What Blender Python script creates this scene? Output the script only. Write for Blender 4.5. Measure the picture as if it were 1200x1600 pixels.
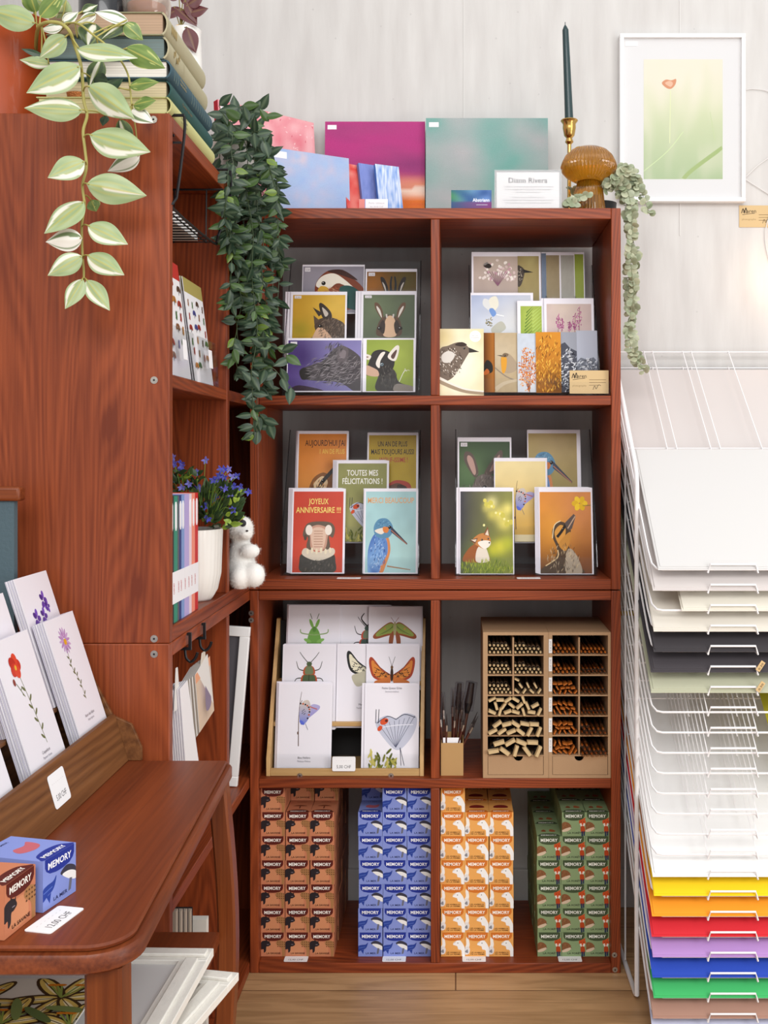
import bpy, math, random
from mathutils import Vector, Matrix, noise
for o in list(bpy.data.objects): bpy.data.objects.remove(o)
S = bpy.context.scene; COL = S.collection; PI = math.pi; rnd = random.Random(7)
# ---------------- camera, world, lights ----------------
F = 1740.0; VX = 712.0; VY = 706.0; CH = 1.016      # focal length in px, horizon point, camera height
cd = bpy.data.cameras.new('camera'); cam = bpy.data.objects.new('camera', cd); COL.objects.link(cam)
cam.location = (0, 0, CH); cam.rotation_euler = (PI/2, 0, 0)
cd.sensor_fit = 'HORIZONTAL'; cd.sensor_width = 24; cd.lens = F*24/1200
cd.shift_x = -(VX-600)/1200; cd.shift_y = -(800-VY)/1200; cd.clip_start = 0.05
S.camera = cam
S.view_settings.view_transform = 'Standard'; S.view_settings.look = 'None'
S.view_settings.exposure = 0.18; S.view_settings.gamma = 1; S.view_settings.use_curve_mapping = False
w = bpy.data.worlds.new('world'); S.world = w; w.use_nodes = True
w.node_tree.nodes['Background'].inputs[0].default_value = (0.93, 0.97, 1.0, 1)
w.node_tree.nodes['Background'].inputs[1].default_value = 0.72
def area(name, loc, target, sx, sy, power, col=(1, 1, 1)):
    l = bpy.data.lights.new(name, 'AREA'); l.shape = 'RECTANGLE'; l.size = sx; l.size_y = sy; l.energy = power; l.color = col
    o = bpy.data.objects.new(name, l); COL.objects.link(o); o.location = loc
    o.rotation_euler = (Vector(target)-Vector(loc)).to_track_quat('-Z', 'Y').to_euler(); return o
area('window_daylight', (2.3, -0.3, 1.75), (0.1, 2.2, 0.8), 1.6, 2.0, 22, (1, 0.985, 0.96))
area('shopfront_daylight', (0.1, -1.5, 2.75), (0, 2.2, 0.8), 2.6, 1.2, 62, (1, 0.99, 0.98))
area('added_rack_fill', (1.45, 0.75, 0.75), (0.75, 2.0, 0.2), 0.5, 0.7, 7, (1, 0.99, 0.97))  # added fill lamp, no window here; brightens the lower paper rack
area('ceiling_light', (0.5, 1.0, 3.0), (0.4, 1.4, 0), 1.2, 1.2, 8, (1, 0.97, 0.92))

# ---------------- helpers ----------------
def P(px, py, D): return Vector(((px-VX)/F*D, D, CH+(VY-py)/F*D))
def zz(py, D): return CH+(VY-py)/F*D
def xx(px, D): return (px-VX)/F*D
_hc = {}
def hx(c):
    if not isinstance(c, str): return c
    if c not in _hc:
        h = c.lstrip('#'); r = []
        for i in (0, 2, 4):
            v = int(h[i:i+2], 16)/255; r.append(v/12.92 if v <= .04045 else ((v+.055)/1.055)**2.4)
        _hc[c] = tuple(r)
    return _hc[c]
def mix(a, b, t):
    a = hx(a); b = hx(b); t = max(0, min(1, t)); return tuple(a[i]*(1-t)+b[i]*t for i in range(3))
def nz(x, y, z=0): return noise.noise(Vector((x, y, z)))

class MB:
    def __init__(s): s.v = []; s.f = []; s.m = []; s.c = []
    def add(s, vs, fs, m=0, c=None, cl=None):
        n = len(s.v); s.v.extend([tuple(p) for p in vs])
        for k, f in enumerate(fs):
            s.f.append(tuple(n+i for i in f)); s.m.append(m)
            if cl is not None: s.c.append([cl[i] for i in f])
            else: s.c.append(hx(c) if c is not None else (1, 1, 1))
        return s
    def box(s, x0, x1, y0, y1, z0, z1, m=0, c=None):
        vs = [(x0,y0,z0),(x1,y0,z0),(x1,y1,z0),(x0,y1,z0),(x0,y0,z1),(x1,y0,z1),(x1,y1,z1),(x0,y1,z1)]
        return s.add(vs, [(0,3,2,1),(4,5,6,7),(0,1,5,4),(1,2,6,5),(2,3,7,6),(3,0,4,7)], m, c)
    def prism(s, pts, d, m=0, c=None):      # pts: polygon of 3-D points, extruded by vector d
        d = Vector(d); n = len(pts); a = [Vector(p) for p in pts]; b = [p+d for p in a]
        return s.add(a+b, [tuple(range(n-1, -1, -1)), tuple(range(n, 2*n))]+[(i, (i+1) % n, n+(i+1) % n, n+i) for i in range(n)], m, c)
    def tube(s, pts, r, m=0, c=None, n=6, r2=None, closed=False):
        pts = [Vector(p) for p in pts]; rings = []; L = len(pts); prev = None
        for i, p in enumerate(pts):
            if closed: t = pts[(i+1) % L]-pts[i-1]
            else: t = pts[min(i+1, L-1)]-pts[max(i-1, 0)]
            if t.length < 1e-9: t = Vector((0, 0, 1))
            t.normalize()
            if prev is None: u = t.orthogonal().normalized()
            else:
                u = prev-t*prev.dot(t)
                u = u.normalized() if u.length > 1e-6 else t.orthogonal().normalized()
            prev = u; v = t.cross(u)
            rr = r if r2 is None else r+(r2-r)*i/max(1, L-1)
            rings.append([p+(u*math.cos(2*PI*k/n)+v*math.sin(2*PI*k/n))*rr for k in range(n)])
        vs = [q for g in rings for q in g]; fs = []
        for i in range(L if closed else L-1):
            j = (i+1) % L
            for k in range(n): fs.append((i*n+k, i*n+(k+1) % n, j*n+(k+1) % n, j*n+k))
        if not closed: fs += [tuple(range(n-1, -1, -1)), tuple(range((L-1)*n, L*n))]
        return s.add(vs, fs, m, c)
    def lathe(s, prof, c0=(0, 0, 0), n=32, m=0, c=None, rf=None, cap=True):
        vs = []; fs = []; L = len(prof)
        for (r, z) in prof:
            for k in range(n):
                a = 2*PI*k/n; q = r*(rf(a, z) if rf else 1)
                vs.append((c0[0]+q*math.cos(a), c0[1]+q*math.sin(a), c0[2]+z))
        for i in range(L-1):
            for k in range(n): fs.append((i*n+k, i*n+(k+1) % n, (i+1)*n+(k+1) % n, (i+1)*n+k))
        if cap:
            if prof[0][0] > 1e-6: fs.append(tuple(range(n-1, -1, -1)))
            if prof[-1][0] > 1e-6: fs.append(tuple(range((L-1)*n, L*n)))
        return s.add(vs, fs, m, c)
    def ball(s, c0, rx, ry=None, rz=None, m=0, c=None, n=16, rot=None):
        ry = ry or rx; rz = rz or rx; h = n//2; vs = []; fs = []; c0 = Vector(c0)
        for i in range(h+1):
            t = PI*i/h
            for k in range(n):
                a = 2*PI*k/n; p = Vector((rx*math.sin(t)*math.cos(a), ry*math.sin(t)*math.sin(a), rz*math.cos(t)))
                if rot: p = rot @ p
                vs.append(p+c0)
        for i in range(h):
            for k in range(n): fs.append((i*n+k, (i+1)*n+k, (i+1)*n+(k+1) % n, i*n+(k+1) % n))
        return s.add(vs, fs, m, c)
    def obj(s, name, mats, parent=None, loc=None, smooth=True, bevel=0, ang=0.7):
        me = bpy.data.meshes.new(name); me.from_pydata(s.v, [], s.f)
        if not isinstance(mats, (list, tuple)): mats = [mats]
        for q in mats: me.materials.append(q)
        me.polygons.foreach_set('material_index', s.m)
        if smooth:
            me.polygons.foreach_set('use_smooth', [True]*len(s.f)); me.set_sharp_from_angle(angle=ang)
        at = me.color_attributes.new('Col', 'FLOAT_COLOR', 'CORNER'); buf = []
        for f, c in zip(s.f, s.c):
            if c and isinstance(c[0], (tuple, list)):
                for q in c: buf.extend((q[0], q[1], q[2], 1))
            else: buf.extend((c[0], c[1], c[2], 1)*len(f))
        at.data.foreach_set('color', buf); me.update()
        o = bpy.data.objects.new(name, me); COL.objects.link(o)
        if parent: o.parent = parent
        if loc is not None: o.location = loc
        if bevel:
            b = o.modifiers.new('bevel', 'BEVEL'); b.width = bevel; b.segments = 2; b.limit_method = 'ANGLE'
        return o
def tag(o, label, cat, group=None, kind=None):
    o['label'] = label; o['category'] = cat
    if not 4 <= len(label.split()) <= 16: print('LABEL LENGTH', len(label.split()), label)
    if group: o['group'] = group
    if kind: o['kind'] = kind
    return o
def thing(name, label, cat, loc=(0, 0, 0), rz=0, group=None):
    o = bpy.data.objects.new(name, None); o.empty_display_size = .02; COL.objects.link(o)
    o.location = loc; o.rotation_euler = (0, 0, rz); return tag(o, label, cat, group)
def struct(o): o['kind'] = 'structure'; return o
def copy_tree(o, parent=None):
    c = o.copy(); COL.objects.link(c)
    if parent: c.parent = parent
    for ch in list(o.children): copy_tree(ch, c)
    return c

# ---------------- materials ----------------
def newmat(name):
    m = bpy.data.materials.new(name); m.use_nodes = True; nt = m.node_tree; return m, nt, nt.nodes['Principled BSDF']
def plain(name, col, rough=.5, metal=0, coat=0, trans=0, ior=1.45, bump=0, bscale=200, sheen=0, alpha=1):
    m, nt, b = newmat(name); b.inputs['Base Color'].default_value = (*hx(col), 1); b.inputs['Roughness'].default_value = rough
    b.inputs['Metallic'].default_value = metal; b.inputs['Coat Weight'].default_value = coat
    b.inputs['Transmission Weight'].default_value = trans; b.inputs['IOR'].default_value = ior
    if sheen: b.inputs['Sheen Weight'].default_value = sheen
    if bump:
        n = nt.nodes.new('ShaderNodeTexNoise'); n.inputs['Scale'].default_value = bscale; n.inputs['Detail'].default_value = 4
        tc = nt.nodes.new('ShaderNodeTexCoord'); nt.links.new(tc.outputs['Object'], n.inputs['Vector'])
        bp = nt.nodes.new('ShaderNodeBump'); bp.inputs['Strength'].default_value = bump; bp.inputs['Distance'].default_value = .002
        nt.links.new(n.outputs['Fac'], bp.inputs['Height']); nt.links.new(bp.outputs[0], b.inputs['Normal'])
    return m
def colmat(name, rough=.5, coat=0, bump=0, bscale=300, sub=0):
    m = plain(name, '#ffffff', rough, 0, coat, bump=bump, bscale=bscale); nt = m.node_tree
    a = nt.nodes.new('ShaderNodeAttribute'); a.attribute_name = 'Col'
    nt.links.new(a.outputs['Color'], nt.nodes['Principled BSDF'].inputs['Base Color'])
    if sub:
        b = nt.nodes['Principled BSDF']; tr = nt.nodes.new('ShaderNodeBsdfTranslucent'); mx = nt.nodes.new('ShaderNodeMixShader')
        nt.links.new(a.outputs['Color'], tr.inputs['Color']); mx.inputs[0].default_value = sub
        nt.links.new(b.outputs[0], mx.inputs[1]); nt.links.new(tr.outputs[0], mx.inputs[2])
        nt.links.new(mx.outputs[0], nt.nodes['Material Output'].inputs['Surface'])
    return m
def clear(name, tint, ior=1.45, rough=.03):
    m, nt, b = newmat(name); nt.nodes.remove(b)
    t = nt.nodes.new('ShaderNodeBsdfTransparent'); t.inputs[0].default_value = (*tint, 1)
    g = nt.nodes.new('ShaderNodeBsdfGlossy'); g.inputs['Roughness'].default_value = rough
    lw = nt.nodes.new('ShaderNodeLayerWeight'); lw.inputs['Blend'].default_value = .5
    pw = nt.nodes.new('ShaderNodeMath'); pw.operation = 'POWER'; pw.inputs[1].default_value = 5; nt.links.new(lw.outputs['Facing'], pw.inputs[0])
    f0 = ((ior-1)/(ior+1))**2; fr = nt.nodes.new('ShaderNodeMath'); fr.operation = 'MULTIPLY_ADD'; fr.inputs[1].default_value = min(1, (1-f0)*ior*ior/2.1); fr.inputs[2].default_value = f0; nt.links.new(pw.outputs[0], fr.inputs[0])
    mx = nt.nodes.new('ShaderNodeMixShader'); nt.links.new(fr.outputs[0], mx.inputs[0])
    nt.links.new(t.outputs[0], mx.inputs[1]); nt.links.new(g.outputs[0], mx.inputs[2])
    nt.links.new(mx.outputs[0], nt.nodes['Material Output'].inputs['Surface']); return m
def wood(name, axis, cols, rough=.45, coat=.06, knots=(), ring=170, sc=4.5, contrast=.5):
    m, nt, b = newmat(name); N = nt.nodes; L = nt.links
    tc = N.new('ShaderNodeTexCoord'); oi = N.new('ShaderNodeObjectInfo')
    def math_(op, a, bb=None):
        n = N.new('ShaderNodeMath'); n.operation = op
        for i, q in enumerate((a, bb)):
            if q is None: continue
            if isinstance(q, (int, float)): n.inputs[i].default_value = q
            else: L.new(q, n.inputs[i])
        return n.outputs[0]
    def vm(op, a, bb, s=None):
        n = N.new('ShaderNodeVectorMath'); n.operation = op
        for i, q in enumerate((a, bb)):
            if isinstance(q, tuple): n.inputs[i].default_value = q
            elif q is not None: L.new(q, n.inputs[i])
        if s is not None: n.inputs['Scale'].default_value = s
        return n
    vec = tc.outputs['Object']; kd = None
    for (k, r) in knots:                       # grain swerves round the knots
        d = vm('SUBTRACT', vec, tuple(k)); st = vm('MULTIPLY', d.outputs[0], (1, 1, .45))
        ln = vm('LENGTH', st.outputs[0], None); e = math_('POWER', math_('DIVIDE', r, math_('ADD', ln.outputs['Value'], r)), 3)
        e2 = math_('MULTIPLY', e, .55)
        cx = N.new('ShaderNodeVectorMath'); cx.operation = 'SCALE'; L.new(d.outputs[0], cx.inputs[0]); L.new(e2, cx.inputs['Scale'])
        vec = vm('SUBTRACT', vec, cx.outputs[0]).outputs[0]
        kk = math_('GREATER_THAN', e, 0); kv = math_('POWER', e, 1.6); kd = kv if kd is None else math_('MAXIMUM', kd, kv)
    off = vm('SCALE', None, None, 1); cmb = N.new('ShaderNodeCombineXYZ')
    for i in range(3): L.new(math_('MULTIPLY', oi.outputs['Random'], 3.1+i*2.3), cmb.inputs[i])
    vec = vm('ADD', vec, cmb.outputs[0]).outputs[0]; N.remove(off)
    def stretched(along, across):
        s = [across]*3; s[axis] = along; return vm('MULTIPLY', vec, tuple(s)).outputs[0]
    n1 = N.new('ShaderNodeTexNoise'); n1.inputs['Scale'].default_value = 1; n1.inputs['Detail'].default_value = 2; n1.inputs['Distortion'].default_value = .3
    L.new(stretched(.32, sc), n1.inputs['Vector'])
    rings = math_('ADD', math_('MULTIPLY', math_('SINE', math_('MULTIPLY', n1.outputs[0], ring*6.283/2)), .5), .5)
    n2 = N.new('ShaderNodeTexNoise'); n2.inputs['Scale'].default_value = 1; n2.inputs['Detail'].default_value = 5; L.new(stretched(6, 260), n2.inputs['Vector'])
    n3 = N.new('ShaderNodeTexNoise'); n3.inputs['Scale'].default_value = 1; n3.inputs['Detail'].default_value = 3; L.new(stretched(1.6, 6), n3.inputs['Vector'])
    v = math_('ADD', math_('MULTIPLY', rings, .34*contrast), math_('ADD', math_('MULTIPLY', n2.outputs[0], .45), math_('MULTIPLY', n3.outputs[0], .5)))
    v = math_('SUBTRACT', v, .17+.17*contrast)
    if kd is not None: v = math_('SUBTRACT', v, math_('MULTIPLY', kd, .55))
    cr = N.new('ShaderNodeValToRGB'); L.new(v, cr.inputs[0]); e = cr.color_ramp.elements
    e[0].position = .08; e[0].color = (*hx(cols[0]), 1); e[1].position = .85; e[1].color = (*hx(cols[2]), 1)
    q = cr.color_ramp.elements.new(.45); q.color = (*hx(cols[1]), 1)
    L.new(cr.outputs[0], b.inputs['Base Color']); b.inputs['Roughness'].default_value = rough; b.inputs['Coat Weight'].default_value = coat; b.inputs['Coat Roughness'].default_value = .25; b.inputs['Specular IOR Level'].default_value = .3
    bp = N.new('ShaderNodeBump'); bp.inputs['Strength'].default_value = .25; bp.inputs['Distance'].default_value = .0008
    L.new(n2.outputs[0], bp.inputs['Height']); L.new(bp.outputs[0], b.inputs['Normal']); return m
RED = ('#5c230f', '#974521', '#b86530')
WX = wood('stained_pine_x', 0, RED); WY = wood('stained_pine_y', 1, RED); WZ = wood('stained_pine_z', 2, RED)
TB = ('#552310', '#7d3b1b', '#965026')
TY = wood('table_mahogany_y', 1, TB, rough=.42, coat=.06, ring=30, contrast=.3); TX = wood('table_mahogany_x', 0, ('#55230f', '#85421f', '#a35a30'), rough=.4, ring=30, contrast=.35)
TYE = wood('table_edge', 1, ('#55230f', '#86421f', '#a05528'), rough=.4, ring=30, contrast=.35)
TZ = wood('table_leg_wood', 2, ('#5a270f', '#8a4720', '#a05a2a'), rough=.35, ring=30, contrast=.3)
WAL = wood('walnut', 1, ('#4c2a14', '#7c4f2c', '#966640'), rough=.5, coat=0, ring=60, contrast=.5)
BAM = wood('bamboo', 2, ('#b8905a', '#cfa873', '#ddbb8a'), rough=.5, coat=.1, ring=40, contrast=.25); BAMX = wood('bamboo_x', 0, ('#b8905a', '#cfa873', '#ddbb8a'), rough=.5, coat=.1, ring=40, contrast=.25)
MDF = plain('mdf', '#b08d6a', .8, bump=.15, bscale=600); KRAFT = plain('kraft_card', '#b8915f', .8, bump=.1, bscale=500)
PRINT = colmat('printed_paper', .6); PRINT.node_tree.nodes['Principled BSDF'].inputs['Specular IOR Level'].default_value = .22; GLOSS = colmat('glossy_print', .3, coat=.2); CANV = colmat('painted_canvas', .7, bump=.5, bscale=900)
LEAF = colmat('leaf', .38, sub=.12); FLOWER = colmat('petals', .6, sub=.2)
WHITE = plain('white_paper', '#f2f0f3', .6); PWHITE = plain('white_plastic', '#f4f2f1', .35, coat=.2); CERAM = plain('white_ceramic', '#eeebe5', .35, coat=.3)
WIREW = plain('white_wire', '#f0edee', .3, coat=.3); BLACK = plain('black_metal', '#131316', .4); DARK = plain('dark_void_card', '#1a1a1c', .7)
STEEL = plain('steel', '#b9b3ab', .3, 1); BRASS = plain('brass', '#c9a05a', .2, 1); GOLD = plain('gold_ring', '#d9a441', .2, 1)
ACR = clear('clear_acrylic', (.985, .988, .99), 1.22); SLEEVE = clear('cellophane', (.997, .997, .997), 1.10, .15); FILM = clear('thin_film', (.97, .97, .98), 1.06, .1); EDGE = clear('acrylic_edge', (.55, .55, .58), 1.5)
# ---------------- printed artwork: coloured shapes in thin layers ----------------
_tc = {}
def text_geo(s, bold=0):
    if (s, bold) in _tc: return _tc[(s, bold)]
    cu = bpy.data.curves.new('t', 'FONT'); cu.body = s; cu.size = 1; cu.offset = bold; cu.resolution_u = 2
    o = bpy.data.objects.new('t', cu); COL.objects.link(o); bpy.context.view_layer.update()
    me = o.evaluated_get(bpy.context.evaluated_depsgraph_get()).to_mesh()
    vs = [(v.co.x, v.co.y) for v in me.vertices]; fs = [tuple(p.vertices) for p in me.polygons]
    bpy.data.objects.remove(o); bpy.data.curves.remove(cu)
    x0 = min([v[0] for v in vs] or [0]); x1 = max([v[0] for v in vs] or [1]); _tc[(s, bold)] = (vs, fs, x0, x1); return _tc[(s, bold)]
def smooth_closed(p, k=5):
    n = len(p); out = []
    for i in range(n):
        a, b, c, d = p[i-1], p[i], p[(i+1) % n], p[(i+2) % n]
        for j in range(k):
            t = j/k; out.append(tuple(.5*(2*b[q]+(c[q]-a[q])*t+(2*a[q]-5*b[q]+4*c[q]-d[q])*t*t+(3*b[q]-a[q]-3*c[q]+d[q])*t**3) for q in range(len(b))))
    return out
def smooth_open(p, k=5):
    n = len(p); out = []
    for i in range(n-1):
        a, b, c, d = p[max(i-1, 0)], p[i], p[i+1], p[min(i+2, n-1)]
        for j in range(k):
            t = j/k; out.append(tuple(.5*(2*b[q]+(c[q]-a[q])*t+(2*a[q]-5*b[q]+4*c[q]-d[q])*t*t+(3*b[q]-a[q]-3*c[q]+d[q])*t**3) for q in range(len(b))))
    out.append(tuple(p[-1])); return out
class Art:
    def __init__(s, H=1.4, clip=True, y0=0): s.H = H; s.y0 = y0; s.sh = []; s.r = random.Random(3); s.clip = clip
    def raw(s, vs, fs, col):
        if s.clip: vs = [(min(1, max(0, x)), min(s.H, max(s.y0, y))) for x, y in vs]
        if callable(col): cl = [hx(col(x, y)) for x, y in vs]
        else: cl = [hx(col)]*len(vs)
        s.sh.append((vs, fs, cl)); return s
    def bg(s, fn, nx=14, ny=18, r=None):
        x0, y0, x1, y1 = r or (0, s.y0, 1, s.H)
        if not callable(fn): nx = ny = 1
        vs = [(x0+(x1-x0)*i/nx, y0+(y1-y0)*j/ny) for j in range(ny+1) for i in range(nx+1)]
        fs = [(j*(nx+1)+i, j*(nx+1)+i+1, (j+1)*(nx+1)+i+1, (j+1)*(nx+1)+i) for j in range(ny) for i in range(nx)]
        return s.raw(vs, fs, fn)
    def poly(s, p, c): return s.raw(list(p), [tuple(range(len(p)))], c)
    def blob(s, p, c, k=5): return s.poly(smooth_closed(p, k), c)
    def ell(s, x, y, rx, ry=None, c='#000000', rot=0, n=18):
        ry = ry or rx; a = math.radians(rot); ca, sa = math.cos(a), math.sin(a)
        return s.poly([(x+rx*math.cos(t)*ca-ry*math.sin(t)*sa, y+rx*math.cos(t)*sa+ry*math.sin(t)*ca) for t in [2*PI*i/n for i in range(n)]], c)
    def line(s, p, w, c, w2=None, sm=True):
        if sm and len(p) > 2: p = smooth_open(p, 4)
        L = len(p); vs = []
        for i, q in enumerate(p):
            a = p[max(i-1, 0)]; b = p[min(i+1, L-1)]; dx, dy = b[0]-a[0], b[1]-a[1]; l = math.hypot(dx, dy) or 1
            ww = (w if w2 is None else w+(w2-w)*i/(L-1))/2; vs += [(q[0]-dy/l*ww, q[1]+dx/l*ww), (q[0]+dy/l*ww, q[1]-dx/l*ww)]
        return s.raw(vs, [(2*i, 2*i+1, 2*i+3, 2*i+2) for i in range(L-1)], c)
    def fur(s, n, region, ln, w, cols, ang=0, spread=30):     # many short strokes in one layer
        x0, y0, rx, ry = region; vs = []; fs = []; cl = []
        for i in range(n):
            a = s.r.uniform(0, 2*PI); q = math.sqrt(s.r.random()); x = x0+rx*q*math.cos(a); y = y0+ry*q*math.sin(a)
            t = math.radians(ang+s.r.uniform(-spread, spread)); dx, dy = math.cos(t)*ln/2, math.sin(t)*ln/2; ex, ey = -math.sin(t)*w/2, math.cos(t)*w/2
            k = len(vs); vs += [(x-dx, y-dy), (x+ex, y+ey), (x+dx, y+dy), (x-ex, y-ey)]; fs.append((k, k+1, k+2, k+3)); cl += [hx(s.r.choice(cols))]*4
        if s.clip: vs = [(min(1, max(0, x)), min(s.H, max(s.y0, y))) for x, y in vs]
        s.sh.append((vs, fs, cl)); return s
    def text(s, t, x, y, size, c, bold=.02, align='c', wid=None, rot=0):
        vs, fs, a, b = text_geo(t, bold); sx = size if wid is None else wid/max(b-a, 1e-6)
        ox = {'c': (a+b)/2, 'l': a, 'r': b}[align]; ca, sa = math.cos(math.radians(rot)), math.sin(math.radians(rot)); o = []
        for q in vs:
            ux, uy = (q[0]-ox)*sx, q[1]*size; o.append((x+ux*ca-uy*sa, y+ux*sa+uy*ca))
        return s.raw(o, fs, c)
    def emit(s, mb, o, U, V, N, m=0, step=2.2e-5, base=6e-5):
        o = Vector(o); U = Vector(U); V = Vector(V); N = Vector(N).normalized()
        for i, (vs, fs, cl) in enumerate(s.sh):
            d = N*(base+step*i); mb.add([o+U*x+V*y+d for x, y in vs], fs, m, cl=cl)

# ---- motifs ----
def eye(a, x, y, r, iris='#2a1a10'):
    a.ell(x, y, r, r, '#0b0908'); a.ell(x, y, r*.8, r*.8, iris); a.ell(x, y, r*.5, r*.5, '#050505'); a.ell(x-r*.25, y+r*.3, r*.2, r*.2, '#ffffff')
def butterfly_side(a, x, y, s, up='#b9b3d8', low='#8d86c9', spots='#c65a2a', base='#6f7fd0', stem=True):
    if stem:
        a.line([(x-.05*s, y-1.5*s), (x-.07*s, y-.4*s), (x-.03*s, y+.4*s), (x+.06*s, y+1.0*s)], .05*s, '#5c4438', .02*s)
        a.line([(x-.04*s, y+.4*s), (x+.1*s, y+.6*s)], .03*s, '#6a5044'); a.ell(x-.1*s, y-.9*s, .04*s, .07*s, '#6a5044')
    a.blob([(x+.1*s, y-.45*s), (x+.5*s, y-.2*s), (x+1.05*s, y+.2*s), (x+1.0*s, y+.38*s), (x+.55*s, y+.35*s)], lambda u, v: mix(low, up, (v-y)/s+.4))
    a.blob([(x+.05*s, y-.5*s), (x+.4*s, y-.35*s), (x+.6*s, y+.15*s), (x+.45*s, y+.6*s), (x+.1*s, y+.5*s), (x-.05*s, y+.1*s)], lambda u, v: mix(base, '#cfc3b8', (v-y)/s+.5))
    for i in range(9):
        t = i/8; a.ell(x+.02*s+.5*s*math.sin(t*2.2), y+.45*s-.75*s*t*t*.9, .05*s, .04*s, spots if i % 2 else '#2c2630')
    for i in range(6): a.ell(x+.55*s+.07*s*i, y+.3*s-.02*s*i, .03*s, .03*s, spots)
    for i in range(8): a.ell(x+.12*s+.05*s*(i % 4), y+.1*s-.14*s*(i//4)+.04*s*(i % 3), .022*s, .022*s, '#2c2630')
    a.ell(x+.12*s, y-.42*s, .16*s, .07*s, '#5a6bd0', -35); a.line([(x+.3*s, y-.45*s), (x+.45*s, y-.75*s)], .02*s, '#55607a')
def butterfly_open(a, x, y, s, c1='#d9853a', c2='#a8432a', dark='#3a2418'):
    for sg in (-1, 1):
        X = lambda q: x+sg*q*s
        a.blob([(X(.05), y-.05*s), (X(.5), y+.25*s), (X(.95), y+.72*s), (X(1.1), y+.55*s), (X(.95), y-.05*s), (X(.55), y-.25*s)], c2)
        a.blob([(X(.08), y-.05*s), (X(.5), y+.18*s), (X(.9), y+.58*s), (X(.98), y+.45*s), (X(.85), y+.0*s), (X(.5), y-.18*s)], c1)
        a.blob([(X(.05), y-.1*s), (X(.55), y-.2*s), (X(.85), y-.35*s), (X(.6), y-.75*s), (X(.2), y-.6*s)], mix(c1, c2, .4))
        for i in range(16):
            q = .25+.6*((i*37) % 16)/16; h = (-.1+.45*q*((i*7) % 5)/4); a.ell(X(q), y+h*s, .035*s, .022*s, dark, 30*sg)
        for i in range(4): a.line([(X(.1), y-.02*s), (X(.85), y+(.5-.2*i)*s)], .012*s, dark)
    a.ell(x, y, .07*s, .3*s, dark); a.ell(x, y+.3*s, .06*s, .07*s, '#6a4a2a')
    for sg in (-1, 1): a.line([(x, y+.35*s), (x+sg*.15*s, y+.75*s)], .015*s, dark)
def moth(a, x, y, s, c1='#9aa95a', c2='#9a5636'):
    for sg in (-1, 1):
        X = lambda q: x+sg*q*s
        a.blob([(X(.05), y+.3*s), (X(.35), y+.35*s), (X(1.05), y-.15*s), (X(1.0), y-.35*s), (X(.5), y-.25*s), (X(.08), y-.1*s)], c2)
        a.blob([(X(.05), y+.27*s), (X(.35), y+.3*s), (X(.92), y-.1*s), (X(.88), y-.24*s), (X(.45), y-.14*s), (X(.08), y-.05*s)], c1)
        a.blob([(X(.03), y-.0*s), (X(.25), y-.2*s), (X(.3), y-.6*s), (X(.22), y-1.3*s), (X(.12), y-.7*s)], c2)
        for i in range(6): a.line([(X(.1), y+.25*s-.02*i*s), (X(.3+.11*i), y-.2*s+.03*s*(5-i))], .012*s, '#5e6a34')
        a.line([(x, y+.35*s), (X(.2), y+.6*s)], .02*s, '#8a4a44'); a.ell(X(.5), y+.1*s, .05*s, .04*s, '#c98a4a')
    a.ell(x, y+.1*s, .08*s, .3*s, '#a8a070')
def beetle(a, x, y, s, body='#4f5e3e', rim='#b5502e', legs='#2f2f24'):
    for sg in (-1, 1):
        a.line([(x+sg*.3*s, y+.3*s), (x+sg*.65*s, y+.4*s), (x+sg*.8*s, y+.8*s)], .06*s, legs, .03*s)
        a.line([(x+sg*.35*s, y-.1*s), (x+sg*.8*s, y-.15*s), (x+sg*.95*s, y-.6*s)], .06*s, legs, .03*s)
        a.line([(x+sg*.1*s, y+.75*s), (x+sg*.4*s, y+1.05*s), (x+sg*.6*s, y+1.3*s)], .04*s, legs, .03*s)
    a.blob([(x, y+.15*s), (x+.45*s, y+.0*s), (x+.5*s, y-.6*s), (x+.35*s, y-1.1*s), (x, y-1.3*s), (x-.35*s, y-1.1*s), (x-.5*s, y-.6*s), (x-.45*s, y)], rim)
    a.blob([(x, y+.12*s), (x+.36*s, y), (x+.4*s, y-.6*s), (x+.27*s, y-1.0*s), (x, y-1.2*s), (x-.27*s, y-1.0*s), (x-.4*s, y-.6*s), (x-.36*s, y)], body)
    a.blob([(x, y+.6*s), (x+.3*s, y+.45*s), (x+.36*s, y+.12*s), (x, y+.08*s), (x-.36*s, y+.12*s), (x-.3*s, y+.45*s)], rim)
    a.blob([(x, y+.6*s), (x+.22*s, y+.45*s), (x+.25*s, y+.14*s), (x, y+.1*s), (x-.25*s, y+.14*s), (x-.22*s, y+.45*s)], mix(body, '#9aa37a', .35))
    a.ell(x, y+.66*s, .17*s, .13*s, body); a.line([(x, y+.1*s), (x, y-1.15*s)], .03*s, '#1e1c16')
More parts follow.
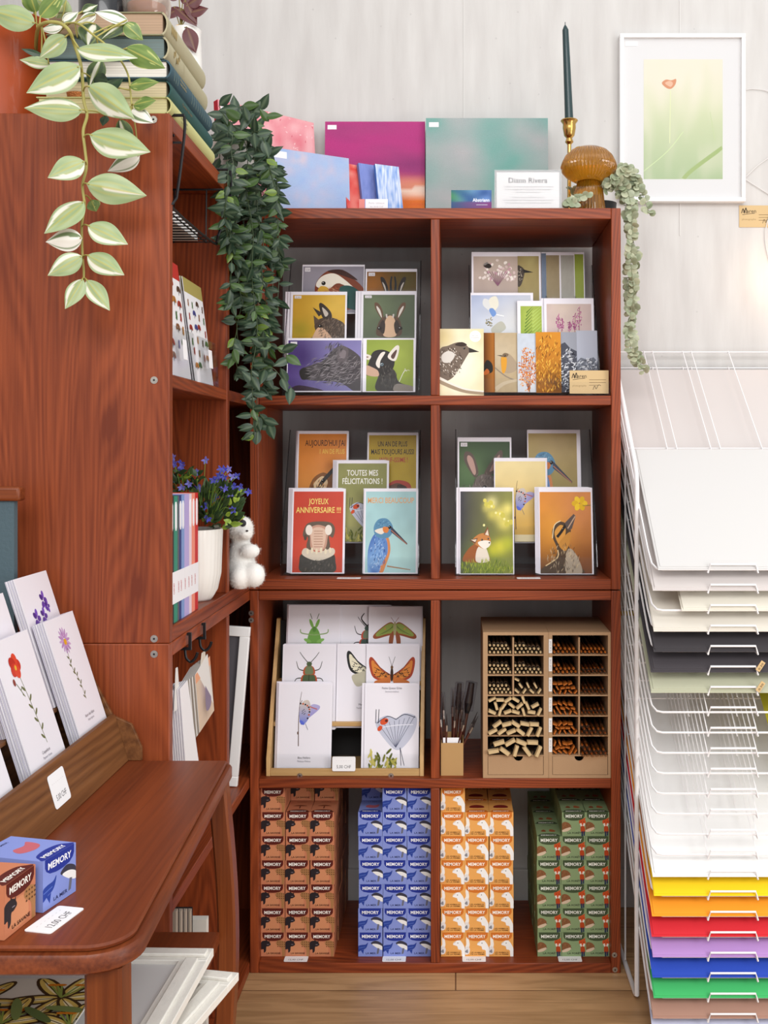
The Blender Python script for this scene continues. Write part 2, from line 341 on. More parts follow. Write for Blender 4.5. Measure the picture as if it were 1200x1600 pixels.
def kingfisher(a, x, y, s, full=True):
    if full:
        a.blob([(x-.3*s, y-.1*s), (x+.2*s, y-.2*s), (x+.35*s, y-.8*s), (x+.15*s, y-1.4*s), (x-.15*s, y-2.0*s), (x-.55*s, y-2.0*s), (x-.65*s, y-.9*s)], '#d78a55')
        a.blob([(x-.35*s, y-.1*s), (x+.12*s, y-.3*s), (x+.22*s, y-.9*s), (x-.1*s, y-1.45*s), (x-.3*s, y-2.1*s), (x-.65*s, y-2.1*s), (x-.7*s, y-.8*s)], lambda u, v: mix('#4a6fb5', '#7fa8d8', .5+.5*math.sin(v*40+u*25)))
        a.fur(90, (x-.22*s, y-.95*s, .35*s, .8*s), .13*s, .03*s, ['#a9c4e6', '#3c5fa8', '#2f4c8c', '#c6d8ee'], 70, 35)
        a.line([(x+.2*s, y-1.45*s), (x+1.3*s, y-1.6*s)], .06*s, '#a8805e', .03*s)
    a.blob([(x-.45*s, y+.1*s), (x-.25*s, y+.45*s), (x+.15*s, y+.5*s), (x+.42*s, y+.25*s), (x+.45*s, y-.05*s), (x+.2*s, y-.3*s), (x-.3*s, y-.25*s)], '#5f8fb0')
    a.fur(50, (x+.02*s, y+.25*s, .35*s, .2*s), .1*s, .02*s, ['#8fc0d8', '#3f6a94', '#2f5580'], 20, 40)
    a.blob([(x-.4*s, y), (x, y+.12*s), (x+.1*s, y-.02*s), (x-.1*s, y-.15*s)], '#e8ddd0'); a.blob([(x+.0*s, y+.15*s), (x+.28*s, y+.12*s), (x+.2*s, y-.08*s), (x+.02*s, y-.05*s)], '#d98042')
    a.poly([(x+.36*s, y+.2*s), (x+1.15*s, y-.52*s), (x+1.13*s, y-.58*s), (x+.36*s, y-.05*s)], '#414456'); a.line([(x+.38*s, y+.02*s), (x+1.12*s, y-.55*s)], .04*s, '#b0765e')
    eye(a, x+.3*s, y+.14*s, .07*s)
def bokeh(base, spots):
    def f(x, y):
        c = hx(base(x, y)) if callable(base) else hx(base)
        for (sx, sy, r, col, k) in spots: c = mix(c, col, k*math.exp(-((x-sx)**2+(y-sy)**2)/(r*r)))
        return tuple(q*(1+.08*nz(x*6, y*6, sx if spots else 0)) for q in c)
    return f
def ears(a, pts_out, pts_in, c1, c2): a.blob(pts_out, c1); a.blob(pts_in, c2)
def sig(a, x, y, s, c='#efe8d8'): a.line([(x, y), (x+.05*s, y+.18*s), (x+.1*s, y+.05*s), (x+.16*s, y+.12*s), (x+.25*s, y+.08*s)], .012*s, c)

ARTS = {}
def art(fn): ARTS[fn.__name__] = fn; return fn
@art
def joyeux(a):
    a.bg(bokeh('#c94a38', [(.5, .3, .4, '#d4604a', .7)])); a.text('JOYEUX', .5, 1.18, .14, '#f2dc7a', .012, wid=.40); a.text('ANNIVERSAIRE !!!', .5, 1.03, .14, '#f2dc7a', .012, wid=.9)
    a.blob([(.2, 0), (.14, .2), (.2, .32), (.5, .25), (.8, .32), (.86, .2), (.82, 0)], '#4b4742'); a.blob([(.2, .3), (.25, .42), (.5, .35), (.8, .42), (.82, .3), (.5, .2)], '#d8cbb8')
    a.blob([(.22, .75), (.3, .85), (.5, .88), (.75, .86), (.84, .75), (.8, .6), (.72, .62), (.72, .4), (.3, .4), (.3, .6), (.2, .62)], '#6b5d50')
    a.blob([(.3, .74), (.5, .82), (.74, .74), (.7, .62), (.64, .4), (.38, .4), (.34, .62)], '#c99a86'); a.blob([(.36, .7), (.5, .78), (.66, .7), (.6, .4), (.42, .4)], '#e0c0aa')
    a.ell(.32, .73, .07, .09, '#efe4d8'); a.ell(.71, .73, .07, .09, '#efe4d8')
    for i in range(7): a.line([(.42, .44+.045*i), (.6, .44+.045*i)], .009, '#a87460')
    for i in range(6): a.ell(.3+.09*i, .36+.02*(i % 2), .025, .05, '#e9dcc0')
    a.ell(.25, .6, .03, .05, '#584c42'); a.fur(70, (.5, .1, .33, .12), .05, .012, ['#6e675e', '#38342f', '#807668'], 60, 50)
@art
def merci(a):
    a.bg(bokeh('#a9cfd2', [(.8, .3, .4, '#b9dcd8', .8)])); a.text('MERCI BEAUCOUP', .5, 1.2, .135, '#e5a76c', .012, wid=.92); kingfisher(a, .35, .72, .42)
@art
def toutes(a):
    a.bg(bokeh('#8f8f56', [(.3, .4, .4, '#a5a06a', .6)])); a.text('TOUTES MES', .5, 1.18, .145, '#f4f2ea', .012, wid=.64); a.text('FÉLICITATIONS !', .5, 1.03, .145, '#f4f2ea', .012, wid=.82)
    butterfly_hair(a, .5, .48, .34); 
def butterfly_hair(a, x, y, s):
    a.blob([(x-.75*s, y+.3*s), (x-.3*s, y+.65*s), (x+.2*s, y+.55*s), (x+.6*s, y+.75*s), (x+1.15*s, y+.6*s), (x+1.1*s, y+.1*s), (x+.75*s, y-.4*s), (x+.3*s, y-.7*s), (x-.15*s, y-.45*s)], '#c2c4d4')
    for i in range(8): a.line([(x+.2*s, y-.6*s), (x-.6*s+.24*s*i, y+(.3+.05*i)*s)], .02*s, '#5d6076')
    a.line([(x-.7*s, y+.35*s), (x-.2*s, y+.62*s), (x+.2*s, y+.5*s)], .03*s, '#3b3d50'); a.line([(x+.2*s, y+.5*s), (x+.6*s, y+.7*s), (x+1.1*s, y+.58*s)], .03*s, '#3b3d50')
    a.line([(x-.4*s, y+.2*s), (x+.3*s, y+.28*s), (x+1.0*s, y+.3*s)], .035*s, '#e4e4ee'); a.ell(x-.35*s, y+.42*s, .2*s, .12*s, '#d3522a', 20); a.ell(x-.55*s, y+.15*s, .13*s, .09*s, '#d3522a', 40); a.ell(x-.25*s, y+.45*s, .07*s, .05*s, '#5a2016')
    for k in (-.75, -.62): a.line([(x+k*s, y+.35*s), (x+(k+.02)*s, y+.9*s)], .03*s, '#2d2e3c')
    for k in (.45, .6): a.line([(x+.4*s, y-.6*s), (x+k*s, y-1.3*s)], .025*s, '#3b3d50')
    r = random.Random(4)
    for i in range(46):
        u = x-1.0*s+r.random()*1.2*s; v = y-1.6*s+r.random()*1.1*s*(1-.5*abs(u-x+.5*s)/s); t = r.uniform(40, 140); a.ell(u, v, .17*s, .05*s, r.choice(['#7b7d2c', '#b2aa4e', '#59601e', '#c9bd66']), t, 8)
@art
def aujour(a):
    a.bg(bokeh('#d9863c', [(.2, .3, .5, '#e09a50', .7)])); a.text("AUJOURD'HUI J'AI", .55, 1.19, .145, '#4d332a', .012, wid=.84); a.text('1 AN DE PLUS', .7, 1.05, .12, '#e9c05a', .012, wid=.52)
    a.blob([(.25, 0), (.2, .3), (.3, .6), (.5, .72), (.68, .7), (.85, .9), (.88, .85), (.75, .5), (.72, .2), (.7, 0)], '#8a5a34'); a.blob([(.32, .5), (.5, .66), (.62, .55), (.5, .35)], '#e2c39a')
    a.line([(.35, .3), (.5, .55), (.85, .88)], .07, '#403a38'); a.fur(80, (.45, .3, .22, .3), .09, .015, ['#c98f55', '#5a3a24', '#e6c48a'], 80, 30); eye(a, .52, .58, .035)
@art
def unan(a):
    a.bg(bokeh('#b7992a', [(.7, .3, .5, '#c4a83e', .7)])); a.text('UN AN DE PLUS', .5, 1.2, .13, '#2e2723', .012, wid=.62); a.text('MAIS TOUJOURS AUSSI', .5, 1.06, .13, '#2e2723', .012, wid=.9); a.text('WOUF-ISSIME !', .52, .92, .12, '#b4423a', .012, wid=.6)
    a.blob([(.3, 0), (.3, .4), (.45, .55), (.62, .6), (.85, .55), (.9, .4), (.8, .1), (.7, 0)], '#b34a3e'); a.blob([(.33, 0), (.33, .4), (.5, .52), (.66, .54), (.8, .42), (.74, .1)], '#6d4a3c'); a.blob([(.6, .5), (.8, .48), (.84, .3), (.7, .2)], '#3f2c26'); eye(a, .5, .4, .035)
@art
def fox(a):
    a.bg(bokeh(lambda x, y: mix('#3f3d46', '#8a8a4a', x*1.1), [(.6, 1.2, .1, '#f3e9a0', .9), (.75, 1.0, .12, '#efdf7a', .9), (.9, 1.1, .1, '#f0e27e', .9), (.85, .85, .12, '#eadb72', .9), (.6, 1.0, .08, '#e0d268', .8), (.5, 1.12, .07, '#d8cc6a', .8), (.75, .45, .12, '#eadf4e', .9), (.62, .4, .1, '#dcd23c', .8), (.9, .5, .12, '#c6c83e', .8), (.5, 0, .5, '#8aa02a', .6)]), 22, 30)
    for i in range(16): a.ell(.45+.55*((i*.618) % 1), .82+.45*((i*.377+.1*math.sin(i)) % 1), .022+.012*(i % 3), .022+.012*(i % 3), ['#efe8a0', '#dccf62', '#cfc458'][i % 3])
    a.blob([(.06, .2), (.12, .38), (.28, .5), (.42, .45), (.54, .3), (.52, .2)], '#9a5a30'); a.blob([(.3, .2), (.32, .42), (.45, .48), (.54, .3), (.53, .2)], '#e4d8c8')
    a.blob([(.22, .55), (.34, .66), (.48, .68), (.57, .6), (.56, .5), (.46, .42), (.34, .46)], '#c48248'); a.blob([(.33, .52), (.45, .56), (.57, .54), (.55, .46), (.44, .42)], '#f1e8dc')
    a.poly([(.17, .57), (.33, .6), (.28, .5)], '#6a4430'); a.poly([(.44, .66), (.52, .8), (.56, .63)], '#8c5634'); a.poly([(.2, .57), (.31, .58), (.28, .53)], '#e3d0ba'); a.poly([(.47, .66), (.52, .75), (.54, .64)], '#e8d6c0')
    eye(a, .41, .57, .018); eye(a, .53, .59, .015); a.ell(.55, .52, .015, .012, '#1b1512'); a.fur(140, (.5, .1, .55, .13), .1, .012, ['#8fa52c', '#a9b83a', '#5f7a20', '#c3c94c'], 85, 30)
@art
def duckling(a):
    a.bg(bokeh(lambda x, y: mix('#6a4020', '#d98a34', y*.9), [(.3, .8, .4, '#eaa238', .8), (.8, 1.1, .5, '#c98462', .5), (.9, .2, .3, '#8a4a22', .5)]))
    a.blob([(0, 0), (.05, .1), (.25, .22), (.33, .4), (.25, .6), (.24, .75), (.36, .88), (.5, .86), (.6, .75), (.56, .55), (.56, .45), (.7, .3), (.8, .1), (.8, 0)], '#54402e'); a.blob([(.5, 0), (.5, .35), (.6, .42), (.74, .25), (.8, 0)], '#b6a48e')
    a.blob([(.28, .7), (.4, .83), (.5, .75), (.45, .55), (.36, .5)], '#d99a44'); a.blob([(.36, .5), (.5, .66), (.6, .7), (.56, .5), (.48, .38)], '#c98c3c'); a.line([(.33, .62), (.42, .72), (.52, .86)], .05, '#241c18')
    a.poly([(.48, .86), (.66, 1.02), (.7, .98), (.62, .76), (.54, .74)], '#5c4e4a'); a.line([(.54, .77), (.69, .98)], .02, '#c8a78a'); a.line([(.24, .6), (.28, .82), (.4, .9)], .015, '#f3e0b8'); a.line([(.1, .13), (.33, .27), (.34, .4)], .02, '#e8c896')
    a.fur(120, (.45, .25, .32, .25), .08, .01, ['#7a6248', '#3a2a1e', '#d8c09a'], 80, 40); eye(a, .45, .76, .022)
    for i in range(6): a.ell(.78+.09*math.cos(i*1.05), 1.2+.07*math.sin(i*1.05), .065, .05, ['#f0c928', '#e2b51a'][i % 2], i*60)
    a.line([(.84, 1.16), (1, 1.17)], .012, '#8a7a30')
@art
def bluewing(a):
    a.bg(bokeh(lambda x, y: mix('#d3a94c', '#ecd9a0', y*.75), [(.6, .2, .4, '#d8a44a', .5)])); butterfly_side(a, .42, .72, .34); a.bg('#e7d6ac', r=(0, 0, 1, .12))
@art
def wallaby(a):
    a.bg(bokeh('#3e5236', [(.2, .8, .4, '#5e7a4e', .8)])); a.blob([(0, .25), (.2, .45), (.35, .75), (.6, .8), (.85, .6), (.95, .3), (.9, 0), (0, 0)], '#6e625c')
    ears(a, [(.3, .75), (.1, 1.05), (.13, 1.22), (.28, 1.15), (.38, .85)], [(.28, .8), (.16, 1.05), (.18, 1.15), (.27, 1.08), (.33, .85)], '#5f5048', '#b9958a')
    ears(a, [(.5, .8), (.6, 1.0), (.8, 1.24), (.86, 1.15), (.75, .85)], [(.6, .85), (.7, 1.05), (.8, 1.16), (.76, .95)], '#5f5048', '#a9857c')
    a.fur(160, (.5, .45, .45, .38), .08, .012, ['#84776e', '#554a44', '#958980', '#4a403c'], 75, 40); eye(a, .5, .55, .05); eye(a, .82, .5, .04)
@art
def kingf2(a): a.bg(bokeh('#a8935a', [(.5, 1.2, .5, '#c0a878', .7), (.3, .4, .4, '#8f8a4a', .5)])); kingfisher(a, .32, .82, .5)
def boar_(a):
    a.bg(bokeh(lambda x, y: mix('#5a4486', '#8a86b8', x), [(.2, .5, .25, '#3a2460', .8), (.9, .7, .3, '#7a6fa8', .5)]))
    a.blob([(0, 0), (.1, .04), (.25, .03), (.5, 0)], '#cfe3ee'); a.blob([(.06, .0), (.16, .08), (.5, 0)], '#3f2f3c')
    a.blob([(.17, .3), (.3, .36), (.5, .44), (.6, .58), (.75, .64), (.95, .52), (1.0, .4), (1.0, 0), (.9, 0), (.7, .12), (.3, .15), (.2, .2)], '#4a4346'); a.blob([(.16, .27), (.22, .33), (.3, .27), (.3, .18), (.2, .16)], '#2a2624')
    a.fur(260, (.7, .32, .3, .25), .1, .008, ['#7e767a', '#2b262c', '#9a9294', '#4a4044'], 25, 45); ears(a, [(.66, .48), (.7, .64), (.82, .6), (.8, .44), (.72, .4)], [(.7, .5), (.73, .58), (.79, .56), (.77, .46)], '#5f5659', '#7d7276'); a.line([(.48, .36), (.53, .37), (.57, .35)], .02, '#0c0a09'); a.fur(160, (.55, .3, .35, .2), .09, .007, ['#989094', '#1e1a1e', '#7a7276'], 20, 35); a.fur(40, (.62, .6, .14, .07), .1, .01, ['#2a2428', '#6e666a'], 60, 30)
@art
def boar(a): boar_(a)
@art
def kid(a):
    a.bg(bokeh('#8fa03c', [(.7, .8, .4, '#a9b84e', .8), (.2, .2, .4, '#7a8e34', .6)])); a.blob([(.25, 0), (.25, .3), (.4, .5), (.6, .45), (.7, .2), (1, .1), (1, 0)], '#3c3734'); a.blob([(.6, 0), (.65, .16), (1, .1), (1, 0)], '#8a8078')
    a.blob([(.05, .62), (.14, .85), (.35, .9), (.55, .8), (.6, .6), (.5, .4), (.25, .32), (0, .35), (0, .48)], '#2b2624'); a.blob([(0, .36), (0, .55), (.12, .52), (.25, .44), (.25, .32)], '#c9a48c'); a.blob([(.2, .6), (.3, .82), (.4, .84), (.3, .66), (.28, .5)], '#ece4da')
    ears(a, [(.45, .75), (.62, .98), (.7, .95), (.62, .66)], [(.52, .76), (.63, .9), (.64, .84), (.58, .7)], '#efe6dc', '#5a3c34'); ears(a, [(.0, .8), (.1, .76), (.06, .68), (0, .7)], [(0, .76), (.05, .74), (.0, .72)], '#e8ddd2', '#8a6a5c')
    eye(a, .33, .58, .04, '#8aa0b0'); a.fur(90, (.45, .3, .2, .25), .07, .01, ['#4d4744', '#1e1a18', '#6e665e'], 80, 40); a.line([(.7, .2), (.8, .42), (.86, .45)], .012, '#e9e6df'); sig(a, .8, .4, .5)
@art
def cham_side(a):
    a.bg(bokeh('#c79a32', [(.8, .9, .4, '#e0b94c', .8), (.15, .3, .25, '#8f8a26', .7)])); a.blob([(.35, 0), (.45, .2), (.42, .4), (.5, .55), (.68, .6), (.85, .55), (1, .4), (1, 0)], '#4d3d32')
    a.blob([(.4, 0), (.42, .2), (.5, .35), (.62, .3), (.75, .1), (.75, 0)], '#cfa88a'); a.poly([(.38, .85), (.58, .7), (.5, .62)], '#3c332e'); a.poly([(.4, .65), (.52, .52), (.42, .42)], '#5b4a3c')
    ears(a, [(.58, .58), (.5, .9), (.56, .95), (.72, .75), (.74, .58)], [(.62, .62), (.56, .85), (.68, .7)], '#3a302b', '#c6bbb0'); a.fur(140, (.75, .3, .25, .28), .09, .012, ['#6e5c4e', '#352a24', '#857060'], 60, 40); eye(a, .53, .38, .04)
@art
def cham_front(a):
    a.bg(bokeh('#5c6650', [(.3, .8, .4, '#72805e', .7), (.8, .3, .4, '#4b5842', .5)])); a.blob([(.28, 0), (.3, .35), (.4, .5), (.5, .56), (.65, .5), (.73, .35), (.72, 0)], '#5a4638')
    a.blob([(.4, 0), (.42, .35), (.48, .52), (.57, .52), (.63, .35), (.64, 0)], '#dcb796'); a.blob([(.3, .2), (.38, .42), (.43, .3), (.4, .05)], '#3a2e28'); a.blob([(.72, .2), (.66, .42), (.6, .3), (.64, .05)], '#3a2e28')
    for sg in (-1, 1):
        X = lambda q: .52+sg*q
        ears(a, [(X(.14), .42), (X(.28), .7), (X(.3), .88), (X(.22), .86), (X(.14), .65)], [(X(.16), .48), (X(.25), .7), (X(.26), .8), (X(.19), .68)], '#6a4e3a', '#e4dbd2'); a.line([(X(.06), .48), (X(.07), .58)], .03, '#cfc6c0'); eye(a, X(.2), .2, .045)
@art
def mandarin(a):
    a.bg(bokeh('#8a8590', [(.2, .6, .4, '#9c96a0', .7)])); a.blob([(.2, .3), (.24, .5), (.4, .66), (.6, .66), (.8, .55), (1, .35), (1, .1), (.8, 0), (.3, 0)], '#7a3a22')
    a.blob([(.22, .4), (.3, .56), (.5, .62), (.7, .5), (.95, .25), (.6, .45), (.42, .35)], '#ece4d6'); a.blob([(.6, .36), (.8, .4), (1, .22), (1, 0), (.7, .05)], '#1e4a46'); a.blob([(.24, .3), (.3, .4), (.42, .36), (.42, .2), (.3, .18)], '#d6a43a')
    a.blob([(.14, .22), (.24, .32), (.3, .2), (.16, .16)], '#c26a5a'); a.fur(110, (.52, .22, .16, .15), .14, .01, ['#c9683a', '#e0b48a', '#6a2c1a', '#b0522c'], 150, 30); a.blob([(.4, .66), (.65, .68), (.9, .5), (.6, .6)], '#3c1e18'); eye(a, .34, .45, .035)
@art
def horns(a):
    a.bg(bokeh('#6b4a16', [(.1, .5, .3, '#a8661c', .8), (.8, .6, .3, '#4c4a1a', .7)])); a.blob([(.3, 0), (.35, .3), (.5, .42), (.66, .3), (.7, 0)], '#33261e')
    for sg in (-1, 1):
        X = lambda q: .53+sg*q
        ears(a, [(X(.12), .3), (X(.22), .52), (X(.26), .68), (X(.18), .66), (X(.1), .45)], [(X(.14), .36), (X(.22), .58), (X(.16), .5)], '#2c2420', '#cfc4b8'); a.line([(X(.04), .35), (X(.05), .55), (X(.03), .7)], .05, '#1f2226', .03)
@art
def beeflower(a):
    a.bg(bokeh('#b7a49a', [(.5, .8, .5, '#cdbfae', .7)]))
    r = random.Random(2)
    for i in range(60):
        t = r.uniform(0, PI); q = r.uniform(.12, .42); a.ell(.55+q*math.cos(t), .12+q*math.sin(t), .035, .028, r.choice(['#e9dcd6', '#d8c2c0', '#c8a0a8', '#f4ece4']), r.uniform(0, 180), 8)
    for i in range(9): a.line([(.55, 0), (.3+.06*i, .3)], .01, '#8a5a72')
    a.ell(.32, .42, .09, .05, '#3a322e', -10); a.ell(.28, .46, .06, .02, '#8a8480', 30)
@art
def crow(a): a.bg(bokeh('#a0905e', [(.6, .8, .3, '#b8ac74', .7)])); a.blob([(0, 0), (0, .6), (.15, .62), (.32, .5), (.3, .3), (.15, 0)], '#4a4038'); a.poly([(.26, .52), (.75, .42), (.28, .4)], '#26221f'); a.fur(40, (.12, .35, .12, .2), .06, .02, ['#d8ccb8', '#2c2622'], 60, 40); eye(a, .2, .48, .03)
@art
def blueblur(a): a.bg(bokeh('#6f7d92', [(.5, .4, .3, '#a3a08a', .7)]))
@art
def pinkblur(a): a.bg(bokeh('#9a8a6a', [(.5, .8, .3, '#cfc8be', .7), (.4, .5, .25, '#a84a72', .8), (.8, .1, .3, '#a8526e', .6)]))
@art
def dragonwing(a): a.bg(bokeh('#a9a69c', [])); a.blob([(.05, 1.3), (.4, .9), (.5, .4), (.4, .05), (.2, .3), (.15, .8)], '#8f8c80'); [a.line([(.08+.03*i, 1.1-.08*i), (.45, .2+.07*i)], .01, '#4a4640') for i in range(8)]
@art
def greenblur(a): a.bg(bokeh('#8f9c3c', [(.4, .9, .4, '#c3cc6a', .8)]))
@art
def bluefly(a):
    a.bg(bokeh(lambda x, y: mix('#cdd2dc', '#a9b6d6', y*1.4-x*.4), [(.9, .2, .5, '#d8d4cc', .6)])); a.blob([(.35, .38), (.2, .5), (.22, .62), (.34, .56), (.38, .44)], '#dcdcdc'); a.blob([(.36, .4), (.3, .6), (.42, .66), (.46, .5)], '#e6e2d2'); a.blob([(.3, .42), (.36, .45), (.42, .36), (.36, .3)], '#6f94d0')
    a.blob([(.34, .1), (.5, .22), (.58, .1), (.45, 0), (.36, .0)], '#b8b6a8'); a.fur(30, (.3, .2, .06, .1), .04, .015, ['#8a7a4a', '#b0a060', '#5a5a3a'], 60, 60); a.line([(.42, .34), (.55, .31)], .015, '#f4f4f4')
@art
def fern(a):
    a.bg(bokeh('#8fa636', [(.5, .9, .5, '#b7c65c', .7)]))
    for i in range(10): a.line([(.1+.02*i, .0+.11*i), (.6, .25+.11*i)], .045, '#5f8024', .01); a.line([(.55, .0+.11*i), (.98, .25+.11*i)], .04, '#b5cc66', .01)
@art
def pinkplants(a):
    a.bg(bokeh('#c9b2ae', [(.4, .6, .4, '#d8c8b8', .7)]))
    for (x, h) in ((.25, .4), (.33, .3), (.62, .42), (.72, .55), (.5, .25)):
        a.line([(x, 0), (x+.02, h)], .012, '#8a6a5a'); a.fur(34, (x+.01, h*.6, .05, h*.45), .05, .02, ['#b04a8a', '#c46a9e', '#9a3c78'], 60, 60)
@art
def nutcracker(a):
    a.bg(bokeh(lambda x, y: mix('#efe6c8', '#d8c486', abs(x-.4)), [(.5, .7, .5, '#f7f1de', .8), (.1, 1.3, .3, '#c9b26a', .6)]))
    a.blob([(0, .35), (0, 1.0), (.2, 1.12), (.45, 1.2), (.62, 1.12), (.68, 1.0), (.6, .85), (.45, .6), (.3, .4), (.1, .3)], '#75665a'); a.fur(150, (.25, .75, .28, .35), .05, .018, ['#efe6da', '#4e4038', '#d8ccbe', '#3c302a'], 110, 40)
    a.blob([(.05, .9), (.2, 1.0), (.35, .92), (.25, .75), (.08, .75)], '#d8d2ca'); a.poly([(.66, 1.08), (.9, .98), (.67, .96)], '#3b3632'); eye(a, .56, 1.06, .025); a.blob([(.35, 1.14), (.5, 1.2), (.62, 1.14), (.5, 1.1)], '#3e322c')
    a.line([(0, .34), (.3, .2), (.6, .1), (1, .05)], .13, '#a39078', .07); a.line([(0, .39), (.3, .25), (.6, .14), (1, .09)], .06, '#e9e2d6', .03); a.ell(.81, 1.33, .13, .13, '#fbfaf6'); a.text('Mirabelle', .81, 1.33, .035, '#8a8478', 0); a.text('photographie', .81, 1.29, .035, '#8a8478', 0)
@art
def redstart(a): a.bg(lambda x, y: mix('#5e3212', '#b9742c', x)); a.blob([(0, 2.0), (.3, 2.6), (.7, 2.3), (.75, 1.7), (.4, 1.5), (0, 1.6)], '#2a2620'); a.blob([(0, 1.5), (.3, 1.9), (.5, 1.6), (.2, 1.4)], '#b8602a')
@art
def robin(a):
    a.bg(bokeh('#b5a07e', [(.3, 1.8, .8, '#cbbba0', .7)])); a.blob([(.3, 1.0), (.25, 1.5), (.4, 1.75), (.65, 1.7), (.9, 1.4), (1, 1.1), (.8, .9), (.5, .85)], '#a9967e'); a.blob([(.3, .95), (.27, 1.5), (.4, 1.66), (.52, 1.5), (.5, 1.1), (.4, .85)], '#d99a34')
    a.blob([(.3, 1.6), (.42, 1.76), (.6, 1.7), (.5, 1.58)], '#7a6650'); a.poly([(.3, 1.66), (.08, 1.66), (.3, 1.6)], '#3c332c'); eye(a, .44, 1.64, .04); a.line([(0, 1.1), (.5, .7), (1, .5)], .05, '#8f8070'); a.line([(0, .1), (.4, .4), (1, .55)], .2, '#c4b296', .1)
@art
def sprig(a):
    a.bg(bokeh('#c3cbd6', [(.5, .5, .8, '#d8d6d4', .6)])); 
    for i in range(6): a.line([(.6, 0), (.5+.08*(i-3), 1.0), (.2+.13*i, 1.8+.15*(i % 3))], .025, '#7a4a34')
    a.fur(230, (.5, 1.2, .45, 1.15), .14, .05, ['#d8762a', '#e08a3c', '#c05a22', '#eaa052'], 70, 70)
@art
def larch(a): a.bg(bokeh(lambda x, y: mix('#8a5418', '#d08a2a', y*.5), [(.2, 1.6, .5, '#b8701f', .7), (.8, .4, .4, '#5a3a1a', .7)])); a.fur(260, (.5, 1.15, .6, 1.2), .2, .04, ['#e0a238', '#a86a1e', '#f0b84a', '#7a4a18', '#c98428'], 85, 35)
@art
def snowpeak(a):
    a.bg('#9a9da8'); a.poly([(0, 2.6), (0, 2.9), (.3, 3.05), (.6, 2.7), (1, 2.5), (1, 0), (0, 0)], '#4b4d58'); a.fur(220, (.5, 1.3, .6, 1.35), .25, .07, ['#dfe2ea', '#2f3038', '#8a8e9a', '#f0f1f5', '#5c5e68'], 30, 60)
@art
def autumnpeak(a):
    a.bg('#b4b8c6'); a.poly([(0, 1.4), (.2, 1.6), (.5, 1.5), (.8, 1.62), (1, 1.4), (1, 0), (0, 0)], '#6f737e'); a.fur(90, (.5, 1.25, .55, .3), .16, .04, ['#e9ebf0', '#4a4c56', '#aaaeba'], 40, 60)
    a.poly([(0, 1.0), (.5, .8), (1, .95), (1, .5), (0, .5)], '#7a5238'); a.fur(80, (.5, .75, .6, .25), .12, .03, ['#9a6438', '#4c3a30', '#b4784a'], 10, 30); a.bg('#39444e', r=(0, .2, 1, .5)); a.bg('#8a8c94', r=(0, 0, 1, .2))
def names(a, t1, t2, y=.12): a.text(t1, .5, y+.055, .05, '#6e6a72', 0); a.text(t2, .5, y, .04, '#8a8690', 0)
PW = '#ebe7ee'
@art
def i_blue(a): a.bg(PW); butterfly_side(a, .4, .92, .36); names(a, 'Bleu Nellara', 'Plebejus Melissa')
@art
def i_hair(a): a.bg(PW); butterfly_hair(a, .5, .62, .42); names(a, 'Petite Queue Grise', 'Strymon melinus', 1.28)
@art
def i_beetle(a): a.bg(PW); beetle(a, .5, .88, .32)
@art
def i_swallow(a): a.bg(PW); butterfly_open(a, .62, 1.0, .42, '#e6dfc4', '#2a2a2a', '#242426'); names(a, 'Machaon', 'Papilio machaon', .3)
@art
def i_orange(a): a.bg(PW); butterfly_open(a, .48, .9, .42)
@art
def i_leaf(a):
    a.bg(PW)
    for sg in (-1, 1):
        a.blob([(.5, 1.0), (.5+sg*.1, .95), (.5+sg*.15, .7), (.5+sg*.08, .5), (.5, .45)], '#6fa04a'); a.ell(.5+sg*.06, 1.1, .03, .09, '#7fae54', -sg*25); a.line([(.5, .9), (.5+sg*.25, .93), (.5+sg*.28, 1.0)], .02, '#8aa66a'); a.line([(.5+sg*.05, 1.18), (.5+sg*.09, 1.28)], .012, '#4a5a34'); a.ell(.5+sg*.13, .8, .08, .03, '#84b45a', sg*20)
    a.ell(.5, 1.0, .035, .05, '#5a8a3c')
@art
def i_stag(a):
    a.bg(PW); beetle(a, .55, .80, .32, '#3f5148', '#c04a34', '#1f1f20')
    for sg in (-1, 1): a.line([(.55, 1.05), (.55+sg*.12, 1.18), (.55+sg*.06, 1.28)], .03, '#23211f', .015)
@art
def i_moth(a): a.bg(PW); moth(a, .5, 1.0, .4, '#8fa04a', '#94502f')
def stem_leaves(a, pts, n, c, s=.04, w=.012):
    p = smooth_open(pts, 6); a.line(pts, w, c)
    for i in range(n):
        q = p[int((i+1)*len(p)/(n+2))]; a.ell(q[0]+(s*.8 if i % 2 else -s*.8), q[1]+s*.3, s, s*.35, c, 40 if i % 2 else 140, 10)
@art
def f_violet(a):
    a.bg(PW)
    for (x, y, s) in ((.64, 1.18, .11), (.3, 1.0, .11), (.52, 1.0, .1), (.7, 1.1, .07)):
        for k in range(5): a.ell(x+s*.5*math.cos(k*1.25), y+s*.7*math.sin(k*1.25), s*.45, s*.32, ['#5a3a9a', '#6f4ab4', '#432a80'][k % 3], k*72)
    stem_leaves(a, [(.5, .3), (.46, .6), (.5, .95)], 0, '#a9a890', w=.008)
@art
def f_poppy(a):
    a.bg(PW); stem_leaves(a, [(.6, .28), (.55, .55), (.5, .8), (.42, 1.15)], 7, '#6a7048', .05); stem_leaves(a, [(.42, .85), (.3, 1.02)], 2, '#6a7048', .02)
    for k in range(5): a.ell(.4+.06*math.cos(k*1.26), 1.2+.06*math.sin(k*1.26), .085, .07, ['#c83424', '#d8452e', '#b82a1e'][k % 3], k*72)
    a.ell(.4, 1.18, .025, .03, '#e2b23a'); a.ell(.26, 1.04, .03, .04, '#8a3a30'); names(a, 'Coquelicot', 'Papaver rhoeas', .14)
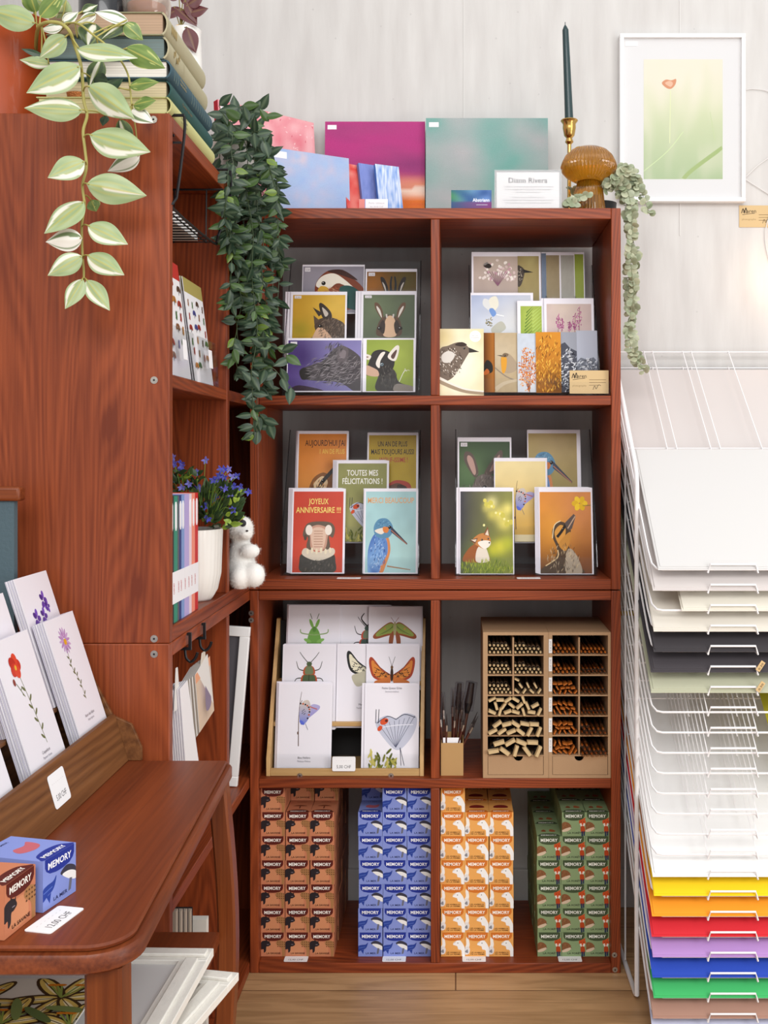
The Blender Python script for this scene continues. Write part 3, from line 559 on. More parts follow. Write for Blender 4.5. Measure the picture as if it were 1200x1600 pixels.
@art
def f_aster(a):
    a.bg(PW); stem_leaves(a, [(.55, .45), (.52, .7), (.42, .9), (.45, 1.18)], 12, '#6a6e4a', .035)
    for k in range(14): t = k*2*PI/14; a.ell(.45+.1*math.cos(t), 1.22+.1*math.sin(t), .07, .018, ['#b88ac0', '#c9a0d0'][k % 2], math.degrees(t), 8)
    a.ell(.45, 1.2, .045, .04, '#e0a528'); names(a, 'Aster des Alpes', 'Aster alpinus', .2)
@art
def f_green(a): a.bg(PW); stem_leaves(a, [(.3, .3), (.28, .6), (.4, .9)], 9, '#7f9a5a', .06); names(a, 'Campanule', 'Campanula rotundifolia', .14)
@art
def lily(a):
    a.bg(bokeh('#d8d3c6', []))
    for (x, y, s, rr) in ((.80, 1.30, .36, 10), (.25, 1.22, .34, 60), (.55, .95, .35, 140), (1.0, .9, .3, 90)):
        for k in range(6):
            t = math.radians(rr+k*60); a.ell(x+s*.5*math.cos(t), y+s*.5*math.sin(t), s*.52, s*.19, '#46331e', math.degrees(t)); a.ell(x+s*.5*math.cos(t), y+s*.5*math.sin(t), s*.45, s*.13, '#d9bd62', math.degrees(t)); a.ell(x+s*.45*math.cos(t), y+s*.45*math.sin(t), s*.32, s*.05, '#f3e8bc', math.degrees(t)); a.line([(x, y), (x+s*.9*math.cos(t), y+s*.9*math.sin(t))], .008, '#5a4424')
        for k in range(5): a.line([(x, y), (x+.12*math.cos(k), y+.16)], .014, '#8a9a4a'); a.ell(x+.12*math.cos(k), y+.17, .03, .015, '#d07a1c')
    for k in range(6): a.ell(.1+.16*k, 1.05+.07*(k % 2), .15, .035, ['#5f7040', '#7a8a50'][k % 2], 20+k*30)

DES = {k: (0, 1.4) for k in ('joyeux', 'merci', 'toutes', 'aujour', 'unan', 'fox', 'duckling', 'bluewing', 'wallaby', 'kingf2', 'i_blue', 'i_hair', 'i_beetle', 'i_swallow', 'i_orange', 'i_leaf', 'i_stag', 'i_moth')}
DES.update(boar=(0, .72), kid=(0, 1.12), cham_side=(-.47, 1.16), cham_front=(-.66, 1.10), horns=(-.45, .80), mandarin=(-.06, .74), nutcracker=(0, 1.5), beeflower=(-.55, .62), crow=(-.9, .95), bluefly=(-.25, .68), pinkplants=(-.3, .62), fern=(-.2, 1.2))
def W(mb, name, mats, parent, **k):      # part built in world coordinates, stored relative to its thing
    L = parent.location; R = parent.rotation_euler.to_matrix().inverted()
    mb.v = [tuple(R @ (Vector(p)-L)) for p in mb.v]; return mb.obj(name, mats, parent, **k)
def WT(mb, name, mats, label, cat, group=None, **k):   # a thing that is one mesh; origin moved to its base
    xs = [p[0] for p in mb.v]; ys = [p[1] for p in mb.v]; zs = [p[2] for p in mb.v]
    L = Vector(((min(xs)+max(xs))/2, (min(ys)+max(ys))/2, min(zs))); mb.v = [tuple(Vector(p)-L) for p in mb.v]
    return tag(mb.obj(name, mats, None, loc=L, **k), label, cat, group)
# ---------------- the room ----------------
def wall_mat():
    m, nt, b = newmat('painted_wall'); N = nt.nodes; L = nt.links
    tc = N.new('ShaderNodeTexCoord'); mp = N.new('ShaderNodeMapping'); mp.inputs['Scale'].default_value = (30, 30, 5); L.new(tc.outputs['Object'], mp.inputs[0])
    n = N.new('ShaderNodeTexNoise'); n.inputs['Scale'].default_value = 1; n.inputs['Detail'].default_value = 6; L.new(mp.outputs[0], n.inputs['Vector'])
    v = N.new('ShaderNodeTexVoronoi'); v.inputs['Scale'].default_value = 22; L.new(tc.outputs['Object'], v.inputs['Vector'])
    cr = N.new('ShaderNodeValToRGB'); L.new(n.outputs[0], cr.inputs[0]); e = cr.color_ramp.elements
    e[0].position = .3; e[0].color = (*hx('#c2bebb'), 1); e[1].position = .7; e[1].color = (*hx('#cecbc8'), 1)
    cr2 = N.new('ShaderNodeValToRGB'); L.new(v.outputs['Distance'], cr2.inputs[0]); cr2.color_ramp.elements[0].position = .03; cr2.color_ramp.elements[0].color = (.55, .55, .55, 1); cr2.color_ramp.elements[1].position = .06
    mx = N.new('ShaderNodeMix'); mx.data_type = 'RGBA'; mx.blend_type = 'MULTIPLY'; mx.inputs[0].default_value = .35; L.new(cr.outputs[0], mx.inputs[6]); L.new(cr2.outputs[0], mx.inputs[7])
    L.new(mx.outputs[2], b.inputs['Base Color']); b.inputs['Roughness'].default_value = .6
    bp = N.new('ShaderNodeBump'); bp.inputs['Strength'].default_value = .5; bp.inputs['Distance'].default_value = .002; L.new(n.outputs[0], bp.inputs['Height']); L.new(bp.outputs[0], b.inputs['Normal']); return m
def floor_mat():
    m, nt, b = newmat('oak_planks'); N = nt.nodes; L = nt.links
    tc = N.new('ShaderNodeTexCoord'); br = N.new('ShaderNodeTexBrick'); br.inputs['Scale'].default_value = 1; br.inputs['Brick Width'].default_value = 1.3; br.inputs['Row Height'].default_value = .14
    br.inputs['Mortar Size'].default_value = .0015; br.inputs['Color1'].default_value = (*hx('#c39a6e'), 1); br.inputs['Color2'].default_value = (*hx('#a98058'), 1); br.inputs['Mortar'].default_value = (*hx('#6e4e32'), 1)
    L.new(tc.outputs['Object'], br.inputs['Vector'])
    mp = N.new('ShaderNodeMapping'); mp.inputs['Scale'].default_value = (4, 45, 1); L.new(tc.outputs['Object'], mp.inputs[0])
    n = N.new('ShaderNodeTexNoise'); n.inputs['Scale'].default_value = 1; n.inputs['Detail'].default_value = 6; n.inputs['Distortion'].default_value = 1.2; L.new(mp.outputs[0], n.inputs['Vector'])
    cr = N.new('ShaderNodeValToRGB'); L.new(n.outputs[0], cr.inputs[0]); cr.color_ramp.elements[0].position = .35; cr.color_ramp.elements[0].color = (.62, .58, .52, 1); cr.color_ramp.elements[1].position = .6
    mx = N.new('ShaderNodeMix'); mx.data_type = 'RGBA'; mx.blend_type = 'MULTIPLY'; mx.inputs[0].default_value = .8; L.new(br.outputs[0], mx.inputs[6]); L.new(cr.outputs[0], mx.inputs[7])
    L.new(mx.outputs[2], b.inputs['Base Color']); b.inputs['Roughness'].default_value = .42; return m
WALLM = wall_mat(); WY_WALL = 2.495; XL = -.83
struct(MB().box(XL, 2.6, -1.5, 2.6, -.05, 0).obj('floor', floor_mat()))
mb = MB(); mb.box(XL-.1, 2.6, WY_WALL, WY_WALL+.1, 0, 2.6); struct(mb.obj('wall_back', WALLM))
struct(MB().box(XL-.1, XL, -.2, WY_WALL, 0, 2.6).obj('wall_left', WALLM))
struct(MB().box(XL, 2.6, WY_WALL-.014, WY_WALL, 0, .085).obj('baseboard_back', plain('skirting_paint', '#c9c7c4', .5), bevel=.002))
seam = plain('board_joint', '#d0cdca', .6)
for n_, px in enumerate((725, 1063)): struct(MB().box(xx(px, 2.49)-.0012, xx(px, 2.49)+.0012, WY_WALL-.0012, WY_WALL, 1.5, 2.6).obj('trim_%d' % (n_+1), seam))
# ---------------- shelving ----------------
D0 = 2.17; DB = 2.475; Z = lambda py: zz(py, D0); X0 = lambda px: xx(px, D0); ZFU = Z(905); ZFM = Z(618); ZFL = Z(1217); ZFB = Z(1505); ZTOP = Z(325)
def screw(parent, p, n):
    mb = MB(); c = Vector(p); n = Vector(n); q = n.to_track_quat('Z', 'Y')
    for r, h, m in ((.0052, .0008, 0), (.0035, .0014, 0), (.0015, .0016, 1)):
        a = MB().lathe([(0, 0), (r, 0), (r, h), (0, h)], n=14); mb.add([c+(q @ Vector(v)) for v in a.v], a.f, m)
    W(mb, 'screw', [STEEL, BLACK], parent)
def main_unit(name_label, rows, z0, z1):
    t = thing('shelf_unit', name_label, 'shelf unit', ((X0(390.3)+X0(970))/2, (D0+DB)/2, z0))
    W(MB().box(X0(390.3), X0(404), D0, DB, z0, z1), 'side_panel', WZ, t, bevel=.0015); W(MB().box(X0(955), X0(970), D0, DB, z0, z1), 'side_panel', WZ, t, bevel=.0015)
    for (nm, a, b) in rows: W(MB().box(X0(404), X0(955), D0+(.001 if nm == 'shelf' else 0), DB, a, b), nm, WX, t, bevel=.0015)
    for (a, b) in zip(rows[1:], rows[:-1]): W(MB().box(X0(673), X0(687), D0+.0005, DB, a[2], b[1]), 'divider', WZ, t, bevel=.0015)
    return t
UPR = main_unit('red-brown pine shelf unit of four open cells full of picture cards', [('top_board', Z(342), ZTOP), ('shelf', Z(633), ZFM), ('bottom_board', Z(921.5), ZFU)], Z(921.5), ZTOP)
LWR = main_unit('red-brown stained pine shelf unit on the floor holding game boxes and brushes', [('top_board', Z(938), Z(923)), ('shelf', Z(1232), ZFL), ('bottom_board', 0, ZFB)], 0, Z(923))
for p in ((960, 1492), (961, 1515), (392.5, 958), (392.5, 969)): screw(LWR, P(p[0], p[1], D0-.0002), (0, -1, 0))
UF = -.4015; UB = -.80; LA, LB, LC = 1.562, 1.958, 2.43; T = .0187
ZS = Z(921.5)
def left_unit(label, rows, z0, z1, knots):
    t = thing('shelf_unit', label, 'shelf unit', ((UF+UB)/2, 2.0, z0)); L = t.location
    ks = [((P(a, b, LA)-L), r) for a, b, r in knots]
    W(MB().box(UB, UF, LA, LA+T, z0, z1), 'side_panel', wood('stained_pine_knotty', 2, ('#6a2b14', '#9c4c28', '#b96a38'), knots=ks, contrast=.32), t, bevel=.0015)
    W(MB().box(UB, UF, LB, LB+T, rows[-1][2], rows[0][1]), 'divider', WZ, t, bevel=.0015); W(MB().box(UB, UF, LC, LC+T, z0, z1), 'side_panel', WZ, t, bevel=.0015)
    for nm, a, b in rows:
        if nm == 'shelf':
            W(MB().box(UB, UF-.001, LA+T, LB, a, b), nm, WY, t, bevel=.0015); W(MB().box(UB, UF-.001, LB+T, LC, a, b), nm, WY, t, bevel=.0015)
        else: W(MB().box(UB, UF, LA+T, LC, a, b), nm, WY, t, bevel=.0015)
    return t
LU = left_unit('tall red-brown stained pine shelf unit with books and trailing plants on top', [('top_board', Z(342), ZTOP), ('shelf', Z(633), ZFM), ('bottom_board', Z(921.5), ZFU)], ZS, ZTOP, [(172, 668, .035), (215, 916, .02), (232, 196, .012)])
LL = left_unit('red-brown stained pine shelf unit on the floor behind the small mahogany table', [('top_board', Z(938), Z(922)), ('shelf', Z(1232), ZFL), ('bottom_board', .002, ZFB)], 0, ZS-.0005, [(150, 1350, .02)])
for p in ((241, 594), (241, 998), (240, 187)): screw(LU, P(p[0], p[1], LA-.0002), (0, -1, 0))
screw(LL, P(241, 1022, LA-.0002), (0, -1, 0))

# ---------------- cards ----------------
RNAME = {0: 'front', 1: 'middle', 2: 'back'}
def card(an, box, D, label, lean=10, mg=(.03, .03, .07, .03), name='greeting_card', cat='card', group=None, behind=0, bdx=-.006, th=.0016, sleeve=True, rounded=False, white='#efebf3', mat=None):
    px0, px1, pt, pb = box; ln = math.radians(lean); s_, c_ = math.sin(ln), math.cos(ln)
    x0, x1 = xx(px0, D), xx(px1, D); w_ = x1-x0; a = (VY-pt)/F; b = (VY-pb)/F; h = (a-b)*D/(c_-a*s_); z0 = CH+b*D
    def build(withart):
        mb = MB(); mb.add([Vector((0, 0, 0))]*0, [])
        pts = [(0, 0), (w_, 0), (w_, h), (0, h)]
        U = Vector((1, 0, 0)); V = Vector((0, s_, c_)); Nn = Vector((0, -c_, s_))
        mb.prism([U*(p[0]-w_/2)+V*p[1] for p in pts], -Nn*th, 0, white)
        if withart:
            l, r, t, bo = [q*w_ for q in mg]; aw = w_-l-r; Hr = (h-t-bo)/aw; dy0, dy1 = DES.get(an, (0, Hr)); A = Art(dy1, y0=dy0); A.r = random.Random(len(an)*7+3); ARTS[an](A); k_ = Hr/(dy1-dy0)
            if an in ('boar', 'cham_side', 'cham_front', 'mandarin', 'horns', 'wallaby'): q = .09 if an in ('boar', 'mandarin') else .13; A.clip = False; A.poly([(.03, dy1-.09), (.03+q, dy1-.09), (.03+q, dy1-.02), (.03, dy1-.02)], '#e6e2e6'); A.text('2,50', .03+q/2, dy1-.075, .05, '#7a767c', 0, wid=q*.7)
            A.emit(mb, U*(l-w_/2)+V*(bo-dy0*k_*aw), U*aw, V*(aw*k_), Nn)
        return mb
    loc = Vector(((x0+x1)/2, D, z0)); o = tag(build(True).obj(name, mat or PRINT, loc=loc), label, cat, group)
    if sleeve:
        V = Vector((0, s_, c_)); Nn = Vector((0, -c_, s_)); sm = MB(); q = .0012
        sm.prism([Vector((sx*(w_/2+q), 0, 0))+V*vy+Nn*.0016 for sx, vy in ((-1, .0002), (1, .0002), (1, h+.004), (-1, h+.004))], Nn*.0002); sm.obj('cellophane_sleeve', SLEEVE, o)
    for k in range(behind):
        c = build(False).obj(name, PRINT, loc=loc+Vector((bdx*(k+1)/1.0, .0028*(k+1), .0004*(k+1)))); tag(c, 'pale card edge directly behind the '+' '.join(label.split(' on ')[0].split(' in ')[0].split()[:9]), cat, 'spare cards behind '+label[:40])
    return o
def rack(box, D, depth, label, z0, top, tier=.06):
    x0, x1 = xx(box[0], D), xx(box[1], D); t = thing('card_rack', label, 'card rack', ((x0+x1)/2, D+depth/2, z0)); th = .0025
    zt = zz(top, D+depth-.01)
    prof = [(D-.012, z0), (D-.012, z0+.018), (D+.004, z0+.075), (D+depth-.02, zt-.01), (D+depth-.014, zt), (D+depth, zt), (D+depth, z0)]
    for x in (x0-th, x1): W(MB().prism([(x, y, z) for y, z in prof], (th, 0, 0)), 'side_panel', ACR, t)
    for x in (x0-th/2, x1+th/2): W(MB().tube([(x, y, z) for y, z in prof[1:5]], .0012, n=4), 'side_edge', EDGE, t)
    W(MB().box(x0, x1, D+depth-.003, D+depth, z0, zt), 'back_panel', ACR, t)
    W(MB().box(x0, x1, D-.008, D+depth-.004, z0, z0+.0022), 'base', ACR, t)
    for k in range(3):
        y = D-.008+k*.036; zb = z0+.0025+k*tier
        mb = MB().box(x0, x1, y, y+.0022, zb, zb+.034)
        if k: mb.box(x0, x1, y+.0024, y+.034, zb, zb+.002)
        W(mb, 'tier', ACR, t)
    return t
# dark card-holder inserts give the smoked look behind the racks
r0, r1, r2 = 2.232, 2.268, 2.304
rack((443, 654), 2.232, .13, 'clear acrylic card rack in the top left cell, holding the boar and goat cards', ZFM+.0005, 408)
rack((691+44, 935), 2.232, .13, 'clear acrylic card rack in the top right cell, holding flower and landscape cards', ZFM+.0005, 415)
rack((441, 653), 2.232, .13, 'clear acrylic card rack in the middle left cell, holding the worded animal cards', ZFU+.0005, 672)
rack((713, 931), 2.232, .13, 'clear acrylic card rack in the middle right cell, holding the fox and duckling cards', ZFU+.0005, 671)
E = '4'
card('boar', (447.3, 564.8, 528.4, 612.5), r0, 'landscape card of a dark boar head on purple', mg=(.01, .01, .03, .015), name='art_card')
card('kid', (566, 648.9, 528.4, 612.5), r0, 'card of a black and white kid goat on green', mg=(.07, .04, .03, .015), name='art_card')
card('cham_side', (451.7, 540.5, 455.8, 566), r1, 'card of a young chamois in profile on yellow', mg=(.04, .03, .06, .03), name='art_card', behind=2)
card('cham_front', (563, 650, 454.8, 566), r1, 'card of a pale-faced chamois looking out on grey-green', mg=(.04, .03, .07, .03), name='art_card', behind=2)
card('mandarin', (471, 568.7, 413.6, 490), r2, 'card of a mandarin duck head on grey, at the back of its rack', mg=(.01, .01, .03, .01), name='art_card')
card('horns', (569.8, 651, 420, 520), r2, 'card of two dark horns and ears on amber', mg=(.03, .01, .06, .02), name='art_card')
lb = 'in the top right cell'
card('nutcracker', (686.5, 756, 513.8, 618), 2.19, 'tall card of a speckled nutcracker bird with a round white sticker', mg=(0, 0, 0, 0), name='art_card', sleeve=False, lean=7)
card('redstart', (755, 775, 520, 613), r0, 'brown postcard strip half hidden right of the speckled bird card', mg=(0, 0, 0, 0), name='postcard', sleeve=False)
card('robin', (773.5, 809.5, 520, 613), r0-.003, 'postcard of an orange-breasted robin on a branch', mg=(0, 0, 0, 0), name='postcard', sleeve=False)
card('sprig', (809, 840, 521, 613), r0-.006, 'postcard of an orange-leaved sprig against pale sky', mg=(0, 0, 0, 0), name='postcard', sleeve=False)
card('larch', (838, 877.5, 518.8, 613.8), r0-.009, 'postcard of a golden larch wood', mg=(0, 0, 0, 0), name='postcard', sleeve=False)
card('snowpeak', (876, 902.5, 519, 613), r0, 'postcard of black and white snowy rocks beside the larch postcard', mg=(0, 0, 0, 0), name='postcard', sleeve=False)
card('autumnpeak', (902, 935, 516.5, 610), r0+.003, 'postcard of snowy peaks above a dark lake', mg=(0, 0, 0, 0), name='postcard', sleeve=False)
card('bluefly', (735.5, 834, 457.5, 545), r1, 'landscape card of a pale blue butterfly', mg=(.01, .04, .04, .01), name='art_card')
card('fern', (808.8, 848, 470, 550), r1-.008, 'narrow card of a bright green fern in a white border', mg=(.13, .02, .22, .02), name='art_card')
card('pinkplants', (851, 929, 466, 545), r1, 'card of pink heather-like flowers on beige', mg=(.05, .05, .12, .02), name='art_card', behind=1)
card('beeflower', (737, 809.5, 393.8, 490), r2, 'card of a bee on a round white flower head', mg=(.04, .0, .1, .02), name='art_card'); 
card('crow', (808.5, 846, 393.8, 490), r2+.004, 'card showing a pointed black bird beak on olive', mg=(.02, .08, .18, .02), name='art_card')
for an, a, b, q in (('blueblur', 847, 855, 'grey-blue sliver of a card'), ('pinkblur', 854, 877, 'narrow card with a pink blossom blur'), ('dragonwing', 877, 900, 'narrow card with a dragonfly wing'), ('greenblur', 899, 914.5, 'narrow card of green blades')):
    card(an, (a, b, 394, 490), r2+.004, q+', at the back of the top right cell', mg=(.02, .08, .22, .02), name='art_card')
rmg = (.03, .04, .055, .02)
card('joyeux', (453.8, 538, 763.5, 896.2), r0, 'red birthday card of a yawning hippo', mg=rmg, behind=3, bdx=-.003)
card('merci', (567.6, 652.8, 763.5, 896.4), r0, 'light blue thank-you card of a kingfisher', mg=rmg, behind=1, bdx=-.002)
card('toutes', (524, 606.6, 719.7, 848), r1, 'olive congratulations card of a grey butterfly', mg=rmg, behind=3, bdx=-.003)
card('aujour', (462, 543, 673.6, 805), r2, 'orange birthday card with a bird head pointing its beak up', mg=rmg, behind=2, bdx=-.002)
card('unan', (572.6, 653, 675.8, 805), r2, 'mustard birthday card with a dog wearing red', mg=rmg)
card('fox', (717.8, 803.6, 762, 897), r0, 'card of a fox cub sitting in sunlit grass', mg=(.02, .02, .07, .01), behind=1)
card('duckling', (843, 928, 762, 897), r0, 'card of a duckling reaching up to a yellow flower', mg=(.02, .03, .08, .01), behind=3, bdx=-.0025)
card('bluewing', (772.6, 855.5, 716, 848), r1, 'golden card of a small blue butterfly on a twig', mg=(.02, .02, .06, .02), behind=2, bdx=.001)
card('wallaby', (715, 800, 683.5, 812), r2, 'card of a long-eared brown wallaby on dark green', mg=(.03, .03, .08, .02))
card('kingf2', (825, 909, 671.5, 805), r2, 'sand-coloured card of a kingfisher at the back of the middle right cell', mg=(.02, .07, .07, .02))
# kraft business cards in a clear holder
def kraft_note(nm, box, D, label, flat=False, cat='business card'):
    x0, x1 = xx(box[0], D), xx(box[1], D); w_ = x1-x0; h = (box[3]-box[2])/F*D; z0 = zz(box[3], D); H = h/w_
    a = Art(H, clip=False); a.bg('#cdb184'); a.line([(.06, H-.2), (.1, H-.08), (.13, H-.2), (.17, H-.06), (.2, H-.2)], .02, '#3a2f24'); a.text('Karen', .27, H-.19, .14, '#3a2f24', .005); a.line([(.08, H-.24), (.2, H-.22), (.4, H-.2)], .012, '#3a2f24')
    for i in range(3): a.line([(.5, H-.24-.07*i), (.93 if i < 2 else .75, H-.24-.07*i)], .012, '#7c6746')
    a.text('photographe', .25, .18, .07, '#a88f66', 0); a.line([(.6, .1), (.64, .2), (.68, .12), (.74, .22), (.8, .2)], .012, '#4a3c2c')
    mb = MB().box(x0, x1, D, D+.0012, z0, z0+h, 0, '#c4a878'); a.emit(mb, (x0, D, z0), (w_, 0, 0), (0, 0, w_), (0, -1, 0)); return WT(mb, nm, PRINT, label, cat)
kraft_note('business_card', (890, 951, 578.8, 615), 2.185, 'kraft paper business card in a clear holder at the shelf front')
xa, xb = xx(888, 2.18), xx(953, 2.18); hz = zz(616.5, 2.18)
t = thing('business_card_holder', 'small clear acrylic holder around the kraft business card', 'card holder', ((xa+xb)/2, 2.19, ZFM))
W(MB().box(xa, xb, 2.178, 2.1795, ZFM+.0003, zz(597, 2.18)), 'front_panel', ACR, t); W(MB().box(xa, xb, 2.1795, 2.21, ZFM+.0003, ZFM+.002), 'base', ACR, t); W(MB().box(xa, xb, 2.2085, 2.21, ZFM+.002, ZFM+.045), 'back_panel', ACR, t)
kraft_note('paper_note', (1155, 1216, 321, 355), WY_WALL-.0014, 'kraft paper note stuck on the wall under the framed poppy print', cat='note')

# bamboo rack with insect cards
zb = ZFL+.0005; t = thing('card_rack', 'bamboo card rack holding white insect cards', 'card rack', (X0(538), 2.28, zb)); De = 2.185
xa, xb = xx(415.7, De), xx(662.2, De); side = [(De, zb), (De, zb+.035), (De+.13, zz(965, De+.14)), (De+.145, zz(965, De+.14)), (De+.145, zb)]
for x in (xa, xb-.008): W(MB().prism([(x, y, z) for y, z in side], (.008, 0, 0)), 'side_panel', BAM, t, bevel=.0008)
W(MB().box(xa+.008, xb-.008, De+.002, De+.010, zb, zb+.014), 'base_rail', BAMX, t, bevel=.0008); W(MB().box(xa+.008, xb-.008, De+.010, De+.135, zb, zb+.004), 'base', BAMX, t)
for k in (1, 2): W(MB().box(xa+.008, xb-.008, De+.006+k*.036, De+.041+k*.036, zb+.014+k*.074, zb+.022+k*.074), 'shelf', BAMX, t, bevel=.0005)
W(MB().box(xa+.008, xb-.008, De+.0005, De+.002, zb+.003, zb+.043), 'front_lip', ACR, t); W(MB().box(xa+.008, xb-.008, De+.13, De+.133, zb+.004, zz(965, De+.14)-.004), 'back_panel', DARK, t)
for px in (468.5, 611): screw(t, P(px, 1212, De+.0018), (0, -1, 0))
f0, f1, f2 = De+.012, De+.048, De+.084
em = (.03, .03, .03, .03)
card('i_blue', (432, 517, 1067, 1205), f0, 'white card of a blue-grey butterfly on a brown stalk', lean=11, mg=em, behind=3, bdx=-.002)
card('i_hair', (568.5, 654, 1068, 1206), f0, 'white card of a grey butterfly with orange patches on leaves', lean=11, mg=em, behind=1)
card('i_beetle', (438.5, 523, 1007, 1140), f1, 'white card of a green beetle with red edges', lean=11, mg=em, behind=2, bdx=.001)
card('i_swallow', (524.5, 609, 1006, 1137), f1, 'white card of a black and cream swallowtail, half hidden in the middle', lean=11, mg=em)
card('i_orange', (571, 655, 1007, 1137), f1-.003, 'white card of an orange butterfly with open wings', lean=11, mg=em, behind=2, bdx=-.001)
card('i_leaf', (447.5, 530.5, 945.5, 1075), f2, 'white card of a green leaf insect under shiny film', lean=11, mg=em, behind=2, bdx=-.002)
card('i_stag', (527, 610, 945, 1075), f2+.003, 'white card of a green and red horned beetle, at the back', lean=11, mg=em)
card('i_moth', (574.5, 657.4, 948, 1078), f2-.003, 'white card of a green and brown moth', lean=11, mg=em, behind=2, bdx=.0015)
def tagart(w_, h_, txt, top='- - - - - - -'):
    a = Art(h_/w_, clip=False); a.bg('#f3f1f2'); H = h_/w_
    a.text(top, .5, H*.68, .1, '#cfcbcb', 0, wid=.7); a.text(txt, .5, H*.2, .19, '#4a474a', 0, wid=.62); return a
def price(c, U, V, w_, h_, txt, label, nm='price_label', th=.0008, blank=False, cat='price label'):
    U = Vector(U).normalized(); V = Vector(V).normalized(); N_ = U.cross(V); o = Vector(c); mb = MB()
    r_ = min(w_, h_)*.1; pts = []
    for cx, cy, a0 in ((w_-r_, r_, -90), (w_-r_, h_-r_, 0), (r_, h_-r_, 90), (r_, r_, 180)):
        for k in range(4): t_ = math.radians(a0+30*k); pts.append(o+U*(cx+r_*math.cos(t_))+V*(cy+r_*math.sin(t_)))
    mb.prism(pts, -N_*th, 0, '#f1eff0')
    if not blank:
        A = tagart(w_, h_, txt); A.sh = A.sh[1:]; A.emit(mb, o, U*w_, V*w_, N_)
    return WT(mb, nm, PRINT, label, cat)
price(P(519, 1205, De-.002), (1, 0, 0), (0, .1, 1), .0455, .028, '5,00 CHF', 'white 5,00 CHF price label at the foot of the bamboo rack')
for (px, py, lab) in ((443, 1508.5, 'in front of the brick-red boxes'), (597, 1508.5, 'in front of the blue boxes'), (722.5, 1506, 'in front of the orange boxes'), (873, 1505, 'in front of the green boxes')):
    p = P(px, py, 2.176); p.z = ZFB+.0009
    price(p, (1, 0, .0), (.0, 1, .0), .046, .022, '12,00 CHF', 'small white 12,00 CHF label '+lab)
for (px, lab) in ((526, 'below the worded animal cards'), (808, 'below the fox and duckling cards')):
    p = P(px, 909, 2.176); p.z = ZFU+.0009; price(p, (1, 0, 0), (0, 1, 0), .046, .02, '6,00 CHF', 'thin white label lying on the shelf edge '+lab)

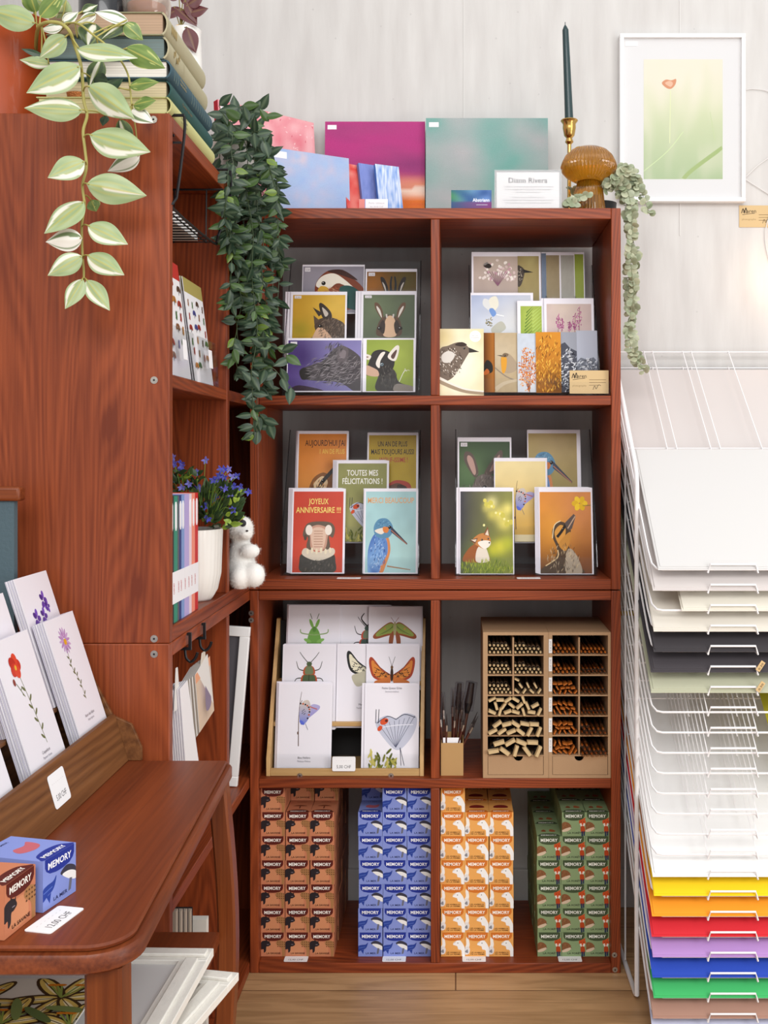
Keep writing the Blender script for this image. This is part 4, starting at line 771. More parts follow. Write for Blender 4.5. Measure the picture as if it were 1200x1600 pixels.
# ---------------- game boxes ----------------
BW, BH, BD = .0475, .0472, .072
def box_art(kind):
    base, dark, word, sub, txt = {'savane': ('#c67c5a', '#5a1f18', '#f6efe6', ['LA SAVANE'], '#3a1a14'), 'mer': ('#8492d2', '#26358f', '#f4f4fa', ['LA MER'], '#262c5a'),
        'ferme': ('#eba95c', '#d2752c', '#fdf4e6', ['LES ANIMAUX', 'DE LA FERME'], '#5a3418'), 'foret': ('#8ea376', '#48563a', '#f2f2e6', ['LA FORÊT'], '#2c3626')}[kind]
    a = Art(1.0); a.bg(base)
    if kind == 'savane':
        a.blob([(.2, .1), (.25, .5), (.55, .6), (.75, .4), (.7, .1)], '#cf8a62')
        a.blob([(0, .3), (.0, .58), (.12, .66), (.3, .64), (.4, .5), (.3, .42), (.22, .4), (.2, .22), (.12, .16), (.1, .3)], '#2b2326'); a.poly([(.18, .62), (.2, .72), (.26, .64)], '#2b2326'); a.poly([(.3, .6), (.36, .68), (.36, .58)], '#2b2326'); a.line([(.24, .5), (.33, .5)], .02, '#8a8088')
        a.blob([(.62, .55), (.68, .66), (.8, .68), (.98, .6), (1, .4), (.97, 0), (.88, 0), (.86, .3), (.76, .42), (.68, .46)], '#a8764a')
        for i in range(12): a.ell(.7+.09*(i % 4), .6-.09*(i//4), .025, .02, '#5c3a22')
    if kind == 'mer':
        a.blob([(0, .2), (0, .42), (.12, .48), (.3, .5), (.4, .58), (.36, .42), (.28, .32), (.15, .28)], '#2c4396'); a.line([(.02, .35), (.28, .4)], .02, '#5a72c0'); a.poly([(.1, .26), (.2, .1), (.24, .3)], '#2c4396')
        a.blob([(.52, .56), (.7, .66), (.9, .6), (1, .5), (1, .3), (.85, .34), (.65, .46)], '#3c3a48'); a.blob([(.58, .52), (.8, .52), (1, .42), (1, .28), (.85, .32), (.68, .42)], '#ece9e6'); a.poly([(.8, .36), (.88, .34), (.84, .12), (.76, .1)], '#6a6a78')
    if kind == 'ferme':
        a.line([(.18, .86), (.1, .75), (.12, .5), (.06, .35)], .09, '#f4efe8', .16); a.blob([(0, .1), (0, .35), (.12, .42), (.2, .3), (.15, .12)], '#e4dfdc'); a.blob([(0, .2), (.1, .3), (.12, .15)], '#8a8a90'); a.line([(.0, .06), (.2, .06)], .02, '#c9722c')
        a.blob([(.5, .5), (.58, .62), (.75, .68), (.86, .6), (.95, .45), (1, .3), (1, 0), (.88, 0), (.85, .25), (.72, .3), (.68, .42), (.58, .46)], '#f6f3ef'); a.line([(.62, .62), (.52, .55)], .04, '#e0d8d0'); a.ell(.7, .56, .02, .02, '#2a2220'); a.poly([(.72, .66), (.78, .8), (.8, .66)], '#d8cabc')
    if kind == 'foret':
        a.blob([(0, .28), (0, .52), (.12, .6), (.28, .55), (.38, .42), (.3, .3), (.15, .26)], '#8c5c3a'); a.blob([(.0, .24), (.15, .32), (.36, .38), (.4, .34), (.25, .22), (.05, .18)], '#ddc4a8'); a.ell(.38, .36, .02, .02, '#2a1e18'); a.fur(30, (.14, .46, .14, .1), .05, .01, ['#5e3c26', '#a8764e'], 60, 50)
        a.poly([(.7, .78), (.74, .62), (.84, .72)], '#c94e22'); a.poly([(.98, .78), (.94, .62), (.86, .72)], '#c94e22'); a.blob([(.7, .6), (.76, .7), (.92, .7), (.99, .6), (.92, .46), (.85, .4), (.77, .46)], '#cf5426'); a.blob([(.74, .5), (.8, .54), (.85, .42), (.9, .54), (.96, .5), (.88, .36), (.82, .36)], '#f0e4d6'); a.blob([(.78, .4), (.93, .4), (.95, .15), (.8, .15)], '#b8481f'); a.line([(.84, .2), (.84, 0)], .07, '#2b3550'); a.line([(.92, .2), (.92, .02)], .06, '#2b3550'); a.ell(.8, .6, .015, .015, '#1e1410'); a.ell(.9, .6, .015, .015, '#1e1410')
    # title panel hanging from the top edge
    a.poly([(.06, 1.0), (.06, .84), (.1, .76), (.2, .69), (.38, .655), (.5, .65), (.62, .655), (.8, .69), (.9, .76), (.94, .84), (.94, 1.0)], dark)
    a.text('MEMORY', .5, .775, .185, word, .022, wid=.7)
    for i, s_ in enumerate(sub): a.text(s_, .52, .1-(.075*i if len(sub) > 1 else 0)+(.04 if len(sub) > 1 else 0), .105 if len(sub) < 2 else .08, txt, .012, wid=.58 if kind != 'mer' else .42)
    b = Art(BD/BW); b.bg(base); b.blob([(.08, 0), (.08, .15), (.2, .3), (.5, .36), (.8, .3), (.92, .15), (.92, 0)], dark); b.text('MEMORY', .5, .08, .17, word, .02, wid=.66); b.text(sub[0], .5, 1.32, .09, txt, .015, wid=.4)
    if kind == 'savane': b.line([(.5, .5), (.5, .8)], .05, '#5a2a1e'); b.blob([(.2, .82), (.5, .95), (.8, .82), (.5, .78)], '#7a3e26')
    if kind == 'mer': b.blob([(.25, .7), (.35, .95), (.6, .9), (.8, 1.0), (.75, .65), (.5, .55)], '#c0646e')
    if kind == 'ferme': b.blob([(.2, .6), (.25, .85), (.5, .95), (.75, .85), (.8, .6), (.5, .55)], '#7e2620')
    if kind == 'foret': b.blob([(.2, .6), (.3, .8), (.4, .7), (.38, .55)], '#8c4a2a'); b.blob([(.55, .6), (.6, .85), (.8, .7), (.75, .55)], '#a85a34')
    return a, b, base
def game_box(kind, label, group):
    a, b, base = box_art(kind); mb = MB()
    mb.box(-BW/2, BW/2, -BD/2, BD/2, 0, BH, 0, base)
    a.emit(mb, (-BW/2, -BD/2, 0), (BW, 0, 0), (0, 0, BH), (0, -1, 0)); b.emit(mb, (-BW/2, -BD/2, BH), (BW, 0, 0), (0, BW, 0), (0, 0, 1))
    s_ = Art(BH/BD); s_.bg(base); s_.blob([(.25, .1), (.3, .35), (.5, .45), (.7, .3), (.72, .1)], mix(base, '#2a1a1a', .25)); s_.line([(.0, .6), (.3, .6)], .06, mix(base, '#2a1a1a', .4))
    s_.emit(mb, (BW/2, -BD/2, 0), (0, BD, 0), (0, 0, BD), (1, 0, 0)); s_.emit(mb, (-BW/2, BD/2, 0), (0, -BD, 0), (0, 0, BD), (-1, 0, 0))
    return tag(mb.obj('game_box', PRINT, smooth=False), label, 'game box', group)
ORD = ['bottom', 'second from bottom', 'third from bottom', 'fourth from bottom', 'fifth from bottom', 'sixth from bottom', 'seventh from bottom']
def stacks(kind, colour, cols, heights):
    D = 2.198; proto = None; grp = colour+' game boxes stacked on the bottom shelf'
    for ci, (px, cn) in enumerate(zip(cols, ('left', 'middle', 'right'))):
        for ly in range(4):
            for r in range(heights[ci][ly]):
                if ly >= 2 and r < heights[ci][ly]-1 and not ((kind in ('savane', 'ferme') and ci == 2) or (kind in ('mer', 'foret') and ci == 0)) and False: continue
                lab = '%s game box, %s in the %s stack, %s' % (colour, ORD[r], cn, ('front row', 'second row back', 'third row back', 'rearmost row')[ly])
                if proto is None: o = proto = game_box(kind, lab, grp)
                else: o = proto.copy(); COL.objects.link(o); o['label'] = lab
                rr = random.Random(ci*100+ly*10+r+len(kind)); x = xx(px, D)+BW/2
                o.location = (x+rr.uniform(-.0009, .0009), D+BD/2+ly*(BD+.0012)+rr.uniform(-.0005, .0006), ZFB+.0004+r*(BH+.0003)); o.rotation_euler = (0, 0, rr.uniform(-.012, .012))
stacks('savane', 'brick-red', (407.5, 446, 484.7), ([7, 7, 7, 7], [6, 7, 7, 7], [6, 7, 7, 7]))
stacks('mer', 'blue', (560.3, 598, 636.2), ([6, 7, 7, 7], [7, 7, 7, 7], [7, 7, 7, 7]))
stacks('ferme', 'orange', (688.6, 726, 764.6), ([7, 7, 7, 7], [6, 6, 6, 6], [6, 6, 6, 6]))
stacks('foret', 'green', (839.5, 877.3, 914.8), ([5, 5, 5, 5], [6, 6, 6, 6], [6, 6, 6, 6]))
# ---------------- paper rack on the right ----------------
DF, DK, SL, PIT = 1.93, 2.468, .79, .0353
ZF0 = CH+(VY-886)/F*DF
t = thing('paper_rack', 'white wire paper rack with sloping shelves right of the pine shelves', 'paper rack', (.67, 2.25, 0)); XR, XE = .335, 1.0; RK = t
for X in (XR, XE+.01):
    mb = MB(); mb.tube([(X, 2.46, .006), (X, 2.3, .006), (X, 2.075, .006), (X, 2.06, .012), (X, 2.06, .03), (X, 2.06, zz(760, 2.06)), (X, 2.065, zz(742, 2.06)), (X, 2.085, zz(742, 2.06)+.022), (X, 2.277, zz(600, 2.277)), (X, 2.47, zz(600, 2.277)+.17), (X, 2.475, .8), (X, 2.475, .02), (X, 2.46, .006)], .0045, n=8); W(mb, 'side_frame', WIREW, t)
def zs(k, D): return ZF0-PIT*k+SL*(D-DF)
for k in range(23):
    r = .0016; mb = MB(); zf = lambda D: zs(k, D)-.0045
    mb.tube([(XR+.004, DK, zf(DK)), (XR+.005, DF+.04, zf(DF+.04)), (XR+.007, DF+.012, zf(DF+.012)), (XR+.014, DF+.002, zf(DF+.002)), (XR+.024, DF, zf(DF)), (XE-.02, DF, zf(DF)), (XE, DF+.02, zf(DF+.02)), (XE+.004, DK, zf(DK))], .0019, n=6)
    mb.tube([(XR, DK, zf(DK)), (XE, DK, zf(DK))], r, n=5)
    mb.tube([(XR+.003, 2.2, zf(2.2)-.002), (XE, 2.2, zf(2.2)-.002)], r, n=4)
    for X in (.417, .436, .503, .522, .604, .70, .80, .9):
        back = X in (.417, .503, .604, .8); d0 = DF if X in (.436, .522, .70, .9) else 1.99
        mb.tube([(X, DK, zf(DK)+.002), (X, d0, zf(d0)+.002)], .0013, n=4)
    for a, b in ((.436, .522), (.70, .79)):      # the little stop at the front of each shelf
        z = zf(DF); mb.tube([(a, DF+.008, z-.002), (a, DF-.0065, z-.004), (a+.004, DF-.0075, z+.010), (b-.004, DF-.0075, z+.010), (b, DF-.0065, z-.004), (b, DF+.008, z-.002)], .0019, n=6)
    W(mb, 'wire_shelf', WIREW, t)
mb = MB()
for D in (2.2, 2.33): mb.tube([(XR, D, .012), (XR, D, zs(0, D)-.01)], .0016, n=5)
W(mb, 'side_wire', WIREW, t)
def sheet(k, col, label, xl=.342, xr=.985, dt=2.45, n=3, front=0, grp=None, dz=0, cat='paper sheet', w2=None):
    g = grp or label
    for i in range(n):
        D1 = DF-.0035; z = dz+.0012+.0013*i; q = rnd.uniform(-.002, .002)
        x0 = xl+q+.0015*i; mb = MB(); th = .0009
        e = .002*(n-1-i)
        mb.prism([(x0, D1-e, zs(k, D1-e)+z), (xr, D1-e, zs(k, D1-e)+z), (xr, dt, zs(k, dt)+z), (x0, dt, zs(k, dt)+z)], (0, 0, th), 0, col)
        lab = label if n == 1 else {0: 'lowest of the ', n-1: 'topmost of the '}.get(i, 'between the other ')+label
        WT(mb, 'paper_sheet', PAPER, lab, cat, g)
PAPER = colmat('art_paper', .75)
sheet(0, '#d2cfcd', 'white sheets on the top shelf of the wire rack', xl=.35, dt=2.183)
sheet(1, '#d0c8c5', 'off-white sheets on the second shelf of the wire rack')
sheet(2, '#ddd7c9', 'cream smaller sheets on the third shelf of the wire rack', xl=.392, dt=2.2)
sheet(3, '#d9d2c6', 'ivory sheets just above the black sheets in the wire rack')
sheet(4, '#3b373a', 'upper black sheets in the wire rack'); sheet(5, '#413c40', 'lower black sheets in the wire rack', xl=.338)
sheet(6, '#b5b59c', 'pale sage sheets below the black sheets in the wire rack', xl=.337)
sheet(15, '#efeeed', 'white sheets above the yellow paper in the wire rack', xl=.342, dt=2.40)
for k, c, nme in ((16, '#f5cf12', 'bright yellow'), (17, '#f29b1e', 'orange'), (18, '#d3232f', 'red'), (19, '#b48ac9', 'lilac'), (20, '#2448b4', 'blue'), (21, '#3fb566', 'green'), (22, '#a9806f', 'brown-pink')):
    sheet(k, c, nme+' sheets in the lower part of the wire rack', n=2, xl=.340+(.004 if k in (16, 21) else 0))
sheet(23, '#c9cbe2', 'pale lavender sheet at the very bottom of the wire rack', n=1, dz=.004, dt=2.3)
sheet(6, '#41506e', 'slate blue sheet corner right of the sage sheets', n=1, xl=.556, dz=.006)
sheet(9, '#a59a1c', 'olive yellow sheet on an upper empty shelf at the right edge', n=1, xl=.553, dt=2.3)
for k, s_ in ((5, '0.20'), (6, '0.50')):
    p = Vector((.523, DF-.013, zs(k, DF)-.003)); U = Vector((.55, 0, .83)); V = Vector((-.83, 0, .55)); mb = MB()
    mb.prism([p, p+U*.019, p+U*.019+V*.008, p+V*.008], (0, .0008, 0), 0, '#cdae7e'); A = Art(1, clip=False); A.text(s_, .5, .09, .26, '#2a221a', .01, wid=.7); A.emit(mb, p, U*.019, V*.019, (0, -1, 0))
    WT(mb, 'price_tag', PRINT, 'tiny kraft tag reading %s tied to the %s black shelf of the wire rack' % (s_, 'lower') if k == 5 else 'tiny kraft tag reading 0.50 tied to the sage paper shelf', 'price tag')

# ---------------- things on top of the main unit ----------------
def canvas(name, TL, TR, zb, art_fn, label, th=.016, edge='#d8d4d0', cat='painting', lean=.02, mat=None):
    tl, tr = P(*TL), P(*TR); n = (tr-tl).cross(Vector((0, 0, -1))).normalized(); n = n if n.y < 0 else -n
    tr.z = tl.z if abs(tr.z-tl.z) < .03 else tr.z
    bl = Vector((tl.x, tl.y, zb))+n*lean; br = Vector((tr.x, tr.y, zb))+n*lean; U = br-bl; V = tl-bl; N_ = U.cross(V).normalized(); mb = MB()
    mb.prism([bl, br, br+V, tl], -N_*th, 0, edge); H = V.length/U.length; A = Art(H); art_fn(A, H)
    A.emit(mb, bl, U, U.normalized().length*V/V.length*U.length, N_); return WT(mb, name, mat or CANV, label, cat)
def stick(a, H, s=.09): a.poly([(.025, H-.035-s*.5), (.025+s, H-.035-s*.5), (.025+s, H-.035), (.025, H-.035)], '#f1eef0')
ZT = ZTOP+.0004
def c_pink(a, H): a.bg(lambda x, y: mix('#e2808c', '#f0b3b8', .5+.9*nz(x*9, y*9)), 26, 26); a.fur(300, (.5, H/2, .7, .7), .03, .012, ['#f5c9cc', '#d86a7c', '#eeb4ba'], 0, 90); stick(a, H, .12)
def c_blue(a, H): a.bg(lambda x, y: mix('#a3b8dc', mix('#8fb0e0', '#c9bccb', .5+.8*nz(x*4, y*4, 3)), .5+.9*nz(x*11, y*11)), 26, 26); stick(a, H, .16)
def c_red(a, H): a.bg(lambda x, y: mix('#d83e3a', '#f0a092', .25+.9*nz(x*2, y*5)), 12, 12)
def c_lilac(a, H): a.bg(lambda x, y: mix('#8390cf', '#7080c2', .5+nz(x*8, y*8)), 12, 12)
def c_sky(a, H): a.bg(lambda x, y: mix('#5f90d8', '#e8eefa', .5+.9*nz(x*14, y*2.2)), 24, 10)
def c_sunset(a, H):
    def f(x, y):
        q = y/H+.05*nz(x*3, y*9)
        c = mix('#d8501c', '#e87a28', q*3+nz(x*3, y*10)) if q < .3 else mix('#f0a070', '#b03a72', (q-.36)*5) if q < .55 else mix('#a83a78', '#b5327c', (q-.5)*2+nz(x*2, y*6))
        if .3 <= q < .4: c = mix('#e87a3a', '#f5d5c0', (q-.3)*12)
        return mix(c, '#7a2a68', max(0, .6-abs(q-.62)*5)*(x**1.2)*.8+.3*nz(x*3, y*12))
    a.bg(f, 30, 34); stick(a, H)
def c_teal(a, H): a.bg(lambda x, y: mix('#8fa6a4', mix('#6fa69c', '#bcb0b4', .5+1.2*nz(x*2.6, y*2.6+2)), .7+.5*nz(x*6, y*8)), 26, 20); stick(a, H, .08)
canvas('painting', (340, 155, 2.29), (490, 193, 2.455), ZT, c_pink, 'pink mottled canvas with a red edge standing behind the leafy vine', edge='#c3162c')
canvas('painting', (508, 190, 2.455), (664, 190, 2.455), ZT, c_sunset, 'magenta and orange sunset canvas leaning on the wall', edge='#8a2a5a')
canvas('painting', (665.5, 184.5, 2.44), (856, 183.5, 2.44), ZT, c_teal, 'hazy teal and grey canvas, the right-hand one on the shelf top', edge='#8aa5a4')
canvas('painting', (425, 230, 2.225), (545, 252, 2.31), ZT, c_blue, 'pale blue mottled canvas in front of the pink one', edge='#a84858', lean=.008)
canvas('small_painting', (533, 253.5, 2.315), (562, 254.5, 2.345), ZT, c_red, 'small red canvas between the pale blue and the lilac ones', edge='#c04030', th=.008, lean=.03)
canvas('small_painting', (560, 254.5, 2.33), (588, 257, 2.352), ZT, c_lilac, 'small lilac canvas right of the red one', edge='#7280c0', th=.008, lean=.03)
canvas('small_painting', (586, 256, 2.325), (623, 261, 2.350), ZT, c_sky, 'small streaky sky-blue canvas, rightmost of the small row', edge='#4a7ac8', th=.008, lean=.03)
def signart(a, H):
    a.bg('#d9d7d8'); a.text('Diann Rivera', .5, H-.17, .12, '#45454a', 0, wid=.62)
    for y, l in ((.33, ['J\'utilise ma technique inspirée de la nature', 'et du voyage de l\'imaginaire, des paysages', 'et des émotions']), (.16, ['Pièces uniques, tableaux peints', 'à l\'acrylique au couteau, formats variés', 'de couleurs et lumières douces']), ):
        for i, s_ in enumerate(l): a.text(s_, .5, y-.045*i, .034, '#7c7a80', 0, wid=[.8, .74, .4][i] if y > .2 else [.5, .8, .74][i])
def panel(name, box, D, fn, label, cat, mat=PRINT, th=.002, frame=None, z0=ZT):
    x0, x1 = xx(box[0], D), xx(box[1], D); zt = zz(box[2], D); Hh = zt-z0; mb = MB().box(x0, x1, D, D+th, z0, zt, 0, frame or '#efedee'); w_ = x1-x0; q = .0 if not frame else .004
    A = Art((Hh-2*q)/(w_-2*q), clip=True); fn(A, (Hh-2*q)/(w_-2*q)); A.emit(mb, (x0+q, D, z0+q), (w_-2*q, 0, 0), (0, 0, w_-2*q), (0, -1, 0)); return WT(mb, name, mat, label, cat)
sg = panel('name_sign', (773, 877, 266), 2.19, signart, 'white printed name sign in a grey-edged acrylic stand on the shelf top', 'sign', frame='#a9a9aa')
xa, xb = xx(772, 2.188), xx(878, 2.188); W(MB().box(xa, xb, 2.186, 2.188, ZT, zz(265, 2.188)), 'acrylic_cover', ACR, sg)
def absart(a, H): a.bg(lambda x, y: mix('#2c4f8a', mix('#4a8a5a', '#7aa0dc', x*1.2), .5+.8*nz(x*3, y*4))if y > .25 else mix('#3c5a80', '#8a4a86', x), 14, 10); a.text('Abstriann', .74, H*.45, .12, '#eef0f8', .02, wid=.42); a.line([(.62, H*.3), (.9, H*.3)], .01, '#dfe2f0')
panel('art_card', (705, 768, 297), 2.20, absart, 'small blue and green abstract card in a clear stand', 'card'); panel('price_sign', (571, 606, 311), 2.20, lambda a, H: (a.bg('#f1eef2'), a.text('Petits tableaux', .5, H*.6, .12, '#b4b0b6', 0, wid=.7), a.text('dès 20,00 CHF', .5, H*.3, .1, '#b4b0b6', 0, wid=.6)), 'small white price sign in front of the small canvases', 'sign')
panel('clear_block', (561, 570, 311), 2.20, lambda a, H: a.bg('#e08a84'), 'tiny pink-tinted acrylic block left of the white price sign', 'block')
# candle holder, candle, mushroom
cx_, cy_ = xx(889.5, 2.36), 2.36; zc = lambda py: zz(py, 2.36)
t = thing('candle_holder', 'brass candle holder with a ring handle behind the amber glass mushroom', 'candle holder', (cx_, cy_, ZT))
W(MB().lathe([(.0, 0), (.035, 0), (.037, .004), (.03, .008), (.008, .012), (.0042, .03), (.0042, zc(226)-ZT), (.009, zc(222)-ZT), (.006, zc(216)-ZT), (.011, zc(212)-ZT), (.014, zc(200)-ZT), (.0135, zc(194)-ZT), (.0185, zc(189)-ZT), (.0175, zc(187.5)-ZT), (.010, zc(189)-ZT), (.009, zc(195)-ZT), (0, zc(195)-ZT)], (cx_, cy_, ZT), n=28, cap=False), 'stem', BRASS, t)
hc = P(907, 243, 2.36); W(MB().tube([hc+Vector((.018*math.cos(a), 0, .018*math.sin(a))) for a in [2*PI*k/24 for k in range(24)]], .0022, n=8, closed=True), 'ring_handle', BRASS, t)
W(MB().tube([hc+Vector((-.018, 0, 0)), (cx_, cy_, hc.z)], .002), 'handle_joint', BRASS, t)
mb = MB(); b0 = Vector((cx_, cy_, zc(194))); tp = P(883.5, 47, 2.36); ti = P(883, 39, 2.36)
mb.tube([b0, b0.lerp(tp, .3), b0.lerp(tp, .7), tp], .0093, c=None, n=16, r2=.0066); mb.tube([tp, tp.lerp(ti, .6), ti], .0066, n=16, r2=.001); mb.tube([ti, ti+Vector((0, 0, .006))], .0008)
WT(mb, 'taper_candle', plain('dark_green_wax', '#22393c', .35, coat=.2), 'tall dark green taper candle standing in the brass holder', 'candle')
AMB, nt_, b_ = newmat('amber_glass'); b_.inputs['Base Color'].default_value = (*hx('#c98a22'), 1); b_.inputs['Roughness'].default_value = .08; b_.inputs['Transmission Weight'].default_value = .8; b_.inputs['IOR'].default_value = 1.45; b_.inputs['Coat Weight'].default_value = .5
DM = 2.27; mc = (xx(920, DM), DM+.0, ZT); mz = lambda py: zz(py, DM)-ZT; pr = lambda w_: w_/F*DM
t = thing('mushroom_ornament', 'ribbed amber glass mushroom ornament beside the candle', 'ornament', mc)
rib = lambda a, z: 1+.035*math.cos(a*30)
MB().lathe([(0, 0), (pr(26), 0), (pr(25.5), .01), (pr(22), mz(300)), (pr(17), mz(284)), (pr(14), mz(283))], n=88, rf=rib).obj('stem', AMB, t, ang=1.2)
MB().lathe([(pr(13), mz(283)), (pr(22), mz(284)), (pr(34), mz(277)), (pr(41), mz(269)), (pr(43), mz(261)), (pr(41), mz(254)), (pr(36), mz(244)), (pr(28), mz(236)), (pr(17), mz(231)), (pr(6), mz(229.5)), (0, mz(229.5))], n=180, rf=lambda a, z: 1+.026*math.cos(a*45)).obj('cap', AMB, t, ang=1.2)
# framed print on the wall
fx0, fx1, fz0, fz1 = xx(969, 2.47), xx(1166, 2.47), zz(314, 2.47), zz(51, 2.47); yf = WY_WALL-.022
t = thing('framed_print', 'white framed print of a single pale poppy hanging on the wall', 'picture', ((fx0+fx1)/2, WY_WALL-.001, fz0)); fw = .009
for a in ((fx0, fx1, fz1-fw, fz1), (fx0, fx1, fz0, fz0+fw), (fx0, fx0+fw, fz0+fw, fz1-fw), (fx1-fw, fx1, fz0+fw, fz1-fw)): W(MB().box(a[0], a[1], yf, WY_WALL-.001, a[2], a[3]), 'frame', PWHITE, t, bevel=.001)
W(MB().box(fx0+fw, fx1-fw, yf+.008, yf+.01, fz0+fw, fz1-fw, 0, '#d6d5d6'), 'mount', PRINT, t)
pw = xx(1131, 2.47)-xx(1007, 2.47); ph = zz(90, 2.47)-zz(278, 2.47); H = ph/pw; A = Art(H)
def pop(x, y): q = y/H; return mix(mix('#a3b590', '#c6ccaa', q*1.6), '#dad5c4', max(0, q-.35)*1.8+.5*nz(x*7, y*2))
A.bg(pop, 24, 30); A.line([(.5, 0), (.62, .12), (1, .4)], .05, '#9bae76'); A.line([(.33, H*.3), (.34, H*.74)], .008, '#d6dcb0'); A.line([(0, .1), (.3, .35), (.5, .6)], .008, '#c8d8a8'); A.line([(.9, .5), (.84, .85)], .008, '#b9c79a')
A.blob([(.23, H*.8), (.28, H*.83), (.35, H*.825), (.41, H*.835), (.4, H*.79), (.35, H*.755), (.29, H*.76)], '#c98a68'); A.blob([(.27, H*.8), (.33, H*.82), (.37, H*.8), (.34, H*.77)], '#d9ae94')
mb = MB(); A.emit(mb, (xx(1007, 2.47), yf+.0078, zz(278, 2.47)), (pw, 0, 0), (0, 0, pw), (0, -1, 0)); mb.box(xx(1007, 2.47), xx(1131, 2.47), yf+.0078, yf+.0079, zz(278, 2.47), zz(90, 2.47), 0, '#e8ecd0'); W(mb, 'photograph', PRINT, t)
W(MB().box(fx0+.013, fx0+.04, yf+.007, yf+.0078, fz1-.026, fz1-.016, 0, '#fbfafa'), 'sticker', PRINT, t)
W(MB().box(fx0+fw, fx1-fw, yf+.003, yf+.0045, fz0+fw, fz1-fw), 'glass', SLEEVE, t)
mb = MB()
for pts in ([(1166, 140), (1180, 139), (1205, 146), (1230, 180)], [(1166, 276), (1185, 258), (1215, 235), (1240, 200)], [(1162, 278), (1180, 290), (1215, 312)], [(1230, 180), (1222, 280), (1196, 360), (1205, 420)]): mb.tube(smooth_open([tuple(P(a, b, WY_WALL-.004)) for a, b in pts], 5), .0009, n=5)
WT(mb, 'light_string_cord', plain('clear_cord', '#dcd8d6', .3), 'thin pale cord of fairy lights looping right of the framed print', 'cord')
bp = P(1226, 432, WY_WALL-.03); em_, nt_, b_ = newmat('warm_bulb'); b_.inputs['Emission Color'].default_value = (1, .62, .35, 1); b_.inputs['Emission Strength'].default_value = 4
WT(MB().ball(bp, .012, .012, .016), 'fairy_light_bulb', em_, 'small warm fairy light bulb glowing against the wall', 'light')
pl = bpy.data.lights.new('bulb_light', 'POINT'); pl.energy = .22; pl.color = (1, .6, .34); pl.shadow_soft_size = .02; plo = bpy.data.objects.new('bulb_light', pl); COL.objects.link(plo); plo.location = bp+Vector((0, -.03, 0))

# ---------------- brushes in fibreboard boxes ----------------
DB0 = 2.174; DBK = 2.378
def mdf_box(px0, px1, label, rows, cols, holex):
    x0, x1 = xx(px0, DB0), xx(px1, DB0); z0 = ZFL+.0004; z1 = zz(988, DB0); t = thing('brush_box', label, 'storage box', ((x0+x1)/2, (DB0+DBK)/2, z0)); th = .0035
    zy = [zz(y, DB0) for y in rows]; xc = [xx(c, DB0) for c in cols]
    W(MB().box(x0, x1, DB0, DBK, z1-.0058, z1), 'top', MDF, t); W(MB().box(x0, xc[0], DB0, DBK, z0, z1-.0058), 'side_panel', MDF, t); W(MB().box(xc[-1], x1, DB0, DBK, z0, z1-.0058), 'side_panel', MDF, t)
    W(MB().box(xc[0], xc[-1], DBK-.003, DBK, z0, z1-.0058), 'back_panel', MDF, t); W(MB().box(xc[0], xc[-1], DB0, DBK-.003, z0, z0+.006), 'bottom', MDF, t)
    for z in zy: W(MB().box(xc[0], xc[-1], DB0+.001, DBK-.003, z-.001, z+.001), 'shelf', MDF, t)
    # drawer with finger hole
    zt = zy[-1]-.0014; mb = MB(); hx_ = xx(holex, DB0); r_ = .009; pts = [(xc[0]+.0008, z0+.0066), (xc[-1]-.0008, z0+.0066), (xc[-1]-.0008, zt), (hx_+r_, zt)]+[(hx_+r_*math.cos(a), zt-r_*math.sin(a)) for a in [PI*k/10 for k in range(1, 10)]]+[(hx_-r_, zt), (xc[0]+.0008, zt)]
    mb.prism([(a, DB0+.001, b) for a, b in pts], (0, .003, 0)); W(mb, 'drawer', MDF, t); return t, zy, xc
BL = mdf_box(754.7, 857, 'left-hand brown fibreboard brush box full of bristle brushes', (1024, 1055.5, 1087, 1119, 1150, 1181), (762, 849.5), 810)
BR_ = mdf_box(857.3, 954.3, 'right-hand brown fibreboard brush box with orange-tipped brushes and clear tubes', (1024, 1055.5, 1087, 1119, 1150, 1181), (863, 950), 905)
for (t, zy, xc), cx0, n in ((BL, 802, 3), (BR_, 905, 6)):
    tops = [zz(995.5, DB0)]+zy
    for i in range(n): x = xx(cx0, DB0); W(MB().box(x-.0015, x+.0015, DB0+.001, DBK-.003, zy[i]+.0011, tops[i]-.0012), 'partition', MDF, t)
BRH = plain('brush_handle', '#8a6a4c', .4, coat=.3); FER = plain('black_ferrule', '#1c1a1c', .3, coat=.3); BRI = plain('bristle', '#d6b98a', .8, bump=.4, bscale=3000); ORG = plain('orange_bristle', '#b8641a', .6, bump=.4, bscale=3000); TUBE = clear('plastic_tube', (.93, .86, .78), 1.45, .08); OH = plain('amber_handle', '#7a4216', .35, coat=.3)
